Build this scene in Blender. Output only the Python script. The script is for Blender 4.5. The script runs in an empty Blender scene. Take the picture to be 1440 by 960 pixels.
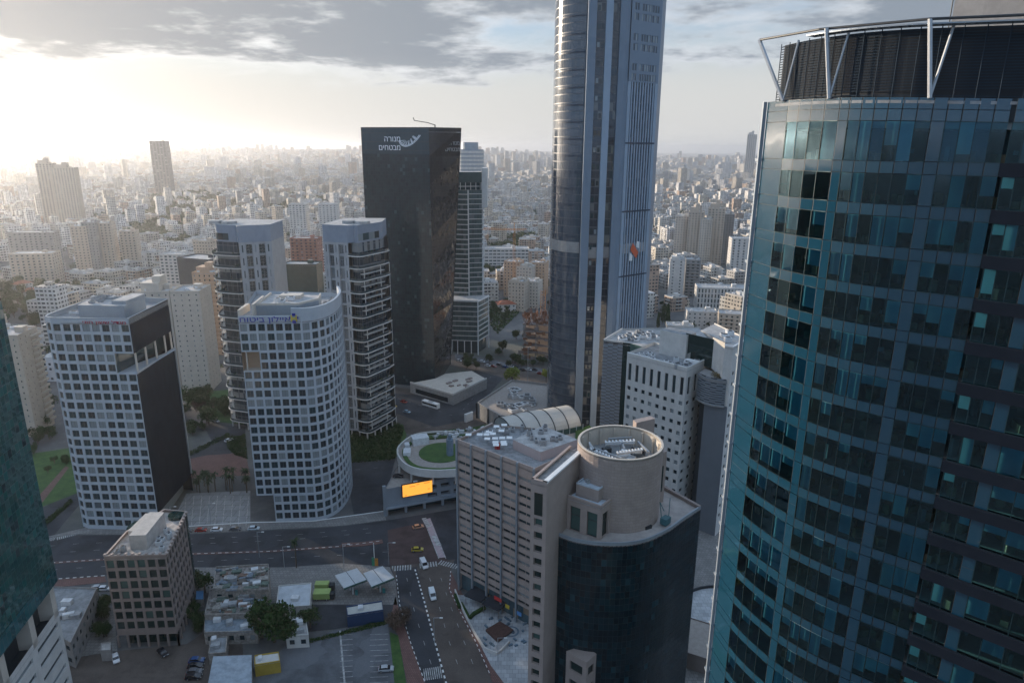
import bpy, math, random
from math import sin, cos, pi, radians as R_, sqrt, atan2, hypot
from mathutils import Vector, Matrix
random.seed(7)
S = bpy.context.scene
COL = S.collection
# ------------------------------------------------------------------ camera
CAM_H = 140.0
TH = math.atan(272/960); RO = math.radians(0.4)
_c, _s = cos(TH), sin(TH)
FWD = Vector((0, _c, -_s))
RGT = Vector((cos(RO), _s*sin(RO), _c*sin(RO)))
UPV = Vector((-sin(RO), _s*cos(RO), _c*cos(RO)))
cd = bpy.data.cameras.new('camera'); cam = bpy.data.objects.new('camera', cd); COL.objects.link(cam)
M = Matrix((RGT, UPV, -FWD)).transposed().to_4x4(); M.translation = (0, 0, CAM_H)
cam.matrix_world = M
cd.sensor_width = 36; cd.lens = 24.0; cd.clip_start = 0.5; cd.clip_end = 90000
S.camera = cam
S.render.resolution_x = 1024; S.render.resolution_y = 682
S.view_settings.view_transform = 'Standard'; S.view_settings.look = 'None'
S.view_settings.gamma = 1; S.view_settings.use_curve_mapping = False
S.view_settings.exposure = EXPO = 0.50
S.cycles.max_bounces = 6; S.cycles.diffuse_bounces = 2; S.cycles.glossy_bounces = 3
S.cycles.transparent_max_bounces = 10; S.cycles.transmission_bounces = 3; S.cycles.volume_bounces = 2
S.cycles.use_denoising = True
# ------------------------------------------------------------------ node helper
def nd(nt, typ, ins=None, **kw):
    n = nt.nodes.new(typ)
    for k, v in kw.items(): setattr(n, k, v)
    for k, v in (ins or {}).items():
        if isinstance(v, bpy.types.NodeSocket): nt.links.new(v, n.inputs[k])
        elif v is not None: n.inputs[k].default_value = v
    return n
def mth(nt, op, a, b=None, c=None, clamp=False):
    n = nd(nt, 'ShaderNodeMath', {0: a, 1: b, 2: c}, operation=op, use_clamp=clamp); return n.outputs[0]
def mixc(nt, f, a, b, bt='MIX'):
    n = nd(nt, 'ShaderNodeMix', {'Factor': f, 'A': None, 'B': None}, data_type='RGBA', blend_type=bt)
    for i, v in ((6, a), (7, b)):
        if isinstance(v, bpy.types.NodeSocket): nt.links.new(v, n.inputs[i])
        else: n.inputs[i].default_value = (*v[:3], 1)
    return n.outputs[2]
def mapr(nt, v, a, b, c=0, d=1, smooth=True):
    n = nd(nt, 'ShaderNodeMapRange', {'Value': v, 'From Min': a, 'From Max': b, 'To Min': c, 'To Max': d})
    if smooth: n.interpolation_type = 'SMOOTHSTEP'
    return n.outputs[0]
# ------------------------------------------------------------------ world
SUN_AZ, SUN_EL = R_(-54), R_(10)
SDIR = Vector((sin(SUN_AZ)*cos(SUN_EL), cos(SUN_AZ)*cos(SUN_EL), sin(SUN_EL)))
W = bpy.data.worlds.new('World'); S.world = W; W.use_nodes = True
nt = W.node_tree; nt.nodes.clear()
sky = nd(nt, 'ShaderNodeTexSky', sky_type='NISHITA', sun_disc=False, sun_elevation=SUN_EL, sun_rotation=SUN_AZ,
         altitude=100, air_density=1.0, dust_density=0.6, ozone_density=4.0)
tc = nd(nt, 'ShaderNodeTexCoord')
sep = nd(nt, 'ShaderNodeSeparateXYZ', {0: tc.outputs['Generated']})
zc = mth(nt, 'ADD', mth(nt, 'MAXIMUM', sep.outputs[2], 0.0), 0.13)
cx = mth(nt, 'DIVIDE', sep.outputs[0], zc); cy = mth(nt, 'DIVIDE', sep.outputs[1], zc)
cv = nd(nt, 'ShaderNodeCombineXYZ', {0: cx, 1: cy, 2: 3.3}).outputs[0]
n1 = nd(nt, 'ShaderNodeTexNoise', {'Vector': cv, 'Scale': 1.05, 'Detail': 11, 'Roughness': 0.60, 'Distortion': 0.25}).outputs[0]
n2 = nd(nt, 'ShaderNodeTexNoise', {'Vector': cv, 'Scale': 3.4, 'Detail': 8, 'Roughness': 0.6}).outputs[0]
# cover grows with elevation, thins towards the right of the view where the blue gap is
gap = nd(nt, 'ShaderNodeVectorMath', {0: tc.outputs['Generated'], 1: Vector((sin(R_(17))*cos(R_(4)), cos(R_(17))*cos(R_(4)), sin(R_(4))))}, operation='DOT_PRODUCT').outputs['Value']
gapm = mapr(nt, gap, 0.975, 0.9995)
gap2 = nd(nt, 'ShaderNodeVectorMath', {0: tc.outputs['Generated'], 1: Vector((sin(R_(2))*cos(R_(11)), cos(R_(2))*cos(R_(11)), sin(R_(11))))}, operation='DOT_PRODUCT').outputs['Value']
gapm2 = mapr(nt, gap2, 0.985, 0.9998)
elm = mapr(nt, sep.outputs[2], 0.055, 0.13, -0.16, 0.27)
high = mapr(nt, sep.outputs[2], 0.26, 0.50, 0.0, -0.42)
cov = mth(nt, 'ADD', mth(nt, 'ADD', n1, elm), high)
cov = mth(nt, 'ADD', cov, mth(nt, 'MULTIPLY', mth(nt, 'SUBTRACT', n2, 0.5), 0.14))
cov = mth(nt, 'SUBTRACT', cov, mth(nt, 'MULTIPLY', gapm, 0.20))
cov = mth(nt, 'SUBTRACT', cov, mth(nt, 'MULTIPLY', gapm2, 0.14))
dens = mapr(nt, cov, 0.45, 0.62)
thick = mapr(nt, mth(nt, 'ADD', cov, mth(nt, 'MULTIPLY', mth(nt, 'SUBTRACT', n2, 0.5), 0.5)), 0.48, 0.72)
GDIR = Vector((sin(R_(-48))*cos(R_(6)), cos(R_(-48))*cos(R_(6)), sin(R_(6))))
sd = nd(nt, 'ShaderNodeVectorMath', {0: tc.outputs['Generated'], 1: GDIR}, operation='DOT_PRODUCT').outputs['Value']
sd = mth(nt, 'MAXIMUM', sd, 0.0)
glow = mth(nt, 'POWER', sd, 6.0)
cedge = mixc(nt, glow, (0.50, 0.53, 0.57), (0.95, 0.92, 0.86))
cdark = mixc(nt, glow, (0.20, 0.235, 0.28), (0.34, 0.34, 0.34))
ccol = mixc(nt, thick, cedge, cdark)
cloud_bg = nd(nt, 'ShaderNodeBackground', {'Color': ccol, 'Strength': 1.0})
sky_bg = nd(nt, 'ShaderNodeBackground', {'Color': sky.outputs[0], 'Strength': 0.13})
# thin milky veil low over the city, brightest towards the sun
veil_c = mixc(nt, glow, (0.50, 0.50, 0.49), (0.68, 0.63, 0.56))
back = mapr(nt, sep.outputs[1], -0.35, 0.35)
veil_c = mixc(nt, back, (0.22, 0.36, 0.56), veil_c)
ccol = mixc(nt, back, (0.26, 0.36, 0.50), ccol)
nt.links.new(ccol, cloud_bg.inputs['Color'])
veil_bg = nd(nt, 'ShaderNodeBackground', {'Color': veil_c, 'Strength': 1.0})
veil_f = mapr(nt, sep.outputs[2], 0.0, 0.125, 0.97, 0.0)
veil_h = mapr(nt, sep.outputs[2], 0.06, 0.24, 0.93, 0.0)
m0 = nd(nt, 'ShaderNodeMixShader', {0: veil_h, 1: sky_bg.outputs[0], 2: veil_bg.outputs[0]})
m1 = nd(nt, 'ShaderNodeMixShader', {0: dens, 1: m0.outputs[0], 2: cloud_bg.outputs[0]})
m2 = nd(nt, 'ShaderNodeMixShader', {0: veil_f, 1: m1.outputs[0], 2: veil_bg.outputs[0]})
# even bluish glow added to the upper sky to fill the shade
zen_bg = nd(nt, 'ShaderNodeBackground', {'Color': (0.42, 0.57, 0.78, 1), 'Strength': 1.0})
zen_f = mth(nt, 'MULTIPLY', mapr(nt, sep.outputs[2], 0.22, 0.50), 0.75)
m3 = nd(nt, 'ShaderNodeMixShader', {0: zen_f, 1: m2.outputs[0], 2: zen_bg.outputs[0]})
nd(nt, 'ShaderNodeOutputWorld', {0: m3.outputs[0]})
# ------------------------------------------------------------------ sun
sl = bpy.data.lights.new('sun', 'SUN'); sl.energy = 5.0; sl.angle = R_(1.5); sl.color = (1.0, 0.84, 0.66)
so = bpy.data.objects.new('sun', sl); COL.objects.link(so)
so.rotation_euler = (-SDIR).to_track_quat('-Z', 'Y').to_euler(); so.location = (-200, 200, 300)
# ------------------------------------------------------------------ geometry helpers
def G(px, py, z=0.0):
    """ground (or roof level z) point that the photograph shows at a pixel"""
    d = FWD + RGT*((px-720)/960) - UPV*((py-480)/960)
    t = (z-CAM_H)/d.z
    return (d.x*t, d.y*t)
class MB:
    def __init__(s): s.v=[]; s.f=[]; s.m=[]; s.uv=[]
    def face(s, pts, mat=0, uv=None):
        n=len(s.v); s.v.extend([tuple(p) for p in pts]); s.f.append(tuple(range(n, n+len(pts)))); s.m.append(mat)
        s.uv.append(uv if uv else [(0.0,0.0)]*len(pts))
    def wall(s, a, b, z0, z1, mat=0, u0=0.0):
        L = hypot(b[0]-a[0], b[1]-a[1])
        s.face([(a[0],a[1],z0),(b[0],b[1],z0),(b[0],b[1],z1),(a[0],a[1],z1)], mat, [(u0,z0),(u0+L,z0),(u0+L,z1),(u0,z1)])
        return u0+L
    def prism(s, poly, z0, z1, side=0, top=None, bottom=False):
        # poly counter-clockwise seen from above; shares its vertices so it is one island
        a = sum(poly[i][0]*poly[(i+1)%len(poly)][1]-poly[(i+1)%len(poly)][0]*poly[i][1] for i in range(len(poly)))
        if a < 0: poly = poly[::-1]
        n=len(poly); o=len(s.v)
        s.v.extend([(p[0],p[1],z0) for p in poly]); s.v.extend([(p[0],p[1],z1) for p in poly])
        u=0.0
        for i in range(n):
            j=(i+1)%n; L=hypot(poly[j][0]-poly[i][0], poly[j][1]-poly[i][1])
            s.f.append((o+i,o+j,o+n+j,o+n+i)); s.m.append(side); s.uv.append([(u,z0),(u+L,z0),(u+L,z1),(u,z1)]); u+=L
        s.f.append(tuple(o+n+i for i in range(n))); s.m.append(side if top is None else top); s.uv.append([(p[0],p[1]) for p in poly])
        if bottom: s.f.append(tuple(o+i for i in reversed(range(n)))); s.m.append(side); s.uv.append([(p[0],p[1]) for p in reversed(poly)])
    def box(s, x0,x1,y0,y1,z0,z1,mat=0,top=None):
        s.prism([(x0,y0),(x1,y0),(x1,y1),(x0,y1)], z0, z1, mat, top, bottom=True)
    def obox(s, c, d, rz, z0, z1, mat=0, top=None):
        ca,sa=cos(rz),sin(rz); hx,hy=d[0]/2,d[1]/2
        s.prism([(c[0]+x*ca-y*sa, c[1]+x*sa+y*ca) for x,y in ((-hx,-hy),(hx,-hy),(hx,hy),(-hx,hy))], z0, z1, mat, top, bottom=True)
    def strip(s, path, z0, z1, th, mat=0, top=None):
        """thin wall of thickness th (inwards, to the left of travel) along a path"""
        q = offset(path, th)
        for i in range(len(path)-1):
            s.prism([path[i], path[i+1], q[i+1], q[i]], z0, z1, mat, top, bottom=True)
    def bar(s, p, q, r, mat=0, n=4):
        p=Vector(p); q=Vector(q); d=(q-p).normalized()
        a = d.cross(Vector((0,0,1)));
        if a.length<1e-3: a=Vector((1,0,0))
        a.normalize(); b=d.cross(a); o=len(s.v)
        for e in (p,q):
            for k in range(n):
                t=2*pi*(k+.5)/n; s.v.append(tuple(e+a*r*cos(t)+b*r*sin(t)))
        for k in range(n):
            j=(k+1)%n; s.f.append((o+k,o+j,o+n+j,o+n+k)); s.m.append(mat); s.uv.append([(0.,0.)]*4)
        s.f.append(tuple(o+k for k in reversed(range(n)))); s.m.append(mat); s.uv.append([(0.,0.)]*n)
        s.f.append(tuple(o+n+k for k in range(n))); s.m.append(mat); s.uv.append([(0.,0.)]*n)
    def mesh(s, name, mats, off=(0,0,0), smooth=False):
        me=bpy.data.meshes.new(name)
        me.from_pydata([(v[0]-off[0],v[1]-off[1],v[2]-off[2]) for v in s.v], [], s.f)
        for m in mats: me.materials.append(m)
        me.polygons.foreach_set('material_index', s.m)
        ul=me.uv_layers.new(name='UVMap'); flat=[c for f in s.uv for p in f for c in p]
        ul.data.foreach_set('uv', flat)
        if smooth: me.polygons.foreach_set('use_smooth', [True]*len(s.f))
        me.update(); return me
def offset(path, d):
    out=[]; n=len(path)
    for i in range(n):
        a=path[max(i-1,0)]; b=path[min(i+1,n-1)]
        dx,dy=b[0]-a[0],b[1]-a[1]; L=hypot(dx,dy) or 1
        out.append((path[i][0]-dy/L*d, path[i][1]+dx/L*d))
    return out
def spline(pts, n=8):
    out=[]; P=[pts[0]]+list(pts)+[pts[-1]]
    for i in range(1,len(P)-2):
        p0,p1,p2,p3=P[i-1],P[i],P[i+1],P[i+2]
        for k in range(n):
            t=k/n
            out.append(tuple(0.5*(2*p1[j]+(p2[j]-p0[j])*t+(2*p0[j]-5*p1[j]+4*p2[j]-p3[j])*t*t+(3*p1[j]-p0[j]-3*p2[j]+p3[j])*t**3) for j in (0,1)))
    out.append(tuple(pts[-1])); return out
def plen(p): return sum(hypot(p[i+1][0]-p[i][0],p[i+1][1]-p[i][1]) for i in range(len(p)-1))
def at(path, s):
    for i in range(len(path)-1):
        L=hypot(path[i+1][0]-path[i][0],path[i+1][1]-path[i][1])
        if s<=L or i==len(path)-2:
            t=s/L if L else 0; return (path[i][0]+(path[i+1][0]-path[i][0])*t, path[i][1]+(path[i+1][1]-path[i][1])*t)
        s-=L
def cut(path, n):
    L=plen(path); return [at(path, L*i/n) for i in range(n+1)]
WP={}
def tag(o, label=None, cat=None, group=None, kind=None):
    if label and not 4<=len(label.replace(',','').split())<=16: print('LABEL',len(label.split()),label)
    for k,v in (('label',label),('category',cat),('group',group),('kind',kind)):
        if v: o[k]=v
    return o
def thing(name, label, cat, loc=(0,0,0), group=None):
    o=bpy.data.objects.new(name, None); COL.objects.link(o); o.location=loc; WP[o]=Vector(loc); o.empty_display_size=1
    return tag(o, label, cat, group)
def put(name, me, parent=None, pos=(0,0,0), rz=0, scale=None):
    o=bpy.data.objects.new(name, me); COL.objects.link(o); pos=Vector(pos); WP[o]=pos
    if parent is not None: o.parent=parent; o.location=pos-WP[parent]
    else: o.location=pos
    if rz: o.rotation_euler=(0,0,rz)
    if scale: o.scale=scale
    return o
def part(name, mb, mats, parent=None, smooth=False, pos=None):
    if not isinstance(mats,(list,tuple)): mats=[mats]
    if pos is None: pos = WP[parent] if parent is not None else (0,0,0)
    return put(name, mb.mesh(name, mats, pos, smooth), parent, pos)
def struct(name, mb, mats, smooth=False):
    o=part(name, mb, mats, None, smooth); o['kind']='structure'; return o
def solo(name, mb, mats, label, cat, group=None, pos=(0,0,0), smooth=False):
    o=part(name, mb, mats, None, smooth, pos); return tag(o,label,cat,group)
def copy_tree(o, loc, rz=0, label=None, group=None, color=None, scale=None):
    c=o.copy(); COL.objects.link(c); c.location=loc; c.rotation_euler=(0,0,rz)
    if scale: c.scale=scale
    if label: c['label']=label
    if group: c['group']=group
    if color: c.color=color
    for ch in o.children:
        d=ch.copy(); COL.objects.link(d); d.parent=c
        if color: d.color=color
        for g in ch.children:
            e=g.copy(); COL.objects.link(e); e.parent=d
            if color: e.color=color
    return c
# ------------------------------------------------------------------ materials
def newmat(name):
    m=bpy.data.materials.new(name); m.use_nodes=True; nt=m.node_tree; nt.nodes.clear()
    b=nd(nt,'ShaderNodeBsdfPrincipled'); o=nd(nt,'ShaderNodeOutputMaterial',{0:b.outputs[0]}); return m,nt,b,o
def plain(name, col, rough=0.75, var=0.18, scale=0.35, metal=0.0, stain=0.12, bump=0.0, spec=0.35):
    """weathered surface: base colour with soft dirt patches and finer grain"""
    m,nt,b,o=newmat(name)
    g=nd(nt,'ShaderNodeNewGeometry').outputs['Position']
    n=nd(nt,'ShaderNodeTexNoise',{'Vector':g,'Scale':scale,'Detail':6,'Roughness':0.65}).outputs[0]
    mp=nd(nt,'ShaderNodeMapping',{'Vector':g,'Scale':(1.1,1.1,0.16)}).outputs[0]
    n2=nd(nt,'ShaderNodeTexNoise',{'Vector':mp,'Scale':1.1,'Detail':4}).outputs[0]
    c=mixc(nt, mapr(nt,n,0.3,0.7), [x*(1-var) for x in col], [min(1,x*(1+var*.6)) for x in col])
    c=mixc(nt, mth(nt,'MULTIPLY',mapr(nt,n2,0.52,0.75),stain), c, [x*0.45 for x in col])
    nt.links.new(c,b.inputs['Base Color']); b.inputs['Roughness'].default_value=rough; b.inputs['Metallic'].default_value=metal
    b.inputs['Specular IOR Level'].default_value=spec
    if bump:
        bn=nd(nt,'ShaderNodeBump',{'Height':n,'Strength':bump,'Distance':0.3}); nt.links.new(bn.outputs[0],b.inputs['Normal'])
    return m
def window_glass(name, dark=(0.012,0.02,0.028), blind=(0.24,0.27,0.28), pb=0.20, rough=0.08, ior=1.6, tint=(0.02,0.05,0.06)):
    """pane: dark room behind, some with blinds; each pane differs a little"""
    m,nt,b,o=newmat(name)
    isl=nd(nt,'ShaderNodeNewGeometry').outputs['Random Per Island']; obr=nd(nt,'ShaderNodeObjectInfo').outputs['Random']
    r=mth(nt,'FRACT',mth(nt,'ADD',mth(nt,'MULTIPLY',isl,7.31),mth(nt,'MULTIPLY',obr,3.7)))
    r2=mth(nt,'FRACT',mth(nt,'MULTIPLY',r,13.7))
    c=mixc(nt, r2, dark, tint)
    c=mixc(nt, mapr(nt,r,1-pb,1-pb+0.02), c, blind)
    nt.links.new(c,b.inputs['Base Color']); b.inputs['Roughness'].default_value=rough; b.inputs['IOR'].default_value=ior
    return m
def curtain(name, base, alt, cw, ch, line=(0.02,0.03,0.035), lw=0.05, lh=0.05, ior=1.7, jit=0.03, blind=None, pb=0.1, spec=0.5, hband=None, band=None, metal=0.0, rough=0.05):
    """curtain wall: UV in metres, panes cw x ch with thin joints; every pane tilts and tints slightly"""
    m,nt,b,o=newmat(name)
    uv=nd(nt,'ShaderNodeUVMap').outputs[0]; s=nd(nt,'ShaderNodeSeparateXYZ',{0:uv})
    u=mth(nt,'DIVIDE',s.outputs[0],cw); v=mth(nt,'DIVIDE',s.outputs[1],ch)
    fu=mth(nt,'FRACT',u); fv=mth(nt,'FRACT',v)
    cell=nd(nt,'ShaderNodeCombineXYZ',{0:mth(nt,'FLOOR',u),1:mth(nt,'FLOOR',v)}).outputs[0]
    wn=nd(nt,'ShaderNodeTexWhiteNoise',{'Vector':cell}); wv=wn.outputs['Value']; wc=wn.outputs['Color']
    c=mixc(nt,wv,base,alt)
    if blind: c=mixc(nt, mapr(nt,mth(nt,'FRACT',mth(nt,'MULTIPLY',wv,17.3)),1-pb,1-pb+.02), c, blind)
    if band: c=mixc(nt, mth(nt,'LESS_THAN',fv,hband), c, band)
    ln=mth(nt,'MAXIMUM', mth(nt,'LESS_THAN',fu,lw/cw), mth(nt,'LESS_THAN',fv,lh/ch))
    c=mixc(nt,ln,c,line)
    nt.links.new(c,b.inputs['Base Color']); b.inputs['IOR'].default_value=ior; b.inputs['Metallic'].default_value=metal; b.inputs['Specular IOR Level'].default_value=spec
    nt.links.new(mapr(nt,ln,0,1,rough,0.5,False),b.inputs['Roughness'])
    g=nd(nt,'ShaderNodeNewGeometry')
    j=nd(nt,'ShaderNodeVectorMath',{0:wc,1:(0.5,0.5,0.5)},operation='SUBTRACT').outputs[0]
    j=nd(nt,'ShaderNodeVectorMath',{0:j,'Scale':jit},operation='SCALE').outputs[0]
    wob=nd(nt,'ShaderNodeTexNoise',{'Vector':g.outputs['Position'],'Scale':0.35,'Detail':2}).outputs[1]
    wob=nd(nt,'ShaderNodeVectorMath',{0:wob,1:(0.5,0.5,0.5)},operation='SUBTRACT').outputs[0]
    wob=nd(nt,'ShaderNodeVectorMath',{0:wob,'Scale':jit*0.8},operation='SCALE').outputs[0]
    nn=nd(nt,'ShaderNodeVectorMath',{0:g.outputs['Normal'],1:j},operation='ADD').outputs[0]
    nn=nd(nt,'ShaderNodeVectorMath',{0:nn,1:wob},operation='ADD').outputs[0]
    nn=nd(nt,'ShaderNodeVectorMath',{0:nn},operation='NORMALIZE').outputs[0]
    nt.links.new(nn,b.inputs['Normal'])
    return m
def block_wall(name, cols, cw=3.3, ch=3.1, dark=(0.035,0.04,0.045), win=True):
    """render-coated housing wall with window and loggia openings on a metre grid; colour differs per building"""
    m,nt,b,o=newmat(name)
    isl=nd(nt,'ShaderNodeNewGeometry').outputs['Random Per Island']; obr=nd(nt,'ShaderNodeObjectInfo').outputs['Random']
    r=mth(nt,'FRACT',mth(nt,'ADD',mth(nt,'MULTIPLY',isl,5.3),mth(nt,'MULTIPLY',obr,3.1)))
    ramp=nd(nt,'ShaderNodeValToRGB',{0:r}); cr=ramp.color_ramp; cr.interpolation='CONSTANT'
    while len(cr.elements)<len(cols): cr.elements.new(0.5)
    for i,c in enumerate(cols): cr.elements[i].position=i/len(cols); cr.elements[i].color=(*c,1)
    uv=nd(nt,'ShaderNodeUVMap').outputs[0]; s=nd(nt,'ShaderNodeSeparateXYZ',{0:uv})
    u=mth(nt,'DIVIDE',s.outputs[0],cw); v=mth(nt,'DIVIDE',s.outputs[1],ch)
    fu=mth(nt,'FRACT',u); fv=mth(nt,'FRACT',v)
    cell=nd(nt,'ShaderNodeCombineXYZ',{0:mth(nt,'FLOOR',u),1:mth(nt,'FLOOR',v),2:mth(nt,'MULTIPLY',r,50)}).outputs[0]
    wn=nd(nt,'ShaderNodeTexWhiteNoise',{'Vector':cell}).outputs['Value']
    colr=nd(nt,'ShaderNodeTexWhiteNoise',{'Vector':nd(nt,'ShaderNodeCombineXYZ',{0:mth(nt,'FLOOR',u),1:mth(nt,'MULTIPLY',r,90)}).outputs[0]}).outputs['Value']
    hw=mapr(nt,colr,0,1,0.16,0.42,False)
    inu=mth(nt,'LESS_THAN',mth(nt,'ABSOLUTE',mth(nt,'SUBTRACT',fu,0.5)),hw)
    inv=mth(nt,'MULTIPLY',mth(nt,'GREATER_THAN',fv,0.34),mth(nt,'LESS_THAN',fv,0.82))
    w=mth(nt,'MULTIPLY',mth(nt,'MULTIPLY',inu,inv),mth(nt,'GREATER_THAN',mth(nt,'ADD',wn,mth(nt,'MULTIPLY',colr,0.4)),0.28))
    g=nd(nt,'ShaderNodeNewGeometry').outputs['Position']
    n=nd(nt,'ShaderNodeTexNoise',{'Vector':g,'Scale':0.12,'Detail':5}).outputs[0]
    c=mixc(nt,mapr(nt,n,0.35,0.7,0,0.35),ramp.outputs[0],(0.2,0.18,0.16))
    wcol=mixc(nt,mapr(nt,wn,0.75,0.8),dark,(0.16,0.16,0.15))
    c=mixc(nt,w,c,wcol)
    nt.links.new(c,b.inputs['Base Color']); b.inputs['Roughness'].default_value=0.8; b.inputs['Specular IOR Level'].default_value=0.25
    return m
def roofmat(name, cols):
    m,nt,b,o=newmat(name)
    isl=nd(nt,'ShaderNodeNewGeometry').outputs['Random Per Island']; obr=nd(nt,'ShaderNodeObjectInfo').outputs['Random']
    r=mth(nt,'FRACT',mth(nt,'ADD',mth(nt,'MULTIPLY',isl,9.1),mth(nt,'MULTIPLY',obr,5.1)))
    ramp=nd(nt,'ShaderNodeValToRGB',{0:r}); cr=ramp.color_ramp; cr.interpolation='CONSTANT'
    while len(cr.elements)<len(cols): cr.elements.new(0.5)
    for i,c in enumerate(cols): cr.elements[i].position=i/len(cols); cr.elements[i].color=(*c,1)
    g=nd(nt,'ShaderNodeNewGeometry').outputs['Position']
    n=nd(nt,'ShaderNodeTexNoise',{'Vector':g,'Scale':0.5,'Detail':5,'Roughness':0.7}).outputs[0]
    c=mixc(nt,mapr(nt,n,0.4,0.65,0,0.55),ramp.outputs[0],(0.12,0.11,0.10))
    nt.links.new(c,b.inputs['Base Color']); b.inputs['Roughness'].default_value=0.85
    return m
def leafmat(name, a, bcol, c3=None):
    m,nt,b,o=newmat(name)
    isl=nd(nt,'ShaderNodeNewGeometry').outputs['Random Per Island']; obr=nd(nt,'ShaderNodeObjectInfo').outputs['Random']
    c=mixc(nt,isl,a,bcol)
    c=mixc(nt,mapr(nt,obr,0,1,0,0.6,False),c,c3 or [x*0.8 for x in a])
    nt.links.new(c,b.inputs['Base Color']); b.inputs['Roughness'].default_value=0.7; b.inputs['Specular IOR Level'].default_value=0.2
    return m
def objcol(name, rough=0.25, metal=0.0):
    m,nt,b,o=newmat(name)
    oi=nd(nt,'ShaderNodeObjectInfo'); nt.links.new(oi.outputs['Color'],b.inputs['Base Color'])
    b.inputs['Roughness'].default_value=rough; b.inputs['Metallic'].default_value=metal; b.inputs['Coat Weight'].default_value=0.4
    return m
MT={}
MT['white_grid']=plain('white_grid_cladding',(0.42,0.46,0.50),0.5,0.06,0.2,stain=0.10)
MT['grey_metal']=plain('grey_metal_panel',(0.30,0.34,0.38),0.45,0.08,0.2,metal=0.3)
MT['roof_grey']=plain('grey_roof_membrane',(0.27,0.28,0.29),0.85,0.3,0.5,stain=0.4)
MT['roof_light']=plain('pale_roof_membrane',(0.42,0.41,0.40),0.85,0.3,0.4,stain=0.4)
MT['plant_grey']=plain('plant_machinery_grey',(0.33,0.34,0.35),0.6,0.3,1.2)
MT['plant_white']=plain('white_painted_units',(0.62,0.63,0.64),0.5,0.15,1.0)
MT['dark']=plain('dark_metal',(0.03,0.035,0.04),0.5,0.2,1.0)
MT['pink_stone']=plain('pinkish_stone_cladding',(0.40,0.325,0.29),0.7,0.1,0.5,stain=0.12)
MT['brown_stone']=plain('brown_stone_cladding',(0.26,0.21,0.19),0.7,0.1,0.6,stain=0.12)
MT['beige']=plain('beige_render',(0.50,0.42,0.34),0.8,0.08,0.3)
MT['cream']=plain('cream_render',(0.56,0.50,0.43),0.8,0.08,0.3)
MT['peach']=plain('peach_render',(0.52,0.36,0.25),0.8,0.08,0.3)
MT['offwhite']=plain('off_white_render',(0.58,0.56,0.53),0.75,0.1,0.3,stain=0.2)
MT['concrete']=plain('grey_concrete',(0.30,0.29,0.28),0.85,0.15,0.5,stain=0.25,bump=0.1)
MT['glass_dk']=window_glass('dark_window_glass')
MT['glass_gr']=window_glass('green_black_window_glass',(0.006,0.02,0.02),(0.05,0.1,0.09),0.15,0.08,1.6,(0.01,0.035,0.03))
MT['frame']=plain('window_frame_metal',(0.10,0.11,0.12),0.5,0.1,1.0)
MT['white_paint']=plain('white_paint',(0.75,0.75,0.74),0.5,0.08,1.0)
MT['steel']=plain('pale_steel',(0.45,0.47,0.49),0.35,0.08,0.8,metal=0.5)
MT['tan_paving']=plain('tan_paving',(0.34,0.30,0.27),0.85,0.15,0.8)
MT['hedge']=leafmat('hedge_leaves',(0.022,0.050,0.012),(0.045,0.09,0.02))
MT['leaf']=leafmat('tree_leaves',(0.018,0.045,0.012),(0.045,0.085,0.02),(0.04,0.05,0.02))
MT['leaf_y']=leafmat('yellow_green_leaves',(0.16,0.20,0.03),(0.26,0.28,0.05))
MT['leaf_br']=leafmat('bare_brown_twigs',(0.10,0.07,0.05),(0.15,0.10,0.075))
MT['palm']=leafmat('palm_fronds',(0.025,0.045,0.02),(0.05,0.07,0.03))
MT['bark']=plain('bark',(0.11,0.085,0.065),0.9,0.2,2.0)
# ------------------------------------------------------------------ setting
def groundmat():
    m,nt,b,o=newmat('city_ground')
    g=nd(nt,'ShaderNodeNewGeometry').outputs['Position']
    n=nd(nt,'ShaderNodeTexNoise',{'Vector':g,'Scale':0.02,'Detail':8,'Roughness':0.7}).outputs[0]
    n2=nd(nt,'ShaderNodeTexNoise',{'Vector':g,'Scale':0.004,'Detail':5,'Roughness':0.6}).outputs[0]
    n3=nd(nt,'ShaderNodeTexNoise',{'Vector':g,'Scale':0.6,'Detail':5,'Roughness':0.7}).outputs[0]
    c=mixc(nt,mapr(nt,n,0.42,0.6),(0.075,0.077,0.08),(0.15,0.145,0.14))
    c=mixc(nt,mapr(nt,n2,0.48,0.62,0,0.7),c,(0.06,0.075,0.04))
    c=mixc(nt,mapr(nt,n3,0.35,0.7,0,0.4),c,(0.08,0.08,0.08))
    nt.links.new(c,b.inputs['Base Color']); b.inputs['Roughness'].default_value=0.9; return m
def asphalt(name,col,patch=0.35):
    m,nt,b,o=newmat(name)
    g=nd(nt,'ShaderNodeNewGeometry').outputs['Position']
    n=nd(nt,'ShaderNodeTexNoise',{'Vector':g,'Scale':0.12,'Detail':7,'Roughness':0.7}).outputs[0]
    n2=nd(nt,'ShaderNodeTexVoronoi',{'Vector':g,'Scale':0.09},distance='CHEBYCHEV').outputs['Color']
    s=nd(nt,'ShaderNodeSeparateXYZ',{0:n2}).outputs[0]
    n3=nd(nt,'ShaderNodeTexNoise',{'Vector':g,'Scale':3.0,'Detail':3}).outputs[0]
    c=mixc(nt,mapr(nt,n,0.35,0.65),[x*0.75 for x in col],[x*1.35 for x in col])
    c=mixc(nt,mth(nt,'MULTIPLY',mth(nt,'GREATER_THAN',s,0.6),patch),c,[x*1.5 for x in col])
    c=mixc(nt,mapr(nt,n3,0.4,0.7,0,0.3),c,[x*0.5 for x in col])
    nt.links.new(c,b.inputs['Base Color']); b.inputs['Roughness'].default_value=0.85; b.inputs['Specular IOR Level'].default_value=0.3; return m
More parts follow.
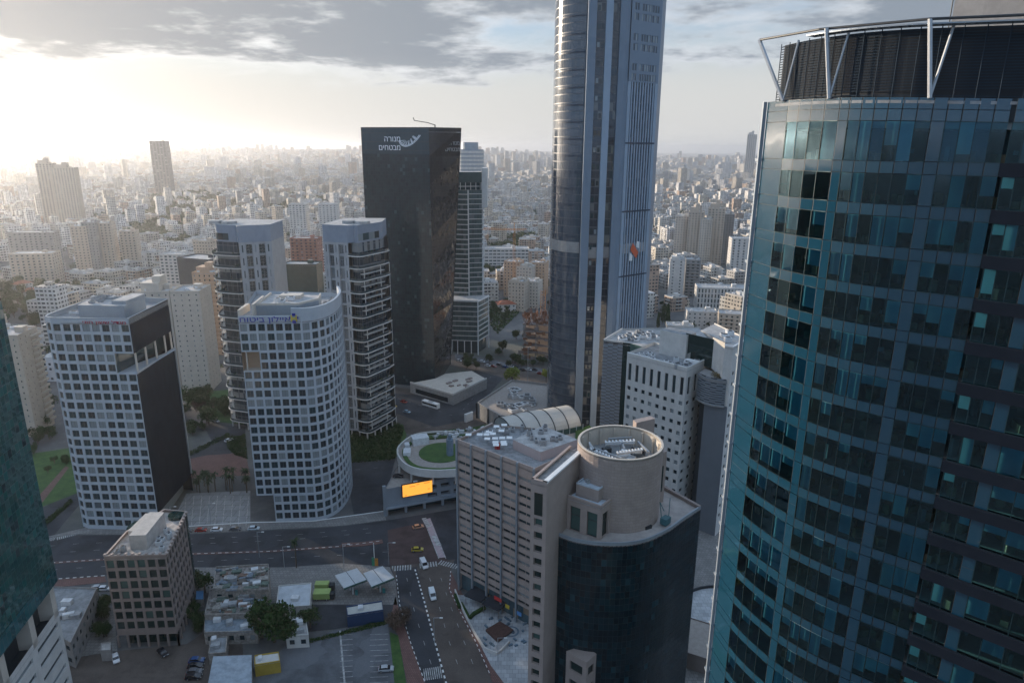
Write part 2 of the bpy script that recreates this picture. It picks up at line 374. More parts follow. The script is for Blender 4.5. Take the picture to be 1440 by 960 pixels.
def paving(name,col,size=1.2,joint=0.06,tone=0.15):
    m,nt,b,o=newmat(name)
    g=nd(nt,'ShaderNodeNewGeometry').outputs['Position']
    br=nd(nt,'ShaderNodeTexBrick',{'Vector':g,'Color1':(*[x*(1-tone) for x in col],1),'Color2':(*[x*(1+tone) for x in col],1),'Mortar':(*[x*0.5 for x in col],1),'Scale':1.0,'Mortar Size':joint,'Brick Width':size,'Row Height':size})
    n=nd(nt,'ShaderNodeTexNoise',{'Vector':g,'Scale':0.25,'Detail':6}).outputs[0]
    c=mixc(nt,mapr(nt,n,0.4,0.7,0,0.5),br.outputs[0],[x*0.6 for x in col])
    nt.links.new(c,b.inputs['Base Color']); b.inputs['Roughness'].default_value=0.85; return m
def grassmat(name,a,c2):
    m,nt,b,o=newmat(name)
    g=nd(nt,'ShaderNodeNewGeometry').outputs['Position']
    n=nd(nt,'ShaderNodeTexNoise',{'Vector':g,'Scale':0.3,'Detail':8,'Roughness':0.75}).outputs[0]
    c=mixc(nt,mapr(nt,n,0.35,0.65),a,c2); nt.links.new(c,b.inputs['Base Color']); b.inputs['Roughness'].default_value=0.9; return m
MT['asphalt']=asphalt('asphalt',(0.042,0.044,0.050),0.5); MT['asphalt_br']=asphalt('brown_asphalt',(0.095,0.078,0.068)); MT['asphalt_rd']=asphalt('reddish_asphalt',(0.075,0.050,0.047),0.4)
MT['asphalt_gy']=asphalt('worn_grey_asphalt',(0.11,0.115,0.125),0.6)
MT['pave']=paving('concrete_paving',(0.22,0.21,0.20)); MT['pave_red']=paving('red_paving',(0.19,0.10,0.085),0.6)
MT['slab']=paving('big_grey_slabs',(0.26,0.27,0.28),4.2,0.12,0.04); MT['pave_w']=paving('white_paving',(0.42,0.43,0.44),1.6,0.05,0.2)
MT['lawn']=grassmat('lawn',(0.028,0.075,0.015),(0.06,0.12,0.025)); MT['paint']=plain('road_paint',(0.42,0.42,0.41),0.7,0.5,0.8,stain=0.3)
gb=MB(); gb.face([(-26000,-26000,0),(26000,-26000,0),(26000,26000,0),(-26000,26000,0)]); struct('ground',gb,groundmat())
def sheet(name,px,z,mat,raised=None):
    pts=[G(x,y,0) for x,y in px]; b=MB()
    if raised: b.prism(pts,0.0,raised,0)
    else: 
        a=sum(pts[i][0]*pts[(i+1)%len(pts)][1]-pts[(i+1)%len(pts)][0]*pts[i][1] for i in range(len(pts)))
        if a<0: pts=pts[::-1]
        b.face([(x,y,z) for x,y in pts])
    return struct(name,b,mat)
sheet('road',[(-80,772),(40,765),(110,752),(250,752),(330,748),(420,744),(480,740),(540,732),(600,722),(700,705),(800,700),(800,770),(645,795),(552,798),(480,791),(400,797),(273,797),(147,808),(75,813),(-80,828)],0.004,MT['asphalt'])
sheet('road',[(548,796),(640,786),(634,800),(632,828),(648,862),(668,900),(690,950),(745,1060),(630,1060),(597,962),(575,900),(560,850),(553,815)],0.008,MT['asphalt_br'])
sheet('road',[(556,797),(586,797),(625,962),(660,1060),(630,1060),(597,962),(575,900),(560,850)],0.012,MT['asphalt'])
sheet('road',[(545,745),(606,732),(630,790),(548,795)],0.016,MT['asphalt_rd'])
sheet('road',[(488,652),(556,646),(544,690),(543,726),(500,735),(493,700)],0.008,MT['asphalt'])
sheet('road',[(40,742),(58,714),(105,690),(118,702),(90,735),(70,760),(30,790)],0.008,MT['asphalt'])
sheet('road',[(560,490),(700,505),(790,519),(1000,560),(1000,590),(775,548),(700,533),(632,514),(560,505)],0.008,MT['asphalt_br'])
sheet('road',[(640,497),(790,523),(790,530),(640,503)],0.012,MT['asphalt_gy'])
sheet('road',[(668,520),(708,531),(655,592),(630,570)],0.010,MT['asphalt'])
sheet('road',[(480,535),(575,546),(640,566),(700,575),(690,600),(640,615),(560,608),(470,596)],0.006,MT['asphalt_br'])
sheet('road',[(540,552),(600,556),(650,575),(660,590),(610,600),(550,578)],0.012,MT['asphalt'])
sheet('road',[(225,548),(262,570),(285,583),(305,596),(345,600),(345,618),(322,640),(300,656),(255,658),(262,640),(298,620),(290,605),(256,592),(225,565)],0.008,MT['asphalt'])
sheet('path',[(262,646),(290,640),(345,636),(352,668),(262,672)],0.012,MT['pave_red'])
sheet('pavement',[(60,756),(120,742),(250,741),(350,733),(440,733),(540,718),(543,731),(480,739),(330,747),(250,751),(110,751)],0,MT['pave'],0.13)
sheet('pavement',[(273,798),(400,798),(480,792),(548,797),(556,815),(560,850),(400,850),(273,830)],0,MT['pave'],0.12)
sheet('plaza',[(238,742),(262,694),(352,690),(352,734),(250,740)],0,MT['slab'],0.16)
sheet('pavement',[(-60,830),(75,815),(147,810),(150,818),(75,826),(-60,842)],0,MT['pave_red'],0.12)
sheet('lawn',[(28,640),(108,628),(116,690),(60,712),(40,735),(30,720)],0.02,MT['lawn'])
sheet('path',[(50,702),(92,655),(97,657),(60,706)],0.03,MT['pave_red'])
sheet('lawn',[(250,555),(345,545),(345,597),(305,593),(262,566)],0.02,MT['lawn'])
sheet('lawn',[(486,600),(566,596),(572,612),(556,644),(486,650)],0.02,MT['lawn'])
sheet('parking_lot',[(350,975),(372,940),(400,908),(470,886),(545,876),(558,975),(560,1060),(340,1060)],0.012,MT['asphalt_gy'])
sheet('pavement',[(380,812),(552,800),(560,850),(548,872),(470,884),(395,892)],0,MT['asphalt'],0.10)
sheet('verge',[(548,888),(560,893),(574,975),(585,1060),(568,1060),(556,975)],0.03,MT['lawn'])
sheet('pavement',[(556,838),(562,862),(577,903),(600,965),(632,1060),(590,1060),(575,975),(560,893),(548,876)],0,MT['pave_red'],0.12)
sheet('pavement',[(634,802),(645,826),(672,870),(705,950),(748,1060),(734,1060),(690,952),(667,901),(646,862),(630,828)],0,MT['pave_red'],0.12)
sheet('plaza',[(640,836),(700,842),(765,880),(760,985),(712,965),(690,935),(672,900)],0,MT['pave_w'],0.16)
sheet('plaza',[(960,700),(1060,690),(1060,1060),(930,1060)],0,MT['pave'],0.10)
sheet('parking_lot',[(85,975),(100,918),(160,915),(262,905),(300,880),(340,885),(345,975),(340,1060),(85,1060)],0.010,MT['asphalt_br'])
sheet('pavement',[(80,870),(160,850),(165,915),(100,925)],0,MT['pave'],0.11)
# medians, kerbs and paint
def ribbon(mb,px,w,z0,z1=None,mat=0,alt=None,seg=2.0):
    pts=[G(x,y,0) for x,y in px]; L=plen(pts); n=max(2,int(L/seg)); P=[at(pts,L*i/n) for i in range(n+1)]
    Lf=offset(P,w/2); Rt=offset(P,-w/2)
    for i in range(n):
        m=mat if alt is None else (mat if i%2 else alt)
        if z1: mb.prism([Rt[i],Rt[i+1],Lf[i+1],Lf[i]],z0,z1,m)
        else: mb.face([(Rt[i][0],Rt[i][1],z0),(Rt[i+1][0],Rt[i+1][1],z0),(Lf[i+1][0],Lf[i+1][1],z0),(Lf[i][0],Lf[i][1],z0)],m)
def dashes(mb,px,w,z,on=3.0,off=4.5):
    pts=[G(x,y,0) for x,y in px]; L=plen(pts); s=0
    while s+on<L:
        P=[at(pts,s),at(pts,s+on)]; a=offset(P,w/2); c=offset(P,-w/2)
        mb.face([(*c[0],z),(*c[1],z),(*a[1],z),(*a[0],z)]); s+=on+off
kb=MB(); m1=[(-60,799),(75,791),(260,779),(380,775),(480,768),(538,760)]
ribbon(kb,m1,1.1,0.004,0.12,2,2); ribbon(kb,m1,.22,0.12,0.16,0,1,1.2)
ribbon(kb,[(480,766),(510,765),(538,761)],2.6,0.004,0.15,2,2)
ribbon(kb,[(583,798),(598,850),(611,900),(628,962),(655,1050)],0.45,0.012,0.14,0,1,1.1)
ribbon(kb,[(557,806),(562,850),(577,902),(600,966)],0.22,0.012,0.15,0,1,1.1)
ribbon(kb,[(-60,829),(75,814),(147,809)],0.25,0.01,0.15,0,1,1.1)
ribbon(kb,[(634,800),(632,828),(648,862),(668,900),(690,950)],0.2,0.012,0.14,0,1,1.1)
ribbon(kb,[(254,741),(350,735),(440,733),(540,719)],0.3,0.13,0.35,0,0)
struct('kerb',kb,[MT['white_paint'],plain('black_kerb_paint',(0.05,0.05,0.05)),MT['pave_red']])
mk=MB()
for l in ([(-40,785),(75,777),(260,765),(400,759),(540,747)],[(0,773),(110,764),(250,758),(420,751),(540,741)],[(0,806),(110,798),(270,789),(480,780),(550,775)],
          [(620,812),(633,850),(652,900),(672,950)],[(604,812),(617,850),(631,900),(650,950)],[(572,812),(583,860),(597,905),(612,950)],
          [(500,660),(545,656)],[(650,505),(780,527)],[(560,560),(640,585)],[(690,530),(648,580)],[(600,600),(660,600)]): dashes(mk,l,0.14,0.02,2.0,6.0)
def zebra(mb,a,b,n,ln,z=0.022):
    """a row of n bars between two photographed ends"""
    A=Vector(G(*a)); B=Vector(G(*b)); d=(B-A)/n; t=Vector((-d.y,d.x)).normalized()*ln/2; 
    for i in range(n):
        p=A+d*i; q=p+d*0.52
        mb.face([(*(p-t),z),(*(q-t),z),(*(q+t),z),(*(p+t),z)])
zebra(mk,(551,799),(580,797),8,3.0); zebra(mk,(590,795),(616,792),7,3.0); zebra(mk,(618,790),(645,797),8,2.6)
zebra(mk,(62,759),(78,757),7,2.6); zebra(mk,(80,757),(113,748),12,2.4)
zebra(mk,(596,728),(625,780),2,1.8)
zebra(mk,(596,948),(622,944),9,4.5)
for i in range(12):                                   # parking stalls
    a=G(480+(i%1),886); 
    y=892+i*7.5
    for x0,x1 in ((478,496),(520,546)):
        p=G(x0,y);q=G(x1,y-1); mk.face([(p[0],p[1],0.024),(q[0],q[1],0.024),(q[0],q[1]+0.15,0.024),(p[0],p[1]+0.15,0.024)])
ribbon(mk,[(478,886),(486,975)],0.5,0.022)
ribbon(mk,[(604,731),(627,785)],0.25,0.024); ribbon(mk,[(597,733),(617,785)],0.25,0.024)
for k in range(9):
    x=262+k*11; ribbon(mk,[(x+ (0),697),(x-4,739)],0.22,0.165)
struct('road_markings',mk,MT['paint'])
rp=MB(); pts=[G(x,y) for x,y in ((597,730),(605,728),(627,783),(616,784))]; rp.face([(x,y,0.020) for x,y in pts]); struct('path',rp,plain('pink_crossing_paint',(0.42,0.33,0.34),0.8,0.15,0.8))

# ------------------------------------------------------------------ facades with real openings
_unit={}
def unit_window(glass, frame, kind=''):
    k=(glass.name,frame.name,kind)
    if k in _unit: return _unit[k]
    b=MB(); b.face([(-.5,0,-.5),(.5,0,-.5),(.5,0,.5),(-.5,0,.5)],0)
    t=0.045
    def fr(x0,x1,z0,z1): b.face([(x0,-.04,z0),(x1,-.04,z0),(x1,-.04,z1),(x0,-.04,z1)],1)
    fr(-.5,.5,-.5,-.5+t); fr(-.5,.5,.5-t,.5); fr(-.5,-.5+t,-.5+t,.5-t); fr(.5-t,.5,-.5+t,.5-t)
    if kind=='v': fr(-.02,.02,-.5+t,.5-t)
    if kind=='h': fr(-.5+t,.5-t,.12,.16)
    _unit[k]=b.mesh('window',[glass,frame]); return _unit[k]
def facade(root, wb, wins, cols, z0, nf, fh, ww=0.68, wh=0.62, depth=0.45, skip=(), solid=(), wmat=0, sill=0.5, jamb=None):
    """wb collects the wall with its reveals; wins collects (x,y,z,w,h,angle) of panes. cols runs left to right seen from outside."""
    for i in range(len(cols)-1):
        a,b=cols[i],cols[i+1]; L=hypot(b[0]-a[0],b[1]-a[1]); dx,dy=(b[0]-a[0])/L,(b[1]-a[1])/L; nx,ny=-dy,dx   # inward
        m=(1-(jamb or ww))/2*L
        def P(t,d=0): return (a[0]+dx*t+nx*d, a[1]+dy*t+ny*d)
        for f in range(nf):
            if (i,f) in skip: continue
            zb=z0+f*fh; zt=zb+fh
            if (i,f) in solid: wb.wall(a,b,zb,zt,wmat); continue
            h=wh*fh; s=zb+(fh-h)*sill; t=s+h; l,r=P(m),P(L-m); li,ri=P(m,depth),P(L-m,depth)
            wb.wall(a,b,zb,s,wmat); wb.wall(a,b,t,zt,wmat); wb.wall(a,l,s,t,wmat); wb.wall(r,b,s,t,wmat)
            wb.face([(*l,s),(*r,s),(*ri,s),(*li,s)],wmat); wb.face([(*li,t),(*ri,t),(*r,t),(*l,t)],wmat)
            wb.face([(*l,s),(*li,s),(*li,t),(*l,t)],wmat); wb.face([(*ri,s),(*r,s),(*r,t),(*ri,t)],wmat)
            c=P(L/2,depth-0.02); wins.append((c[0],c[1],(s+t)/2,L-2*m,h,atan2(dy,dx)))
def place_windows(root, wins, glass, frame, kind='', lim=100, name='window'):
    me=unit_window(glass,frame,kind)
    wins=sorted(wins,key=lambda w:(w[0]**2+w[1]**2+(w[2]-CAM_H)**2)/(w[3]*w[4]+.1))
    for w in wins[:lim]: put(name,me,root,w[:3],w[5],(w[3],1,w[4]))
    rest=wins[lim:]
    if rest:
        b=MB()
        for x,y,z,w,h,a in rest:
            ca,sa=cos(a),sin(a)
            def q(x0,x1,z0,z1,d,m): b.face([(x+x0*w*ca+d*sa,y+x0*w*sa-d*ca,z+z0*h),(x+x1*w*ca+d*sa,y+x1*w*sa-d*ca,z+z0*h),(x+x1*w*ca+d*sa,y+x1*w*sa-d*ca,z+z1*h),(x+x0*w*ca+d*sa,y+x0*w*sa-d*ca,z+z1*h)],m)
            q(-.5,.5,-.5,.5,0,0); t=.045
            q(-.5,.5,-.5,-.5+t,.04,1); q(-.5,.5,.5-t,.5,.04,1); q(-.5,-.5+t,-.5+t,.5-t,.04,1); q(.5-t,.5,-.5+t,.5-t,.04,1)
            if kind=='v': q(-.02,.02,-.5+t,.5-t,.04,1)
        o=part(name,b,[glass,frame],root); o['kind']='stuff'
def dg_mesh(body,size,ext=0.08,align='LEFT'):
    cu=bpy.data.curves.new('lettering','FONT'); cu.body=body; cu.size=size; cu.extrude=ext; cu.align_x=align; cu.resolution_u=2
    o=bpy.data.objects.new('lettering',cu); COL.objects.link(o); bpy.context.view_layer.update()
    dg=bpy.context.evaluated_depsgraph_get(); me=bpy.data.meshes.new_from_object(o.evaluated_get(dg)); bpy.data.objects.remove(o); return me
def sign(name,body,size,width,pos,d,mat,parent,bold=0.0):
    """lettering standing upright on a wall that runs in direction d, scaled to a width"""
    me=dg_mesh(body,size); me.materials.clear(); me.materials.append(mat)
    xs=[v.co.x for v in me.vertices]; w=(max(xs)-min(xs)) or 1
    o=put(name,me,parent,pos); k=width/w
    o.rotation_euler=(pi/2,0,atan2(d[1],d[0])); o.scale=(k,1,1); return o
def roof_units(root,poly_pts,n,mat,z,name='air_conditioner',smin=1.2,smax=3.0,hmin=0.8,hmax=2.0,rz=0.0,seed=1):
    rnd=random.Random(seed)
    for k in range(n):
        a,b,c=rnd.random(),rnd.random(),0
        p=poly_pts; x=(p[0][0]*(1-a)+p[1][0]*a)*(1-b)+(p[3][0]*(1-a)+p[2][0]*a)*b; y=(p[0][1]*(1-a)+p[1][1]*a)*(1-b)+(p[3][1]*(1-a)+p[2][1]*a)*b
        sx,sy,h=rnd.uniform(smin,smax),rnd.uniform(smin,smax),rnd.uniform(hmin,hmax)
        m=MB(); m.obox((x,y),(sx,sy),rz,z+0.15,z+h,0)
        for s in (-1,1): m.obox((x+s*sx*.35*cos(rz),y+s*sx*.35*sin(rz)),(0.15,sy*.9),rz,z,z+.15,1)
        m.obox((x,y),(sx*.6,sy*.6),rz,z+h,z+h+.12,1)
        part(name,m,[mat,MT['dark']],root)

# ---- office block with a white window grid and a dark glass flank (left)
def office_left():
    A=(-132.5,228.7); L0=(-156.6,229.4)
    r=thing('office_building','white gridded office block with rounded left corner, dark right flank and red roof lettering','office building',(-146,243,0))
    wb=MB(); wins=[]; fh=3.62; nf=22; z0=1.0
    front=cut([L0,A],7); crv=spline([(-164.6,246),(-164.6,237),(-163.8,232.4),(-161.6,229.9),L0],6); cc=cut(crv,6)
    side=cut([(-164.8,268),(-164.6,246)],6)
    skip={(i,f) for i in (5,6) for f in (nf-4,nf-5)}
    # rows counted from the ground
    facade(r,wb,wins,front,z0,nf,fh,0.77,0.70,0.4,skip=skip)
    facade(r,wb,wins,cc,z0,nf,fh,0.72,0.70,0.4); facade(r,wb,wins,side,z0,nf,fh,0.7,0.70,0.4)
    zt=z0+nf*fh; 
    allp=side[:-1]+cc[:-1]+front
    for i in range(len(allp)-1): wb.wall(allp[i],allp[i+1],zt,82.0); wb.wall(allp[i],allp[i+1],0,z0)
    # recessed loggia behind the missing cells
    zl0,zl1=z0+(nf-5)*fh, z0+(nf-3)*fh
    q=front[5]; 
    wb.face([(*q,zl0),(*A,zl0),(A[0]-.2,A[1]+31,zl0),(q[0],q[1]+9,zl0)],0)
    part('wall',wb,MT['white_grid'],r)
    place_windows(r,wins,MT['glass_dk'],MT['frame'],'v')
    lg=MB(); lg.wall((q[0],q[1]),(q[0]+.5,q[1]+9),zl0,zl1,0); lg.wall((q[0]+.5,q[1]+9),(A[0]-5.5,A[1]+31),zl0,zl1,0); lg.face([(*q,zl1),(q[0]+.5,q[1]+9,zl1),(A[0]-5,A[1]+31,zl1),(*A,zl1)],1)
    for t in (0.06,0.3,0.55,0.8,0.97): lg.bar((A[0]-.5-t*1.5,A[1]+31*t,zl0),(A[0]-.5-t*1.5,A[1]+31*t,zl1),0.35,1,6)
    part('loggia',lg,[MT['glass_dk'],MT['cream']],r)
    # dark flank: upper box, gap, lower box; back wall
    B=(-134.2,260.0); dk=curtain('dark_flank_glass',(0.004,0.009,0.018),(0.008,0.016,0.028),1.6,3.62,line=(0.015,0.02,0.03),ior=1.2,jit=0.02,spec=0.04,rough=0.3)
    fb=MB(); u=fb.wall(A,B,zl1,82.4); fb.wall(A,B,7.0,zl0+0.0); fb.wall(B,(-165,268),0,82.0)
    part('glass_wall',fb,dk,r)
    ed=MB(); ed.bar((B[0]+.25,B[1],8),(B[0]+.25,B[1],zl0),0.35,0); ed.strip([(A[0]+.3,A[1]),(B[0]+.3,B[1])],zl0-0.3,zl0+0.5,0.3,0); part('trim',ed,MT['grey_metal'],r)
    lo=MB(); lo.wall((A[0]-2,A[1]+3),(B[0]-4,B[1]),0,7.0); lo.face([(A[0],A[1],7),(A[0]-2.1,A[1]+3,7),(B[0]-4,B[1],7),(B[0],B[1],7)]); part('entrance_wall',lo,MT['glass_dk'],r)
    rf=MB(); poly=[A,B,(-165,268),(-164.6,246),(-164.6,237),(-163.8,232.4),(-161.6,229.9),L0]; rf.prism(poly,80.2,80.6,0); part('roof',rf,MT['roof_grey'],r)
    pb=MB(); pb.strip(allp+[ ],82.0,82.4,0.6); pb.strip([A,B,(-165,268),allp[0]],80.6,82.6,0.4); part('parapet',pb,MT['grey_metal'],r)
    ph=MB(); ph.prism([(-154.5,236.6),(-137.5,235.6),(-137.5,250),(-156,252)],80.6,85.3,0,1); ph.box(-143,-137.8,238,251,85.3,86.6,0,1); ph.box(-150,-144,246,250,85.3,86.0,0,1); part('penthouse',ph,[MT['grey_metal'],MT['roof_light']],r)
    roof_units(r,[(-160,242),(-156,240),(-158,262),(-163,262)],8,MT['plant_white'],80.6,seed=3)
    roof_units(r,[(-153,239),(-145,238),(-145,248),(-154,249)],6,MT['plant_grey'],85.3,seed=4)
    d=(A[0]-L0[0],A[1]-L0[1]); L=hypot(*d); d=(d[0]/L,d[1]/L)
    s0=(A[0]-d[0]*16.5+d[1]*.12, A[1]-d[1]*16.5-d[0]*.12, 80.45)
    sign('lettering','יגוח ןושש לדגמ',1.5,15.2,s0,d,plain('red_sign_letters',(0.42,0.02,0.05),0.5,0.05),r)
office_left()

# ---- office block with a curved right side and blue lettering
def office_mid():
    r=thing('office_building','white gridded office block with bulging curved right side and blue roof lettering with yellow emblem','office building',(-84,255,0))
    wb=MB(); wins=[]; fh=3.58; nf=19; base=3; z0=0.8
    Lc=(-97.2,234.9); F1=(-75.5,236.6)
    front=cut([Lc,F1],7); crv=spline([F1,(-71.6,238.6),(-68.6,243.2),(-67.2,250),(-67.2,258),(-68.6,268),(-72,278)],8); cc=cut(crv,14)
    zb=z0+base*fh
    skip={(i,f) for i in (0,1) for f in (nf-4,nf-5)}
    facade(r,wb,wins,front,zb,nf,fh,0.77,0.73,0.4,skip=skip); facade(r,wb,wins,cc,zb,nf,fh,0.72,0.73,0.4)
    low=front[2:]; facade(r,wb,wins,low,z0,base,fh,0.77,0.73,0.4); facade(r,wb,wins,cc,z0,base,fh,0.72,0.73,0.4)
    zt=zb+nf*fh; allp=front[:-1]+cc
    for i in range(len(allp)-1): wb.wall(allp[i],allp[i+1],zt,81.6); 
    for i in range(2,len(allp)-1): wb.wall(allp[i],allp[i+1],0,z0)
    L1=(-108,282); wb.wall(L1,Lc,zb,81.6); wb.wall(cc[-1],L1,0,81.6)
    wb.wall((front[2][0]-1.5,front[2][1]+14),front[2],0,zb); wb.wall((L1[0]+6,L1[1]),(front[2][0]-1.5,front[2][1]+14),0,zb)
    wb.face([(*Lc,zb),(*front[2],zb),(front[2][0]-1.5,front[2][1]+14,zb),(*L1,zb)])
    for i in (0,1):  # frame of the sky lobby
        pass
    part('wall',wb,MT['white_grid'],r); place_windows(r,wins,MT['glass_dk'],MT['frame'],'v')
    zl0,zl1=zb+(nf-5)*fh,zb+(nf-3)*fh; lg=MB(); q=front[2]
    lg.face([(*Lc,zl0+.01),(*q,zl0+.01),(q[0]-.5,q[1]+4,zl0+.01),(Lc[0]-.5,Lc[1]+4,zl0+.01)],1); lg.wall((Lc[0]-.6,Lc[1]+4),(q[0]-.5,q[1]+4),zl0,zl1,0); lg.wall((q[0]-.5,q[1]+4),q,zl0,zl1,1); lg.wall(Lc,(Lc[0]-.6,Lc[1]+4),zl0,zl1,0)
    lg.bar((Lc[0]+1.4,Lc[1]+.6,zl0),(Lc[0]+1.4,Lc[1]+.6,zl1),0.25,1,6)
    part('loggia',lg,[MT['glass_dk'] if 0 else MT['peach'],MT['cream']],r)
    rf=MB(); rf.prism([Lc]+crv+[L1],79.4,79.8,0); part('roof',rf,MT['roof_grey'],r)
    pb=MB(); pb.strip([(-79,237)]+crv[1:],81.6,84.6,0.8); pb.strip(front,81.6,82.0,.6); part('parapet',pb,MT['white_grid'],r)
    ph=MB(); ph.prism([(-92.5,240.2),(-77.5,241.2),(-72.5,250),(-74,259),(-94,260)],79.8,84.7,0,1); part('penthouse',ph,[MT['grey_metal'],MT['roof_light']],r)
    pl=MB(); pl.strip([(-94,260),(-92.5,240.2),(-77.5,241.2),(-72.5,250),(-74,259)],84.7,85.5,0.5,0); pl.box(-88,-80,252,257,84.7,86.0); part('roof_screen',pl,MT['cream'],r)
    sw=MB(); sw.prism([(-97.2,235.0),(-96.6,235.0),(-96.9,246),(-98.2,246)],81.6,84.2,0); sw.prism([(-92.9,237.2),(-92.2,237.2),(-93.5,252),(-94.4,252)],81.6,85.8,0); part('roof_fin',sw,MT['cream'],r)
    roof_units(r,[(-88,244),(-79,244),(-77,256),(-90,257)],7,MT['plant_white'],84.7,seed=8)
    roof_units(r,[(-75,244),(-71.5,246),(-70,266),(-73,268)],9,MT['plant_grey'],81.0,seed=9,smin=0.8,smax=1.8)
    d=(F1[0]-Lc[0],F1[1]-Lc[1]); L=hypot(*d); d=(d[0]/L,d[1]/L); blue=plain('blue_sign_letters',(0.012,0.02,0.30),0.4,0.05)
    s0=(Lc[0]+d[0]*.3+d[1]*.15,Lc[1]+d[1]*.3-d[0]*.15,79.9)
    sign('lettering','חוטיב ןולייא',2.6,17.5,s0,d,blue,r)
    # emblem: two blue blocks and a yellow ribbon shape
    b=MB(); ex=Lc[0]+d[0]*19.4; ey=Lc[1]+d[1]*19.4-.25
    for (x0,x1,z0_,z1_,m) in ((-.5,.7,2.0,2.9,0),(-.5,.7,-.7,.2,0),(-1.6,-1.1,.9,1.7,0),(1.2,1.7,.9,1.7,0)): b.box(ex+x0,ex+x1,ey-.12,ey+.05,80+z0_,80+z1_,m)
    for x0,x1,t in ((-1.1,-.5,1),(.7,1.2,1)): b.box(ex+x0,ex+x1,ey-.14,ey+.05,80.0,82.3,1)
    b.box(ex-.5,ex+.7,ey-.14,ey+.05,80.7,81.3,1)
    part('emblem',b,[blue,plain('yellow_sign',(0.55,0.42,0.06),0.4,0.05)],r)
office_mid()

# ---- low brown office block near the road, lower left
def brown_office():
    r=thing('office_building','squat brown stone office block with square green windows and dusty cluttered roof, lower left','office building',(-105,178,0))
    wb=MB(); wins=[]; A,B,C,D_,E_=(-113.2,166.2),(-96.4,167.2),(-101.5,191),(-109,192),(-114,179)
    fh=3.35; nf=7; z0=5.6
    facade(r,wb,wins,cut([A,B],6),z0,nf,fh,0.74,0.74,0.35); facade(r,wb,wins,cut([B,C],9),z0,nf,fh,0.66,0.74,0.35); facade(r,wb,wins,cut([E_,A],4),z0,nf,fh,0.6,0.7,0.35)
    zt=z0+nf*fh
    for a,b in ((A,B),(B,C),(E_,A)): wb.wall(a,b,zt,zt+.9); wb.wall(a,b,4.0,z0)
    wb.wall(C,D_,0,zt+.9); wb.wall(D_,E_,0,zt+.9)
    # arcade
    for a,b,n in ((A,B,6),(B,C,8)):
        for p in cut([a,b],n): wb.obox(p,(.5,.5),0,0,4.0)
    part('wall',wb,MT['brown_stone'],r); place_windows(r,wins,MT['glass_gr'],MT['dark'])
    g=MB(); g.prism([(-111.5,168),(-98,169),(-102.5,189),(-109,190),(-112.5,178)],0,4.0); part('ground_floor',g,MT['glass_gr'],r)
    rf=MB(); rf.prism([A,B,C,D_,E_],zt-.3,zt,0); part('roof',rf,plain('dusty_pale_roof',(0.46,0.42,0.39),0.9,0.35,0.7,stain=0.4),r)
    pp=MB(); pp.strip([A,B,C,D_,E_,A],zt+.9,zt+1.1,0.5)
    for a,b,n in ((A,B,9),(B,C,13)):
        for p in cut([a,b],n)[:-1]: pp.obox((p[0]+.2,p[1]+.4),(.7,.7),0,zt+1.1,zt+1.5)
    part('parapet',pp,MT['pink_stone'],r)
    ph=MB(); ph.prism([(-108.3,171),(-103.6,171.3),(-104.6,184),(-109,184)],zt,zt+4.6,0,0); ph.prism([(-111.5,176),(-108.3,176),(-108.5,186),(-111.5,186)],zt,zt+3.0); part('penthouse',ph,plain('pale_plaster',(0.48,0.45,0.42),0.85,0.15,0.6,stain=0.2),r)
    cg=MB(); n=14
    for (cxx,cyy,rr,z1) in ((-103.6,189.2,2.7,zt+.9),(-112.3,184.5,4.2,zt-.4)):
        poly=[(cxx+rr*cos(2*pi*k/n),cyy+rr*sin(2*pi*k/n)) for k in range(n)]; cg.prism(poly,0,z1,0,0)
    part('glass_drum',cg,[curtain('green_drum_glass',(0.006,0.025,0.022),(0.015,0.045,0.04),1.4,1.7,ior=1.6),MT['steel']],r)
    roof_units(r,[(-102.5,169),(-98.5,169.5),(-101,184),(-103,184)],9,MT['plant_white'],zt,smin=.7,smax=1.6,seed=12)
    roof_units(r,[(-112,167.5),(-109,167.5),(-109.5,170),(-112,173)],5,MT['plant_grey'],zt,smin=.7,smax=1.5,seed=13)
brown_office()
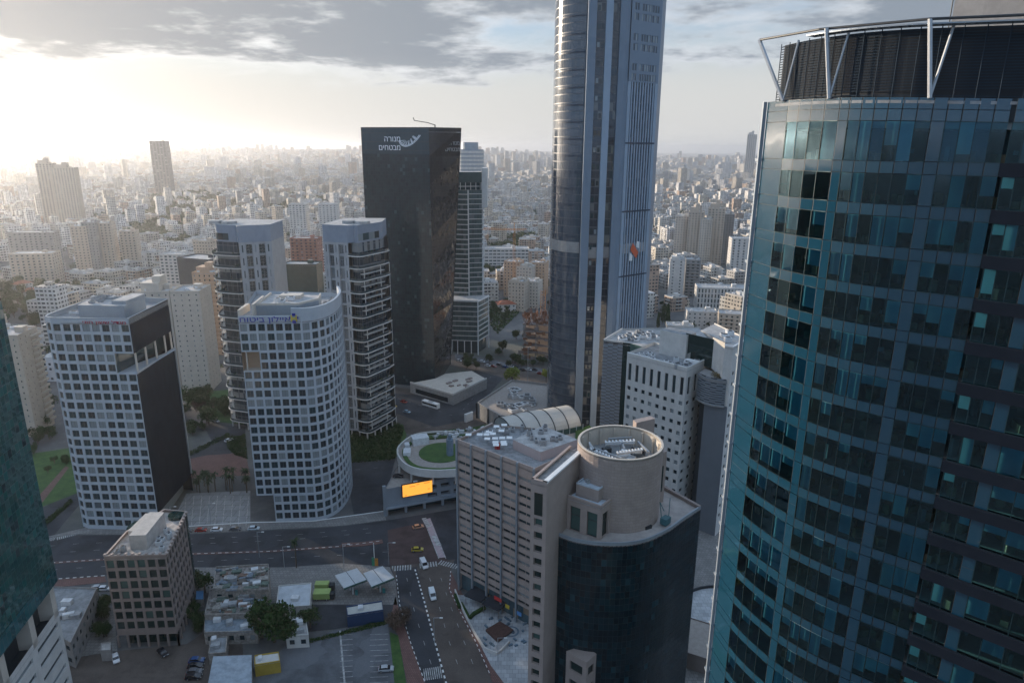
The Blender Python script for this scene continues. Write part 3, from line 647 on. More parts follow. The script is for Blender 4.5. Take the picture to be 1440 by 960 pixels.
# ------------------------------------------------------------------ twin residential towers with curved balconies
def balcony_tower(front, core, back, H, tiers, label, mirror, seed):
    """front: balcony edge path (left to right), core: straight stone part path, back: closing points"""
    rnd=random.Random(seed); cx=sum(p[0] for p in front)/len(front)
    r=thing('apartment_tower',label,'apartment tower',(cx,front[len(front)//2][1]+10,0))
    fh=H/(tiers+1.0)
    inner=offset(front,2.2); wall_path=inner
    # glazed walls behind the balconies
    g=MB(); 
    for i in range(len(wall_path)-1): g.wall(wall_path[i],wall_path[i+1],4.5,H-8,0)
    part('glazed_wall',g,curtain('apartment_glass',(0.008,0.018,0.028),(0.022,0.040,0.055),2.4,fh/2,line=(0.12,0.14,0.16),lw=0.12,lh=0.2,ior=1.55,blind=(0.22,0.23,0.23),pb=0.16),r)
    # core with vertical fins, slots and dark windows
    c=MB(); wins=[]; n=5; cc=cut(core,n)
    for i in range(n):
        if i%2==0: 
            facade(r,c,wins,[cc[i],cc[i+1]],4.5,tiers,fh*(H-8-4.5)/(tiers*fh),0.22,0.62,0.3)
        else:
            ins=offset([cc[i],cc[i+1]],0.8)
            for f in range(tiers):
                z=4.5+f*(H-12.5)/tiers; wins.append(((ins[0][0]+ins[1][0])/2,(ins[0][1]+ins[1][1])/2,z+(H-12.5)/tiers*.5,hypot(cc[i+1][0]-cc[i][0],cc[i+1][1]-cc[i][1])*.95,(H-12.5)/tiers*.88,atan2(cc[i+1][1]-cc[i][1],cc[i+1][0]-cc[i][0])))
            c.wall(ins[0],ins[1],4.5,H-8,0); c.prism([cc[i],cc[i+1],ins[1],ins[0]],H-9,H-8,0)
            for p,q in ((cc[i],ins[0]),(ins[1],cc[i+1])): c.wall(p,q,4.5,H-8,0)
            for f in range(tiers+1):
                z=4.5+f*(H-12.5)/tiers; c.prism([cc[i],cc[i+1],ins[1],ins[0]],z-.25,z+.12,0)
    poly=back
    for i in range(len(poly)-1): c.wall(poly[i],poly[i+1],0,H-8,0)
    part('wall',c,plain('apartment_stone_%d'%seed,(0.33,0.345,0.365),0.7,0.08,0.3,stain=0.2),r); place_windows(r,wins,MT['glass_dk'],MT['grey_metal'],'v')
    # balconies: one slab and one glass parapet for each tier
    for f in range(tiers):
        z=4.5+f*(H-12.5)/tiers; wob=0.5*sin(f*1.3+seed)
        e=offset(front,-0.3-0.25*(f%2)); k=0 if f%3 else 1
        slab=MB(); slab.prism(e+inner[::-1],z-.3,z+.12,0)
        b=part('balcony',slab,MT['offwhite'],r)
        gl=MB(); gl.strip(offset(front,-0.2),z+.12,z+1.15,0.08,0); part('railing',gl,RAIL,b)
        if not mirror: seg=front[len(front)//2:]
        else: seg=front[:len(front)//2+1]
        m=len(seg)//2; half=z+(H-12.5)/tiers/2
        sh=MB()
        if f<tiers-1 and (f%5!=4):
            sh.prism(offset(seg,0.2)[:m+2]+offset(seg,2.2)[:m+2][::-1],half-.12,half+.12,0)
            for p in (seg[0],seg[m],seg[-1]): sh.bar((p[0],p[1]+.5,z),(p[0],p[1]+.5,z+(H-12.5)/tiers),0.22,0)
            part('sunshade',sh,MT['offwhite'],r)
    # crown
    top=MB(); al=([core[0]]+core[1:]+front[1:] if not mirror else front[:-1]+core); ins=offset(front,2.6)
    pc=(core+ins[1:] if not mirror else ins[:-1]+core)
    top.prism(pc+back[1:-1] if True else pc,H-8,H,0,1); part('crown_wall',top,[plain('crown_panel_%d'%seed,(0.23,0.27,0.33),0.6,0.08,0.3),MT['roof_light']],r)
    hh=MB(); px=sum(p[0] for p in pc)/len(pc); py=sum(p[1] for p in pc)/len(pc)+3; nn=16
    hh.prism([(px+3.6*cos(2*pi*k/nn),py+3.6*sin(2*pi*k/nn)) for k in range(nn)],H,H+1.2,0); hh.box(px-9,px-4,py-2,py+3,H,H+1.4); part('roof_drum',hh,MT['roof_light'],r)
    dk=MB(); s=ins[len(ins)//4:-2] if not mirror else ins[1:len(ins)*3//4]; s=offset(s,-.12); 
    for i in range(len(s)-1): dk.wall(s[i],s[i+1],H-7.2,H-4,0)
    part('upper_window',dk,MT['glass_dk'],r)
    ft=MB(); 
    for p in cut(front,6)+cut(core,3): ft.bar((p[0],p[1]+1.5,0),(p[0],p[1]+1.5,4.5),0.4,0,6)
    part('column',ft,MT['offwhite'],r); o=r.children[-1]; 
    lb=MB(); lb.prism(offset(front,6)+[back[1]]+[back[0]] ,0.0,4.5,0) ; part('lobby',lb,MT['glass_dk'],r)
    pln=MB()
    for k in range(26):
        f=rnd.randrange(tiers); z=4.6+f*(H-12.5)/tiers; p=at(offset(front,0.6),rnd.uniform(1,plen(front)-1))
        for _ in range(9):
            q=Vector((p[0]+rnd.uniform(-.5,.5),p[1]+rnd.uniform(-.3,.3),z+rnd.uniform(.2,1.5))); a=Vector((rnd.uniform(-1,1),rnd.uniform(-1,1),rnd.uniform(-1,1))).normalized()*.4; b_=a.cross(Vector((0,0,1))).normalized()*.35
            pln.face([q-a,q-b_,q+a,q+b_])
    o=part('balcony_plants',pln,MT['hedge'],r); o['kind']='stuff'
RAIL=plain('balcony_glass',(0.03,0.05,0.06),0.08,0.1,0.5,spec=0.9)
fr=spline([(-75.6,313.5),(-72.8,311.9),(-70.6,311.4),(-68.8,312.8),(-65.2,320),(-61.6,327),(-60.4,331.5)],2)
balcony_tower(fr,[(-88,317.5),(-75.6,313.5)],[(-60.4,331.5),(-64,348),(-85,348),(-88,317.5)],105.5,16,
   'slim grey residential tower with curved white balconies, standing before the dark lettered glass tower',False,1)
fr=spline([(-148,344),(-146.5,334),(-144.8,328),(-142,325.4),(-136,323.4),(-131.4,322.2),(-129.5,322.8)],2)
balcony_tower(fr,[(-129.5,322.8),(-116.2,329)],[(-116.2,329),(-117,350),(-142,356),(-148,344)],104,15,
   'slim grey residential tower with curved white balconies, behind the block with blue lettering',True,2)

# ------------------------------------------------------------------ dark glass tower with white lettering and leaf emblem
def dark_tower():
    r=thing('glass_office_tower','tall black glass office tower with flat top, white lettering and white wing emblem','office tower',(-60,410,0))
    A,B=(-85.3,400.0),(-46.3,390.2); C0,C1=(-41.3,437),(-29.2,398); Zt=150.3
    gl=curtain('black_tower_glass',(0.006,0.020,0.030),(0.012,0.034,0.044),1.5,1.95,line=(0.006,0.012,0.018),ior=1.5,jit=0.03,spec=0.5,blind=(0.04,0.075,0.085),pb=0.05)
    gr=curtain('bronze_tower_glass',(0.014,0.014,0.018),(0.026,0.025,0.028),1.5,1.95,line=(0.010,0.011,0.014),ior=1.6,spec=0.4,jit=0.05)
    w=MB(); w.wall(A,B,0,Zt-14,0); part('glass_wall',w,gl,r)
    w=MB(); L=40; n=10
    def Q(t,z): k=z/Zt; c=(C0[0]+(C1[0]-C0[0])*k,C0[1]+(C1[1]-C0[1])*k); return (B[0]+(c[0]-B[0])*t,B[1]+(c[1]-B[1])*t)
    for j in range(n):
        za,zb=j*Zt/n,(j+1)*Zt/n; w.face([(*B,za),(*Q(1,za),za),(*Q(1,zb),zb),(*B,zb)],0,[(0,za),(L,za),(L,zb),(0,zb)])
    part('side_glass_wall',w,gr,r)
    bk=MB(); bk.wall(C0,(-72,452),0,Zt-.5); bk.wall((-72,452),A,0,Zt-.5); bk.face([(*C0,0),(C0[0],C0[1]+.2,0),(-52,430,Zt-.5),(*C1,Zt-.5)]); bk.prism([A,B,C1,(-50,432),(-76,436)],Zt-2.5,Zt-2,1); part('back_wall',bk,[MT['dark'],MT['roof_grey']],r)
    tp=MB(); tp.wall((A[0],A[1]-.02),(B[0],B[1]-.02),Zt-14,Zt,0); part('sign_panel',tp,curtain('top_screen',(0.02,0.045,0.06),(0.026,0.055,0.07),1.5,4.6,line=(0.01,0.02,0.025),lh=0.3,ior=1.5,jit=.01),r)
    ed=MB(); ed.bar((*A,Zt),(*B,Zt),.3,0); ed.bar((*B,Zt),(*C1,Zt),.3,0); ed.bar((A[0],A[1],0),(A[0],A[1],Zt),.22,0); ed.bar((C1[0],C1[1],Zt),(C0[0],C0[1],0),.25,0); part('trim',ed,MT['dark'],r)
    d=Vector((B[0]-A[0],B[1]-A[1])).normalized(); wh=plain('white_sign',(0.85,0.88,0.92),0.5,0.03); o=0.25
    def pt(t,z): return (A[0]+d.x*t+d.y*o, A[1]+d.y*t-d.x*o, z)
    for txt,t,z,wd,sz in (('הרונמ',13.6,Zt-7.4,9.4,4.3),('םיחטבמ',10.2,Zt-12.0,12.8,4.3)):
        sign('lettering',txt,sz,wd,pt(t,z),d,wh,r)
    # wing emblem: sweeping feathers cut by slots
    em=MB()
    for k in range(6):
        a0=k/6; 
        for s in range(14):
            def P(t,w_):
                ang=pi*1.02+t*pi*0.62; R=5.2-0.72*k+w_; x=27.6+R*cos(ang)*0.95+t**2*(5.8-0.4*k); z=Zt-6.5+R*sin(ang)*.98+t**3*(7.2-0.5*k); return pt(x,z)
            if k>1 and s%2: continue
            t0,t1=s/14,(s+.95)/14; em.face([P(t0,-.25),P(t0,.22),P(t1,.22),P(t1,-.25)]); 
    part('emblem',em,wh,r)
    d2=Vector((C1[0]-B[0],C1[1]-B[1])).normalized(); 
    for txt,t,z,wd,sz in (('הרונמ',0.62,Zt-9.0,6.0,3.2),('םיחטבמ',0.50,Zt-12.4,8.6,3.2)):
        p=Q(t,z); sign('lettering',txt,sz,wd,(p[0]+d2.y*.5,p[1]-d2.x*.5,z),d2,plain('dim_white_sign',(0.40,0.40,0.40),0.5,0.03),r)
    cr=MB(); cr.bar((-43,392,Zt),(-43,392,Zt+1.6),.4,0); cr.bar((-43,392,Zt+1.4),(-47,391.2,Zt+2.6),.28,0); cr.bar((-47,391.2,Zt+2.6),(-54,389.8,Zt+3.6),.25,0); cr.bar((-54,389.8,Zt+3.6),(-54.5,389.7,Zt+5.2),.3,0); part('window_cleaning_arm',cr,MT['dark'],r)
dark_tower()

# ------------------------------------------------------------------ low stone deck in front of the dark tower
def stone_deck():
    pts=[G(545,556,7),G(601,570,7),G(638,585,7),G(684,543,7),G(628,525,7),G(600,540,7)]
    pts=[(-60,372),(-46,366),(-33.5,352),(-18,385),(-33,398),(-44,389)]
    r=thing('podium_building','low flat podium with pale stone roof terrace at the foot of the dark lettered tower','podium',(-40,375,0))
    b=MB(); b.prism([(-60,381),(-49,373),(-33,361),(-15,389),(-25,405),(-41,399),(-46,390)],0,6.0,0,1); part('wall',b,[MT['concrete'],MT['cream']],r)
    w=MB(); a,c=(-57,379),(-36,363.4); w.wall((a[0]-.1,a[1]-.1),(c[0]-.1,c[1]-.1),1.0,3.6); part('strip_window',w,MT['glass_dk'],r)
    p=MB(); p.strip([(-60,381),(-49,373),(-33,361),(-15,389)],6,7,.5); part('parapet',p,MT['offwhite'],r)
    t=MB(); rn=random.Random(4)
    for k in range(10): x,y=rn.uniform(-38,-24),rn.uniform(374,392); t.obox((x,y),(rn.uniform(1,4),rn.uniform(.8,2)),.9,6,6.7)
    part('planter',t,MT['brown_stone'],r)
stone_deck()

# ------------------------------------------------------------------ striped tower behind, with lower wing
def stripes(root,path,z0,z1,fh,glass,slabmat,out=0.9,th=0.45,inset_every=0):
    g=MB(); s=0
    for i in range(len(path)-1): s=g.wall(path[i],path[i+1],z0,z1,0,s)
    part('glazed_wall',g,glass,root)
    o=offset(path,-out); n=int((z1-z0)/fh)
    for f in range(n+1):
        z=z0+f*fh; b=MB(); b.prism([*o]+[*path][::-1],z-th/2,z+th/2,0); part('balcony',b,slabmat,root)
def striped_tower():
    r=thing('apartment_tower','slender dark green tower with closely stacked white balcony lines, right behind the dark lettered tower','apartment tower',(-32,485,0))
    gl=curtain('green_tower_glass',(0.06,0.09,0.088),(0.09,0.13,0.125),1.8,3.4,line=(0.2,0.23,0.23),ior=1.5,blind=(0.16,0.18,0.18),pb=0.1)
    P=[(-44,490),(-43,476),(-31,474),(-30.4,478),(-21.5,480),(-21.5,498)]
    stripes(r,P[1:3],38,112,3.4,gl,MT['offwhite'],1.4,.5); stripes(r,P[3:5],38,112,3.4,gl,MT['offwhite'],.7,.4); stripes(r,P[4:6],38,112,3.4,gl,MT['offwhite'],.8,.4)
    w=MB(); w.wall(P[0],P[1],38,124); w.wall(P[2],P[3],38,112); w.wall((-21.5,498),(-44,490),38,124); part('wall',w,MT['offwhite'],r)
    c=MB(); c.prism([(-43,476),(-22,480),(-22,497),(-44,490)],117,124,0,1); c.prism([(-42,478),(-23,481),(-23,495),(-42,489)],112,117,2); part('crown',c,[plain('dark_green_screen',(0.04,0.075,0.075)),MT['roof_light'],MT['glass_dk']],r)
    f=MB()
    for p in cut([(-43,475.8),(-22,479.8)],6): f.bar((*p,112),(*p,117),.3,0)
    f.bar((-43,475.7,114.5),(-22,479.7,114.5),.3,0); part('crown_frame',f,MT['offwhite'],r)
    s=MB(); s.prism([(-21.5,480),(-18,481),(-18,499),(-21.5,498)],100,126.5,0); part('stair_shaft',s,MT['offwhite'],r)
    q=thing('office_building','low striped annex with white frame at the foot of the slender green tower','office building',(-30,468,0))
    P=[(-43,461.5),(-23.7,459.5),(-17.0,478)]; stripes(q,P,10,38,3.5,gl,MT['offwhite'],.6,.5)
    t=MB(); t.prism([(-43.6,461),(-23.5,458.9),(-16.5,478.4),(-44,473)],38,39,0,1)
    for p in (P[0],P[1],P[2]): t.bar((p[0],p[1]-.4,0),(p[0],p[1]-.4,38.5),.55,0)
    for p in cut([P[0],P[1]],4): t.bar((p[0],p[1],0),(p[0],p[1],10),.4,0)
    part('frame',t,[MT['white_paint'],MT['roof_light']],q)
    b=MB(); b.prism([(-42,466),(-24,464),(-19,478),(-42,472)],0,10,0); part('lobby',b,MT['glass_dk'],q)
striped_tower()
def round_tower():
    r=thing('round_tower','pale round tower peeping out between the dark lettered tower and the slender green tower','tower',(-55,850,0))
    b=MB(); n=20; c=(-52,850)
    for k in range(30):
        z=k*4.6; rr=17; b.prism([(c[0]+rr*cos(2*pi*j/n),c[1]+rr*sin(2*pi*j/n)) for j in range(n)],z,z+2.8,0); b.prism([(c[0]+(rr-.6)*cos(2*pi*j/n),c[1]+(rr-.6)*sin(2*pi*j/n)) for j in range(n)],z+2.8,z+4.6,1)
    part('wall',b,[MT['offwhite'],MT['grey_metal']],r)
    t=MB(); t.prism([(c[0]+10*cos(2*pi*j/n),c[1]+10*sin(2*pi*j/n)) for j in range(n)],138,146,0); part('roof_drum',t,MT['grey_metal'],r)
round_tower()

# ------------------------------------------------------------------ the tallest tower, half round on its left
def tallest():
    r=thing('glass_office_tower','tallest grey and glass skyscraper, running out of the top of the frame','skyscraper',(42,335,0))
    Zt=228.0
    arc=[(18.6,340)]+[(36.5-17.8*cos(t),334-17.2*sin(t)) for t in [R_(a) for a in range(0,76,4)]]
    gold=curtain('left_curve_glass',(0.045,0.062,0.085),(0.065,0.085,0.11),1.5,3.62,line=(0.035,0.05,0.07),lw=0.05,lh=0.4,ior=1.8,jit=0.010,blind=(0.06,0.075,0.09),pb=0.08,rough=0.10)
    dkg=curtain('recess_glass',(0.012,0.022,0.038),(0.035,0.045,0.06),1.9,3.62,line=(0.05,0.06,0.075),lh=0.4,ior=1.7,jit=0.03,blind=(0.16,0.16,0.155),pb=0.14)
    g=MB(); u=0
    for i in range(len(arc)-1): u=g.wall(arc[i],arc[i+1],0,Zt,0,u)
    part('curved_glass_wall',g,gold,r,smooth=False)
    # dark belts every two floors on the curve
    for f in range(30):
        z=6+f*7.24; b=MB(); b.strip(offset(arc[7:],-0.08),z,z+.7,0.1); part('belt',b,BELT,r)
    pier=plain('tower_grey_panel',(0.18,0.23,0.29),0.5,0.06,0.15,metal=0.1); lite=plain('tower_light_panel',(0.30,0.37,0.45),0.5,0.06,0.15,metal=0.1)
    x=[31.4,34.8,38.9,41.7,44.9,49.2]
    b=MB(); b.prism([(31.2,317.6),(31.4,315.4),(34.9,314.6),(35.2,318)],0,Zt,0); part('pier',b,pier,r)
    b=MB(); b.wall((35.1,316.6),(38.9,316.2),0,Zt); part('glass_wall',b,dkg,r)
    b=MB(); b.prism([(38.8,317),(38.9,314.6),(41.8,314.3),(41.9,317)],0,Zt,0); part('pier',b,lite,r)
    b=MB(); b.wall((41.8,317.6),(45.0,317.3),0,Zt); part('glass_wall',b,dkg,r)
    b=MB(); b.prism([(44.8,318),(45.0,315.0),(47.6,314.6),(49.3,315.3),(49.3,318)],0,Zt,0); part('pier',b,pier,r)
    for xx in (36.1,37.9): 
        for f in range(30):
            z=8+f*7.24; m=MB(); m.box(xx-.55,xx+.55,316.15,316.4,z,z+2.0); o=part('window',m,MT['glass_dk'],r)
    # right face: fins below, punched wall above
    A,B=Vector((49.3,315.3)),Vector((64.3,326.6)); d=(B-A).normalized(); L=(B-A).length; nrm=Vector((d.y,-d.x))
    zs=168.0
    b=MB(); b.wall(A,B,0,zs,0); part('glass_wall',b,curtain('fin_glass',(0.008,0.012,0.02),(0.02,0.028,0.04),1.7,3.62,line=(0.03,0.04,0.05),lh=0.4,ior=1.6,jit=0.03,blind=(0.16,0.15,0.14),pb=0.22),r)
    nf=11
    for k in range(nf):
        t=(k+.5)/nf*L; p=A+d*t; w=0.34 if k not in (0,nf-1) else .8
        q=[p-d*w+nrm*0.55,p+d*w+nrm*0.55,p+d*w,p-d*w]; b=MB(); b.prism([tuple(v) for v in q],0,zs+(k%3)*0.0,0); part('fin',b,lite,r)
    for z in (22,52,82,112,142):
        b=MB(); p,q=A+nrm*.6,B+nrm*.6; b.strip([tuple(p),tuple(q)],z,z+.7,.2); part('belt',b,BELT,r)
    wb=MB(); wins=[]; n=12; cc=cut([tuple(A+nrm*.5),tuple(B+nrm*.5)],n); nfl=15; fh=(Zt-zs)/nfl
    sol=[(0,f) for f in range(nfl)]+[(n-1,f) for f in range(nfl)]+[(i,f) for i in range(n) for f in (2,5,8,11,14)]+[(3,f) for f in range(nfl)]
    facade(r,wb,wins,cc,zs,nfl,fh,0.72,0.72,0.3,solid=sol); part('upper_wall',wb,pier,r); place_windows(r,wins,window_glass('sky_lit_window',(0.05,0.07,0.09),(0.30,0.33,0.34),0.5,0.1,1.8,(0.10,0.12,0.14)),pier,lim=96)
    for pth,za,zb in ((offset(arc,-0.25),93,98),([(35.1,316.3),(38.9,315.9)],91,96),([(41.8,317.3),(45,317)],91,96),([tuple(A+nrm*.4),tuple(B+nrm*.4)],93,97.5)):
        mb=MB(); mb.strip(pth,za,zb,0.3); part('plant_floor',mb,MT['concrete'],r)
    sd=MB(); sd.wall(B,(70,345),0,Zt); sd.wall((70,345),(52,366),0,Zt); sd.wall((52,366),(26,362),0,Zt); sd.wall((26,362),(18.6,340),0,Zt); sd.prism([(20,338),(36,318),(49,317),(63,328),(69,345),(52,364),(27,360)],Zt-1,Zt-.4,0); part('back_wall',sd,pier,r)
    ee=MB(); ee.bar((B.x,B.y,0),(B.x,B.y,Zt),.6,0); part('edge_trim',ee,lite,r)
    # orange and white banner on the fins
    bn=MB(); c=A+d*(L*.48)+nrm*.9
    def bp(t,z): p=c+d*t; return (p.x,p.y,z)
    bn.face([bp(-2.6,94.5),bp(-1.2,97.8),bp(2.9,93.0),bp(1.6,90.2)],0); part('banner',bn,plain('orange_banner',(0.62,0.12,0.05),0.6,0.1),r)
    bn=MB(); bn.face([bp(-3.2,89.5),bp(-3.0,93.5),bp(-.9,91.8),bp(-1.0,89.3)]); bn.face([bp(1.2,95.6),bp(1.4,98.4),bp(3.2,98.0),bp(3.3,94.8)]); part('banner',bn,MT['white_paint'],r)
BELT=plain('belt_metal',(0.03,0.045,0.07),0.4,0.1,0.5)
tallest()

# ------------------------------------------------------------------ striped stone block (hotel like) with vertical ribs
def ribbed_block():
    r=thing('office_building','broad pinkish stone block with rows of dark strip windows between slim vertical ribs','office building',(-4,198,0))
    A,B=(-16.7,194.1),(6.6,174.6); z0=6.5; n=16; fh=(50.3-z0)/n
    wb=MB(); wins=[]; cols=cut([A,B],5)
    facade(r,wb,wins,cols,z0,n,fh,0.96,0.42,0.5)
    A2=(-6.5,207.5); K1,K2=(22,190),(12,203); wb.wall(A2,A,0,53.2); wb.wall(B,K1,0,53.2); wb.wall(K1,K2,0,53.2); wb.wall(K2,A2,0,53.2)
    wb.wall(A,B,50.3,53.2); part('wall',wb,MT['pink_stone'],r); place_windows(r,wins,MT['glass_dk'],MT['pink_stone'],'v')
    mu=MB()
    d=Vector((B[0]-A[0],B[1]-A[1])).normalized(); nr=Vector((d.y,-d.x))
    for p in cols:
        b=MB(); q=Vector(p); b.prism([tuple(v) for v in (q-d*.28+nr*.55,q+d*.28+nr*.55,q+d*.28,q-d*.28)],0,53.6,0); part('rib',b,MT['grey_metal'],r)
    lb=MB(); q=offset([A,B],1.2); lb.wall(q[0],q[1],0,z0); part('shop_front',lb,curtain('shop_glass',(0.05,0.09,0.11),(0.10,0.16,0.18),2.0,3.2,line=(0.12,0.12,0.12),ior=1.5,blind=(0.3,0.22,0.15),pb=.15),r)
    rf=MB(); rf.prism([A,B,K1,K2,A2],52.0,52.4,0); part('roof',rf,MT['roof_grey'],r)
    pp=MB(); pp.strip([A2,A,B,K1],53.2,53.6,.5); part('parapet',pp,MT['pink_stone'],r)
    ph=MB(); ph.prism([(0.5,190),(8.5,181.5),(20,190.5),(10,201)],52.4,55.4,0,1); part('penthouse',ph,[plain('pink_render',(0.46,0.38,0.37),0.8,0.06,0.3),MT['roof_light']],r)
    rn=random.Random(6)
    for k in range(60):
        x,y=-12.5+(k%7)*2.5+rn.uniform(-.8,.8),188+(k//7)*2.6+rn.uniform(-.7,.7)
        if rn.random()<.35: continue
        if y<191-(x+13)*.8+3 or y>197+(x+13)*.75 or x>-.5: continue
        zq=54.4+(k%5)*.11; q=thing('parasol','square white parasol on the roof terrace of the ribbed stone block','parasol',(x,y,52.4),'white parasols on the roof terrace')
        m=MB(); m.prism([(x-.9,y-.9),(x+.9,y-.9),(x+.9,y+.9),(x-.9,y+.9)],zq,zq+.08); part('canopy',m,MT['white_paint'],q)
        m=MB(); m.bar((x,y,52.4),(x,y,zq),.06); part('pole',m,MT['steel'],q)
    rd=MB(); rd.box(-5.0,-3.4,189.5,191,52.4,54); part('awning',rd,plain('red_awning',(0.4,0.03,0.03)),r)
    roof_units(r,[(3,190),(9,184),(18,190),(10,199)],10,MT['plant_grey'],55.4,seed=21,smin=.8,smax=2.2)
    roof_units(r,[(-5,203),(2,194),(9,201),(2,205)],7,MT['plant_grey'],52.4,seed=22,smin=.8,smax=2)
    roof_units(r,[(-12,195),(-9,192),(-4,203),(-6,205)],5,MT['plant_white'],52.4,seed=23,smin=.8,smax=2)
    sg=MB(); p=Vector(A)+d*19+nr*.7
    for k,(c0,w,z) in enumerate((((.55,.05,.05),3.0,5.2),((.6,.45,.05),1.6,4.4),((.1,.25,.5),1.8,4.2))):
        m=MB(); p=Vector(A)+d*(16+4.6*k)+nr*.8; m.prism([tuple(v) for v in (p,p+d*w,p+d*w+nr*.2,p+nr*.2)],z-.5,z+.7); part('shop_sign',m,plain('shop_sign_%d'%k,c0),r)
ribbed_block()

# ------------------------------------------------------------------ stone and glass tower with drum, lower centre right
def drum_tower():
    r=thing('office_tower','brown stone and black glass office tower with a big open drum of rooftop machinery','office tower',(26,152,0))
    st=plain('drum_stone',(0.36,0.29,0.26),0.7,0.08,0.35,stain=0.1); tile,nt,b_,o_=newmat('tiled_stone')
    uv=nd(nt,'ShaderNodeUVMap').outputs[0]
    br=nd(nt,'ShaderNodeTexBrick',{'Vector':uv,'Color1':(0.33,0.27,0.245,1),'Color2':(0.38,0.31,0.28,1),'Mortar':(0.25,0.2,0.18,1),'Scale':1.0,'Mortar Size':0.03,'Brick Width':1.5,'Row Height':0.75})
    gp=nd(nt,'ShaderNodeNewGeometry').outputs['Position']
    n_=nd(nt,'ShaderNodeTexNoise',{'Vector':gp,'Scale':0.3,'Detail':5}).outputs[0]
    nt.links.new(mixc(nt,mapr(nt,n_,0.4,0.7,0,0.3),br.outputs[0],(0.22,0.18,0.165)),b_.inputs['Base Color']); b_.inputs['Roughness'].default_value=0.75
    # curved glass body
    P=spline([(9.2,139.6),(13.2,136.6),(17,135.1),(21,134.5),(26,134.7),(31,136.4),(36.6,140.6),(41.5,145.7),(46.9,151.0)],5)
    gl=curtain('black_green_glass',(0.002,0.010,0.016),(0.005,0.026,0.036),1.15,1.7,line=(0.012,0.026,0.032),lw=.04,lh=.06,ior=1.5,spec=.5,jit=0.035,blind=(0.012,0.05,0.065),pb=0.06)
    g=MB(); u=0
    for i in range(len(P)-1): u=g.wall(P[i],P[i+1],0,54.6,0,u)
    u=g.wall(P[-1],(38,168),0,54.6,0,u); part('glass_wall',g,gl,r)
    te=MB(); te.prism(P+[(38,168),(16,160)],54.3,54.7,0); part('terrace_roof',te,plain('terrace_screed',(0.40,0.36,0.34),0.85,0.2,0.4),r)
    tr=MB(); tr.strip(P,54.7,55.4,0.35); part('parapet',tr,MT['grey_metal'],r); tr=MB(); tr.strip([P[-1],(39,163)],54.7,55.6,.8); part('parapet',tr,MT['brown_stone'],r)
    # stone slab wall with one column of windows
    a,b=(4.3,134.1),(7.7,132.4); d=Vector((b[0]-a[0],b[1]-a[1])).normalized()
    wb=MB(); wins=[]; n=19; fh=3.3
    facade(r,wb,wins,[a,b],0,n,fh,0.52,0.56,0.7,sill=0.5); wb.wall(a,b,n*fh,70.8)
    # tall opening near the top
    back_l,back_r=(14.0,151.5),(17.6,149.6)
    wb.wall(b,back_r,0,70.8); wb.wall(back_l,a,0,70.8); part('wall',wb,st,r); place_windows(r,wins,MT['glass_gr'],MT['brown_stone'])
    tw=MB(); q=offset([(a[0]+.9*d.x,a[1]+.9*d.y),(b[0]-.9*d.x,b[1]-.9*d.y)],-0.03); tw.wall(q[0],q[1],62.8,68.2); part('window',tw,MT['glass_gr'],r)
    tp=MB(); tp.prism([a,b,back_r,back_l],70.0,70.2,1); tp.strip([back_l,a],70.8,71.2,.6,0); tp.strip([a,b],70.8,71.2,.6,0); tp.strip([b,back_r],70.8,71.2,1.1,2); part('wall_cap',tp,[st,MT['roof_grey'],MT['white_paint']],r)
    # drum
    cx,cy,rad=25.9,149.6,10.1; n=48; ring=[(cx+rad*sin(2*pi*k/n),cy-rad*cos(2*pi*k/n)) for k in range(n+1)]
    dr=MB(); u=0
    for i in range(n): u=dr.wall(ring[i],ring[i+1],54.7,73.0,0,u)
    part('drum_wall',dr,tile,r)
    di=MB(); ins=offset(ring,.55)
    for i in range(n): di.prism([ring[i],ring[i+1],ins[i+1],ins[i]],72.6,73.2,0)
    for i in range(n): di.wall(ins[i+1],ins[i],68.5,73.0,0)
    for i in range(0,n,3): di.obox(offset(ring,.9)[i],(.35,.35),0,68.5,72.6,0)
    part('drum_rim',di,MT['cream'],r)
    fl=MB(); fl.prism([(cx+(rad-.6)*sin(2*pi*k/n),cy-(rad-.6)*cos(2*pi*k/n)) for k in range(n)],68.3,68.5,0); part('drum_floor',fl,MT['roof_grey'],r)
    rn=random.Random(15)
    for k in range(10):
        t=rn.uniform(0,2*pi); q=rn.uniform(1,7); x,y=cx+q*cos(t),cy+q*sin(t); m=MB(); m.obox((x,y),(rn.uniform(1.2,3.6),rn.uniform(.8,1.8)),rn.choice((.3,.9,-.5)),68.5,rn.uniform(69.6,71.4)); part('cooling_unit',m,[MT['plant_white'],MT['plant_grey'],MT['dark']][k%3],r)
    for (p,q,rr) in (((-7,-1),(-2,-6.5),.35),((-6,0),(-.5,-5.4),.3),((-3,3),(4,4),.4),((-3,2),(4,3),.3),((-1,-3),(5,-1),.35),((5,4),(6.5,-2),.3),((-7,2),(-6,-4),.35),((1,0),(1,5),.3),((-2,5.6),(4,6.6),.3)):
        m=MB(); m.bar((cx+p[0],cy+p[1],71.3),(cx+q[0],cy+q[1],71.3),rr); 
        for e in (p,q): m.bar((cx+e[0],cy+e[1],68.5),(cx+e[0],cy+e[1],71.3),.12)
        if rr>.32:
            for k in range(9): t=k/8; m.box(cx+p[0]+(q[0]-p[0])*t-.18,cx+p[0]+(q[0]-p[0])*t+.18,cy+p[1]+(q[1]-p[1])*t-.6,cy+p[1]+(q[1]-p[1])*t+.6,71.5,71.8)
        part('pipe_rack',m,MT['plant_white'] if rr>.32 else MT['steel'],r)
    # square pavilion on the terrace
    F,Lf,Rt=(20.2,136.5),(13.0,141.4),(25.4,143.2); Bk=(18.2,148.1)
    pv=MB(); wins=[]
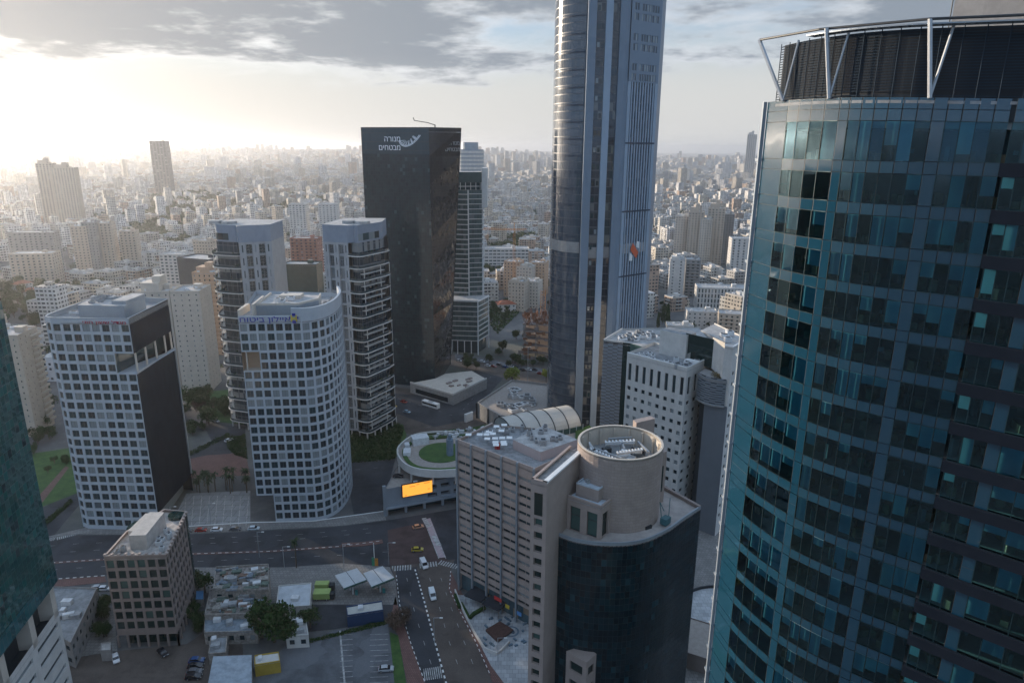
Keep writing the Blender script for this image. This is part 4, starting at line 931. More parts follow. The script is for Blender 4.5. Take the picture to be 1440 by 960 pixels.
    facade(r,pv,wins,cut([Lf,F],2),54.7,1,7.2,0.6,0.86,0.5,sill=0.1); facade(r,pv,wins,cut([F,Rt],2),54.7,1,7.2,0.6,0.86,0.5,sill=.1)
    pv.wall(Lf,F,61.9,63.0); pv.wall(F,Rt,61.9,63.0); pv.wall(Bk,Lf,54.7,63.0); part('pavilion_wall',pv,st,r); place_windows(r,wins,MT['glass_gr'],MT['dark'],'h')
    pr=MB(); pr.prism([Lf,F,Rt,Bk],62.4,62.6,1); pr.strip([Lf,F,Rt],63.0,63.3,.5,0)
    c=((Lf[0]+Rt[0])/2-.2,(Lf[1]+Rt[1])/2+.3); k=.66; up=[(c[0]+(p[0]-c[0])*k,c[1]+(p[1]-c[1])*k+.8) for p in (Lf,F,Rt,Bk)]
    pr.prism(up,62.6,65.6,0,1); pr.strip(up+[up[0]],65.6,66.0,.3,1); part('pavilion_roof',pr,[st,plain('blue_white_membrane',(0.50,0.57,0.64),0.5,0.12,0.6)],r)
    for k in range(3): m=MB(); m.obox((up[0][0]*.5+up[2][0]*.5+k*1.4-1.3,up[0][1]*.5+up[2][1]*.5+.4*k),(.9,.9),.6,65.6,66.5); part('air_conditioner',m,MT['plant_grey'],r)
    # annex wall right of the drum and the projecting bay low on the glass
    an=MB(); an.prism([(35.2,152.5),(38.3,154.2),(37,161),(33,159)],54.7,68.5,0); an.wall((36,152.6),(37.6,153.5),58,65,1); an.prism([(22,161),(31,159.5),(31,162),(23,163)],54.7,71.0,0); an.prism([(31.5,160),(36.8,163),(36,164.6),(31,162)],54.7,73.6,0); part('annex_wall',an,[st,MT['glass_gr']],r)
    by=MB(); wins=[]; q0,q1,q2=(13.3,134.9),(17.7,131.2),(20.3,134.0); facade(r,by,wins,[q0,q1],0,5,5.1,0.62,0.5,.4); facade(r,by,wins,[q1,q2],0,5,5.1,0.6,0.5,.4); by.prism([q0,q1,q2,(18,137)],25.5,26.2,0); part('bay_wall',by,st,r); place_windows(r,wins,MT['glass_gr'],MT['brown_stone'])
    cr=MB(); x,y=36.5,143.5; cr.obox((x,y),(2.2,1.6),.8,55,56.6); cr.bar((x-.9,y,56),(x-1.6,y+.2,60.5),.12); cr.bar((x+.9,y+.8,56),(x+1.1,y+1.6,60.8),.12); cr.bar((x-1.6,y+.2,60.5),(x-.6,y-.5,58.5),.1); part('window_cleaning_arm',cr,plain('teal_machine',(0.05,0.14,0.16),0.5),r)
    m=MB(); m.obox((32,141.8),(1.8,1.0),.5,54.7,55.5); part('vent',m,MT['dark'],r)
drum_tower()

# ------------------------------------------------------------------ white punched-window block, its louvred neighbour and the tall shaft
def white_group():
    r=thing('office_building','white office block with tall top windows above regular rows of small square windows','office building',(62,255,0))
    A,B,C=(44.5,252.3),(63.0,233.6),(73.0,244.6); Zt=64.3
    wb=MB(); wins=[]
    c1=cut([A,B],8); c2=cut([B,C],3)
    for cc in (c1,c2):
        facade(r,wb,wins,cc,5,12,3.95,0.46,0.40,0.4); facade(r,wb,wins,cc,52.4,1,9.2,0.42,0.74,.5)
    for a,b in ((A,B),(B,C)): wb.wall(a,b,61.6,Zt); wb.wall(a,b,0,5)
    wb.wall(C,(58,268),0,Zt); wb.wall((58,268),A,0,Zt); part('wall',wb,MT['offwhite'],r); place_windows(r,wins,MT['glass_dk'],MT['dark'])
    rf=MB(); rf.prism([A,B,C,(58,268)],62.8,63.0,0); part('roof',rf,MT['roof_grey'],r); pp=MB(); pp.strip([A,B,C],Zt,Zt+.3,.5); part('parapet',pp,MT['white_paint'],r)
    pe=MB(); pe.prism([(57.5,256),(66,248.5),(70.5,252.5),(62,261)],63,72.5,0,1); part('penthouse',pe,[MT['offwhite'],MT['roof_grey']],r)
    roof_units(r,[(47,252),(62,237),(66,242),(52,256)],12,MT['plant_white'],63,seed=31,smin=.8,smax=2.4); roof_units(r,[(60,238),(64,236),(70,244),(66,247)],6,MT['plant_grey'],63,seed=32)
    m=MB(); m.obox((67,242.5),(5,2.2),-.75,63.2,64.6); part('roof_shed',m,MT['white_paint'],r)
    # louvred block
    q=thing('louvred_building','block clad in tightly woven dark horizontal louvres, touching the foot of the tallest skyscraper','office building',(55,285,0))
    lv,nt,b_,o_=newmat('woven_louvres'); uv=nd(nt,'ShaderNodeUVMap').outputs[0]; s=nd(nt,'ShaderNodeSeparateXYZ',{0:uv})
    par=mth(nt,'MULTIPLY',mth(nt,'FLOOR',mth(nt,'MODULO',mth(nt,'DIVIDE',s.outputs[0],2.2),2.0)),0.5); fv=mth(nt,'FRACT',mth(nt,'ADD',mth(nt,'DIVIDE',s.outputs[1],1.55),par))
    nt.links.new(mixc(nt,mth(nt,'GREATER_THAN',fv,0.52),(0.035,0.035,0.04),(0.20,0.20,0.215)),b_.inputs['Base Color']); b_.inputs['Roughness'].default_value=.6
    g=MB(); P=[(37.5,284),(38.9,279.5),(46.6,275.8)]; u=0
    u=g.wall(P[1],P[2],0,61.5,0,0); part('louvre_wall',g,lv,q)
    for f in range(39):
        z=f*1.55; 
        if f%1==0:
            b=MB(); L=cut([P[1],P[2]],4); o=offset(L,-.25)
            for k in range(4):
                zz=z+(.78 if k%2 else 0); b.prism([o[k],o[k+1],L[k+1],L[k]],zz+.1,zz+.7,0)
            part('louvre',b,MT['grey_metal'],q)
    s2=MB(); s2.wall(P[2],(49.5,274.4),0,61.8); s2.wall((49.5,274.4),(60,262),0,61.8); part('glass_wall',s2,MT['glass_gr'],q)
    w2=MB(); w2.wall((49.5,300),P[1],0,61.5); w2.wall((86,303),(49.5,300),0,61.5); w2.wall((86,270),(86,303),0,61.5); w2.prism([P[1],P[2],(49.5,274.4),(60,264),(84,262),(86,303),(49.5,298)],60.5,61.0,1); w2.strip([(49.5,298),P[1],(46.6,275.8)],61.0,62.2,.5,0); part('wall',w2,[MT['offwhite'],MT['roof_light']],q)
    roof_units(q,[(42,281),(52,275),(70,284),(52,296)],22,MT['plant_white'],61,seed=33,smin=1,smax=4); roof_units(q,[(44,284),(52,279),(66,288),(54,296)],10,MT['plant_grey'],61,seed=34)
    # shaft
    t=thing('office_tower','tall white slab with curved louvred band near its top, beside the large blue tower','office tower',(85,245,0))
    A,B=(76.7,227.2),(85.6,238.4); W0=(70.2,233.0); Zs=74.0
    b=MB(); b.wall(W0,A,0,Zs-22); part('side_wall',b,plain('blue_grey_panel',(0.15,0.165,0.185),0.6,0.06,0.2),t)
    wb=MB(); wins=[]; facade(t,wb,wins,cut([A,B],3),6,15,4.0,0.36,0.36,.4,solid=[(1,f) for f in range(0,15,2)]); facade(t,wb,wins,cut([A,B],3),66,1,6,0.3,0.8,.4,solid=[(0,0)]); wb.wall(A,B,0,6); wb.wall(A,B,72,Zs); wb.wall(B,(80,262),0,Zs); wb.wall((80,262),(66,246),0,Zs-8); wb.wall((74.4,229.2),A,Zs-22,Zs)
    part('wall',wb,MT['offwhite'],t); place_windows(t,wins,MT['glass_dk'],MT['frame'])
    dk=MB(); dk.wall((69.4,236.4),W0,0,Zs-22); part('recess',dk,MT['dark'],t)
    p=MB(); p.prism([(74.4,229.2),A,B,(80,262),(72,252),(76.5,236)],Zs-.8,Zs-.5,1); p.strip([(74.4,229.2),A,B],Zs,Zs+.3,.5,0); part('roof',p,[MT['white_paint'],MT['roof_light']],t)
    pg=MB(); pg.wall((66,250),(74,241),Zs-12,Zs-1,0); pg.wall((74,241),(74.4,229.2),Zs-12,Zs-1,1); part('penthouse_glass',pg,[MT['glass_gr'],MT['offwhite']],t)
    arc=spline([(67.6,236.0),(69.2,231.8),(72,229.0),(75.8,227.6)],6); 
    sl=MB(); sl.prism(arc+[(78,232),(72,242)],Zs-13.5,Zs-12.5,0); sl.prism(arc+[(78,232),(72,242)],Zs-22.5,Zs-22,0); part('balcony',sl,MT['concrete'],t)
    g=MB(); u=0; ia=offset(arc,.4)
    for i in range(len(ia)-1): u=g.wall(ia[i],ia[i+1],Zs-22,Zs-12,0,u)
    part('louvre_wall',g,lv,t)
    for f in range(12):
        z=Zs-22+f*.84; b=MB(); b.strip(arc,z,z+.35,.25); part('louvre',b,MT['grey_metal'],t)
    pl=MB(); rn=random.Random(5)
    for k in range(160):
        q_=Vector((rn.uniform(72,77),rn.uniform(230,235),Zs-12.4+rn.uniform(0,1.3))); a=Vector((rn.uniform(-1,1),rn.uniform(-1,1),rn.uniform(-1,1))).normalized()*.35; c=a.cross(Vector((.1,0,1))).normalized()*.3; pl.face([q_-a,q_-c,q_+a,q_+c])
    part('balcony_plants',pl,plain('dry_planting',(0.15,0.11,0.05)),t); t.children[-1]['kind']='stuff'
    roof_units(t,[(76,230),(82,238),(80,250),(76,240)],4,MT['plant_white'],Zs-.5,seed=35)
white_group()
def proj(p):
    q=Vector(p)-Vector((0,0,CAM_H)); z=q.dot(FWD); return 720+960*q.dot(RGT)/z, 480-960*q.dot(UPV)/z
# ------------------------------------------------------------------ big blue glass tower on the right
def right_tower():
    r=thing('glass_office_tower','huge blue green curved glass office tower filling the right edge, with louvred crown','office tower',(60,80,0))
    PATH=spline([(29.4,83.5),(29.9,80.5),(30.8,77),(33.0,72.0),(35.9,68.2),(39.3,65.2),(43,62.2),(47,58.6),(53,53),(62,45)],8)
    L=plen(PATH)
    def s_at(px,z=118.6):
        lo,hi=0,L
        for _ in range(30):
            m=(lo+hi)/2
            if proj((*at(PATH,m),z))[0]<px: lo=m
            else: hi=m
        return lo
    S0=[s_at(1073),s_at(1136),s_at(1148),s_at(1251),s_at(1269),s_at(1347),s_at(1404),s_at(1425)]
    bays=[(S0[0],S0[1],4,0),(S0[2],S0[3],6,0),(S0[4],S0[5],4,0),(S0[5]+.35,S0[6],3,1),(S0[7],S0[7]+5.6,3,1),(S0[7]+6.7,S0[7]+12.5,3,1)]
    piers=[(0,S0[0]),(S0[1],S0[2]),(S0[3],S0[4]),(S0[6],S0[7]),(S0[7]+5.6,S0[7]+6.7)]
    # joints between panes: pane borders of every bay
    edges=[]
    for a,b,n,k in bays: edges+= [(a+(b-a)*i/n,a+(b-a)*(i+1)/n,k) for i in range(n)]
    for a,b in piers: edges.append((a,b,0 if a<S0[5] else 1))
    glass,nt,b_,o_=newmat('clear_teal_glass'); nt.nodes.remove(b_)
    isl=nd(nt,'ShaderNodeNewGeometry').outputs['Random Per Island']; obr=nd(nt,'ShaderNodeObjectInfo').outputs['Random']
    rr=mth(nt,'FRACT',mth(nt,'ADD',mth(nt,'MULTIPLY',isl,7.3),mth(nt,'MULTIPLY',obr,3.7)))
    tcol=mixc(nt,rr,(0.10,0.40,0.50),(0.16,0.50,0.60))
    g_=nd(nt,'ShaderNodeNewGeometry'); wn=nd(nt,'ShaderNodeTexWhiteNoise',{'Vector':nd(nt,'ShaderNodeCombineXYZ',{0:rr}).outputs[0]}).outputs['Color']
    j=nd(nt,'ShaderNodeVectorMath',{0:wn,1:(0.5,0.5,0.5)},operation='SUBTRACT').outputs[0]; j=nd(nt,'ShaderNodeVectorMath',{0:j,'Scale':0.03},operation='SCALE').outputs[0]
    nn=nd(nt,'ShaderNodeVectorMath',{0:nd(nt,'ShaderNodeVectorMath',{0:g_.outputs['Normal'],1:j},operation='ADD').outputs[0]},operation='NORMALIZE').outputs[0]
    fr=nd(nt,'ShaderNodeFresnel',{'IOR':1.75,'Normal':nn}).outputs[0]
    tr=nd(nt,'ShaderNodeBsdfTransparent',{'Color':tcol}); gl=nd(nt,'ShaderNodeBsdfGlossy',{'Color':(0.55,0.85,1.0,1),'Roughness':0.02,'Normal':nn})
    mx=nd(nt,'ShaderNodeMixShader',{0:fr,1:tr.outputs[0],2:gl.outputs[0]}); nt.links.new(mx.outputs[0],o_.inputs[0])
    sp=curtain('blue_spandrel_glass',(0.008,0.046,0.078),(0.012,0.062,0.100),50,50,ior=1.8,jit=0.03)
    jn=plain('dark_joint',(0.012,0.02,0.025),0.5,0.05); br=plain('brown_grey_band',(0.014,0.019,0.028),0.8,0.1,0.6,spec=.08)
    mull=plain('teal_mullion',(0.02,0.05,0.06),0.4,0.1,0.5,metal=0.3)
    bl=plain('roller_blind',(0.42,0.56,0.58),0.8,0.1,0.3); bl2=plain('white_blind',(0.62,0.72,0.74),0.8,0.05,0.3)
    desk=plain('office_furniture',(0.30,0.20,0.12),0.6,0.4,0.6); inner=plain('office_partition',(0.22,0.22,0.22),0.8,0.3,0.3); ceil=plain('office_ceiling',(0.35,0.36,0.36),0.9,0.1,0.3)
    FH=4.05; TOP=145.3; SPH=1.15; NF=35
    # smooth polyline pieces: sub-divide long edges
    def seg(a,b,off):
        n=max(1,int((b-a)/1.6+.5)); P=[at(PATH,a+(b-a)*i/n) for i in range(n+1)]
        return offset(P,off) if n>0 and len(P)>1 else P
    def panel(mb,a,b,z0,z1,off,mat,g=0.035):
        P=[at(PATH,a+g),at(PATH,b-g)]; P=offset(P,off); mb.wall(P[0],P[1],z0+g,z1-g,mat)
    back=MB(); 
    P=[at(PATH,L*i/60) for i in range(61)]; Q=offset(P,0.12)
    for f in range(-1,NF):
        zt=139.0-FH*f
        top,bot=(TOP,143.0) if f<0 else (zt,zt-SPH)
        if bot<0: break
        for i in range(60): back.wall(Q[i],Q[i+1],bot-.04,top,0)
    part('joint_backing',back,jn,r)
    rn=random.Random(11)
    pan=MB()
    for f in range(-1,NF):
        zt=139.0-FH*f
        rows=[(144.15,TOP),(143.0,144.15)] if f<0 else [(zt-SPH,zt)]
        if zt-SPH<0: break
        for a,b,k in edges:
            for z0,z1 in rows:
                if k==0 or f<0: panel(pan,a,b,z0,z1,0 if k==0 else -.35,0)
    # piers run the whole height
    for a,b in piers:
        for f in range(NF):
            zt=139.0-FH*f-SPH; zw=zt-(FH-SPH)
            if f==0: panel(pan,a,b,139.0,143.0,0 if a<S0[5] else -.35,0)
            if zw>0: panel(pan,a,b,zw,zt,0 if a<S0[5] else -.35,0)
    part('spandrel_panel',pan,[sp],r); r.children[-1]['kind']='stuff'
    bb=MB()
    for f in range(NF):
        zt=139.0-FH*f
        if zt-SPH<0: break
        if f>=0:
            b=MB(); q=[at(PATH,S0[5]+.1+(L-S0[5]-.1)*i/10) for i in range(11)]; b.strip(offset(q,-.75),zt-SPH,zt,.7,0); part('band',b,br,r)
    # windows: glass, mullions, blinds and what stands behind
    n_ind=0; low=MB()
    for f in range(-1,NF):
        z1=143.0 if f<0 else 139.0-FH*f-SPH; z0=139.0 if f<0 else z1-(FH-SPH)
        if z0<0: break
        for a,b,n,k in bays:
            o=0 if k==0 else -.35
            m=MB() if z1>66 else low
            for i in range(n):
                s0,s1=a+(b-a)*i/n,a+(b-a)*(i+1)/n
                panel(m,s0,s1,z0,z1,o+.02,0,0.03)
                q=offset([at(PATH,s0-.035),at(PATH,s0+.035)],o-.05); m.wall(q[0],q[1],z0,z1,1)
                e=rn.random()
                if z1>66:
                    if e<.48 or (f<0 and e<.3):
                        c=rn.choice((.35,.5,.6,.8,1.0)); q=offset([at(PATH,s0+.05),at(PATH,s1-.05)],o+.16); m.wall(q[0],q[1],z1-(z1-z0)*c,z1,2)
                    elif e<.40: q=offset([at(PATH,s0+.05),at(PATH,s0+(s1-s0)*.5)],o+.16); m.wall(q[0],q[1],z0+.2,z1-.1,2)
                    if k==1 and f==14 and a>S0[6] and i<3 : q=offset([at(PATH,s0+.08),at(PATH,s1-.08)],o+.10); m.wall(q[0],q[1],z0+.9,z1-.5,3)
            q=offset([at(PATH,a),at(PATH,b)],o-.06)
            m.wall(q[0],q[1],z0-.03,z0+.05,1); m.wall(q[0],q[1],z1-.05,z1+.03,1)
            if z1>66: part('window',m,[glass,mull,bl,bl2],r)
    o=part('window',low,[MT['glass_gr'],mull,bl],r); o['kind']='stuff'
    # floors, ceilings, back walls, partitions and furniture seen through the glass
    fl=MB(); R1=offset(P,0.3); R2=offset(P,8.0); R3=offset(P,5.6)
    for f in range(-1,19):
        zt=139.0-FH*f if f>=0 else 143.2
        for i in range(0,60):
            fl.prism([R1[i],R1[i+1],R2[i+1],R2[i]],zt-.9,zt-.05,0,1)
            fl.wall(R3[i],R3[i+1],zt-FH-.2,zt-.9,2)
        fl.face([(*R1[0],zt-.91),(*R2[0],zt-.91),(*R2[20],zt-.91),(*R1[20],zt-.91)],0) if 0 else None
    part('office_floor',fl,[ceil,MT['concrete'],inner],r)
    ct=MB()
    for f in range(-1,18):
        z=(139.0-FH*f-FH+0.0) if f>=0 else 139.0; s=.8
        while s<L-1:
            a_=at(PATH,s); q=offset([at(PATH,s-.1),at(PATH,s+.1)],rn.uniform(.9,4)); ang=rn.uniform(0,1.5)
            e=rn.random()
            if e<.6: ct.obox(q[0],(rn.uniform(.8,1.8),.7),ang,z,z+rn.uniform(.7,1.2),0)
            elif e<.75: ct.obox(q[0],(rn.uniform(.4,.9),.4),ang,z,z+rn.uniform(1.2,1.9),1)
            elif e<.83: ct.obox(q[0],(.6,.08),ang,z+.8,z+1.25,2)
            if rn.random()<.16:
                w=offset([at(PATH,s),at(PATH,s+.1)],.4)[0]; w2=offset([at(PATH,s),at(PATH,s+.1)],5.5)[0]; ct.wall(w,w2,z,z+2.9,1)
            s+=rn.uniform(.7,1.7)
    o=part('office_furniture',ct,[desk,inner,plain('screen_teal',(0.25,0.45,0.5),0.4)],r); o['kind']='stuff'
    # rest of the body
    w=MB(); w.wall((38,97),(29.4,83.5),0,TOP,0); w.wall((60,108),(38,97),0,TOP,0); w.wall((100,95),(60,108),0,TOP,0); w.wall((62,45),(100,95),0,TOP,0); part('rear_glass_wall',w,curtain('rear_teal_glass',(0.02,0.06,0.08),(0.03,0.09,0.11),1.6,2.0,line=(0.1,0.12,0.13),ior=1.8,jit=.02),r)
    e=MB(); e.bar((29.2,83.9,0),(29.2,83.9,TOP),.28,0)
    for f in range(NF): 
        z=139-FH*f
        if z>0: e.box(28.95,29.75,83.6,84.6,z-.3,z)
    part('edge_fin',e,MT['grey_metal'],r)
    rf=MB(); rf.prism(P[2:]+[(100,95),(60,108),(38,97)],TOP-.6,TOP-.3,0); part('roof',rf,MT['roof_grey'],r)
    # louvred crown
    lp=offset(P,.55); n=60; ZT=151.6; k0=1
    lb=MB()
    for i in range(k0,n): lb.wall(offset(P,.85)[i],offset(P,.85)[i+1],TOP-.3,ZT-.3,0)
    part('crown_backing',lb,plain('crown_dark',(0.012,0.016,0.022)),r)
    lm=plain('crown_louvre',(0.028,0.042,0.058),0.8,0.1,0.5,spec=.08)
    for f in range(23):
        z=TOP-.1+f*.265; b=MB()
        for i in range(k0,n): b.face([(*lp[i],z),(*lp[i+1],z),(*offset(P,.75)[i+1],z+.15),(*offset(P,.75)[i],z+.15)],0) if False else b.wall(lp[i],lp[i+1],z,z+.10,0)
        part('louvre',b,lm,r)
    b=MB()
    for i in range(k0,n+1,2): b.bar((*offset(P,.48)[i],TOP-.3),(*offset(P,.48)[i],ZT-.2),.05,0)
    part('crown_post',b,lm,r); r.children[-1]['kind']='stuff'
    # outrigger beam and V struts
    bp=offset(P,-0.75); ex=(bp[3][0]-1.2,bp[3][1]+3)
    b=MB(); bb=[(bp[1][0]-1.3,bp[1][1]+.3)]+[bp[10]]+bp[22::6]
    for i in range(len(bb)-1): b.bar((*bb[i],ZT+.2),(*bb[i+1],ZT+.2),.13,0,6)
    part('crown_beam',b,MT['dark'],r)
    b=MB(); ip=offset(P,.4)
    for i in range(8,n): b.prism([bp[i],bp[i+1],ip[i+1],ip[i]],ZT-.25,ZT-.12,0)
    part('crown_canopy',b,MT['grey_metal'],r)
    def idx(px,z):
        return min(range(n+1),key=lambda i:abs(proj((*P[i],z))[0]-px))
    for px in (1102,1173,1317):
        i=idx(px,TOP); foot=(*offset(P,-.15)[i],TOP-.1)
        t=bp[max(0,i-1)] if px>1110 else (bp[1][0]-1.3,bp[1][1]+.3)
        b=MB(); b.bar(foot,(t[0],t[1],ZT+.2),.22,0,6); part('strut',b,MT['steel'],r)
        j=ip[min(n,i+1)]; b=MB(); b.bar(foot,(*j,ZT-.2),.13,0,6); part('strut',b,MT['steel'],r)
    ph=MB(); ph.prism([(54,92),(64,80),(110,90),(90,112)],TOP,160.0,0); ph.prism([(66,88),(76,78),(110,90),(90,112)],160.0,162.4,0); part('penthouse',ph,MT['concrete'],r)
    an=MB(); an.bar((52.6,90,TOP),(52.6,90,161),.07,0); an.bar((52.2,90,158.6),(53.4,90,158.6),.05,0); part('antenna',an,MT['dark'],r)
    # the roofline falls gently towards the right
    for ch in r.children:
        zo=WP[ch].z
        if ch.name.startswith(('penthouse','antenna')): continue
        for v in ch.data.vertices:
            z=v.co.z+zo
            if z>139.01:
                k=min(1,max(0,(v.co.x+WP[ch].x-29.4)/17.6)); v.co.z=139+(z-139)*(1-(.19 if z<145.7 else .10)*k)-zo
right_tower()

# ------------------------------------------------------------------ green glass tower at the left edge
def left_tower():
    r=thing('glass_office_tower','green glass tower at the left edge, standing on a white base with strip windows','office tower',(-118,110,0))
    N_,F_=(-97.8,80),(-109,140.5); Zb=40.5
    gl=curtain('green_mottled_glass',(0.011,0.066,0.062),(0.020,0.100,0.090),1.5,1.9,line=(0.008,0.03,0.03),lw=.06,lh=.06,ior=1.8,jit=0.035,blind=(0.004,0.026,0.030),pb=0.10)
    q=offset([N_,F_],-1.2)
    g=MB(); u=g.wall(q[0],q[1],Zb,132,0); g.wall(q[1],(-135,147),Zb,132,0,u); g.wall((-130,78),q[0],Zb,132); g.prism([q[0],q[1],(-135,147),(-130,78)],Zb-.3,Zb-.05,0,bottom=True); part('glass_wall',g,gl,r)
    g=MB(); z=Zb-0.2; g.wall((q[0][0]+.1,q[0][1]),(q[1][0]+.1,q[1][1]-.1),Zb-.2,Zb+3.6); part('lower_glass_band',g,curtain('teal_band',(0.01,0.07,0.08),(0.02,0.11,0.12),1.5,3.6,ior=1.8,jit=.03),r)
    wb=MB(); wins=[]; cols=cut([N_,F_],5); facade(r,wb,wins,cols,0,8,3.9,0.80,0.34,0.5,sill=.5)
    for i in range(5):
        a,b=cols[i],cols[i+1]; d=((b[0]-a[0])/12,(b[1]-a[1])/12)
        wb.prism([a,(a[0]+d[0]*2,a[1]+d[1]*2),(a[0]+d[0]*2-3,a[1]+d[1]*2-.6),(a[0]-3,a[1]-.6)],31.2,Zb-.4,1)
        wb.wall((a[0],a[1]),(b[0],b[1]),31.2,32.6,0)
    wb.prism([(F_[0]+d[0]*-2,F_[1]-d[1]*2),F_,(F_[0]-6,F_[1]-1),(F_[0]-6,F_[1]-4)],31.2,Zb-.4,1)
    wb.wall(F_,(-135,146),0,Zb-.4); part('base_wall',wb,[MT['offwhite'],MT['cream']],r); place_windows(r,wins,MT['glass_dk'],MT['frame'])
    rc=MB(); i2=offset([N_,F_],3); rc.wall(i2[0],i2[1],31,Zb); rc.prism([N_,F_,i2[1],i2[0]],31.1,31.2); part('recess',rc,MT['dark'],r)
    tf=MB(); tf.prism([q[0],q[1],(-135,147),(-130,78)],131.5,131.9); part('roof',tf,MT['roof_grey'],r)
left_tower()

# ------------------------------------------------------------------ car park with round roof garden and lit advertising screen
def garden_deck():
    r=thing('parking_garage','grey car park deck with an oval planted roof garden above, behind the orange screen','parking garage',(-30,262,0))
    A,B=(-49.3,240.6),(-14,255.2); wb=MB(); wins=[]
    facade(r,wb,wins,cut([A,B],7),3.6,2,3.5,0.70,0.46,1.2,solid=[(0,0),(0,1),(1,1),(2,1),(1,0),(2,0)]); wb.wall(A,B,10.6,11.6); wb.wall((-47,268),A,0,11.6); wb.wall((-20,290),(-47,268),0,11.6); wb.wall(B,(-5,262),0,11.6)
    for p in cut([A,B],5): wb.obox((p[0]+.3,p[1]+.3),(1.0,1.0),.4,0,3.6)
    q=offset([A,B],-1.6); wb.prism([q[0],q[1],B,A],3.2,3.6,0); wb.obox((A[0]-.2,A[1]),(1.2,1.2),.4,0,13.0)
    part('wall',wb,MT['grey_metal'],r); place_windows(r,wins,MT['dark'],MT['grey_metal'])
    s=MB(); q=offset([A,B],2.5); s.wall(q[0],q[1],0,3.4); part('shop_front',s,MT['glass_dk'],r)
    d=MB(); d.prism([A,B,(-5,262),(-20,292),(-47,268)],10.8,11.0,0); part('deck',d,MT['tan_paving'],r)
    ring=spline([(-24,283.8),(-34,283.2),(-42,280.5),(-46.2,274),(-48.2,264),(-44.6,253),(-38.5,246.6),(-30,244.6),(-21.5,245.6),(-13,248)],4)
    o=MB(); base=ring+[(0,240),(20,246),(34,262),(37,285),(20,303),(-11.6,294.2)]
    o.prism(base,14.6,16.6,0,1,bottom=True); part('garden_slab',o,[MT['offwhite'],MT['tan_paving']],r)
    p=MB(); p.strip(ring[::1],16.6,17.9,.6); part('parapet',p,MT['offwhite'],r)
    p=MB(); i2=offset(ring,2.2); i3=offset(ring,3.9); 
    for i in range(len(ring)-1): p.prism([i2[i],i2[i+1],i3[i+1],i3[i]],16.6,16.95)
    part('planting_strip',p,MT['lawn'],r)
    l=MB(); n=32; c=(-29.2,263.5); l.prism([(c[0]+9.6*cos(2*pi*k/n),c[1]+9.8*sin(2*pi*k/n)) for k in range(n)],16.6,16.85); part('lawn',l,MT['lawn'],r)
    l=MB(); 
    for x0,y0,x1,y1 in ((-41,280,-24,286),(-24,284,-10,292),(-38,276,-20,280),(-18,286,-6,288)): l.prism([(x0,y0),(x1,y1),(x1+.5,y1+2),(x0+.5,y0+2)],16.6,17.3)
    part('hedge_box',l,MT['hedge'],r)
    for x,y in ((-46,256),(-40,249),(-31,246.5),(-22,247)): b=MB(); b.bar((x,y,11),(x,y,14.6),.45,0,8); part('column',b,MT['offwhite'],r)
    t=MB(); t.bar((-25.5,261,16.6),(-25.5,261,24),1.5,0,10); t.bar((-25.5,261,24),(-25.5,261,25.6),.7,0,8); part('vent_tower',t,plain('blue_grey_paint',(0.16,0.22,0.28),0.5),r)
    hut=MB(); hut.obox((-39.6,273),(7,5),.35,16.6,19.8); part('hut',hut,MT['plant_white'],r); hut=MB(); hut.obox((-43.6,262),(3,5),.1,16.6,18.2); hut.obox((-44.5,268),(2,3),.3,16.6,18.6); part('hut',hut,MT['plant_white'],r)
    rn=random.Random(3); m=MB()
    for k in range(60):
        x,y=rn.uniform(-34,-6),rn.uniform(277,291)
        if y>283+(x+34)*.32: continue
        m.obox((x,y),(rn.uniform(.5,2.5),rn.uniform(.5,1.5)),rn.uniform(0,3),16.6,rn.uniform(17.2,18.8),k%2)
    o=part('roof_furniture',m,[MT['plant_white'],MT['plant_grey']],r); o['kind']='stuff'
    # screen
    s=thing('advertising_screen','glowing orange advertising screen mounted on the grey car park front','billboard',(-38,242,8))
    em,nt,b_,o_=newmat('orange_screen'); b_.inputs['Base Color'].default_value=(0.02,0.01,0.005,1); b_.inputs['Emission Color'].default_value=(1.0,0.40,0.055,1); b_.inputs['Emission Strength'].default_value=0.95
    a=(-42.6,242.5); dd=Vector((B[0]-A[0],B[1]-A[1])).normalized(); nr=Vector((dd.y,-dd.x)); a=Vector(a)+nr*.6-dd*.2; b=a+dd*12.0
    f=MB(); f.prism([tuple(v) for v in (a-dd*.3,b+dd*.3,b+dd*.3-nr*.5,a-dd*.3-nr*.5)],7.2,12.9,0,bottom=True); part('frame',f,MT['dark'],s)
    f=MB(); a2,b2=a+nr*.06,b+nr*.06; f.wall(a2,b2,7.5,12.6); part('display',f,em,s)
    em2,nt,b_,o_=newmat('screen_lettering_glow'); b_.inputs['Base Color'].default_value=(0.02,0.0,0.0,1); b_.inputs['Emission Color'].default_value=(0.75,0.16,0.02,1); b_.inputs['Emission Strength'].default_value=0.8
    f=MB()
    for t0,t1,z in ((2.8,5.0,11.5),(5.6,6.8,11.9),(8.6,11.0,12.0),(.8,1.6,8.1),(10.2,10.9,9.2)):
        p,q=a+nr*.12+dd*t0,a+nr*.12+dd*t1; f.wall(p,q,z-.16,z+.16)
    part('display_line',f,em2,s)
garden_deck()
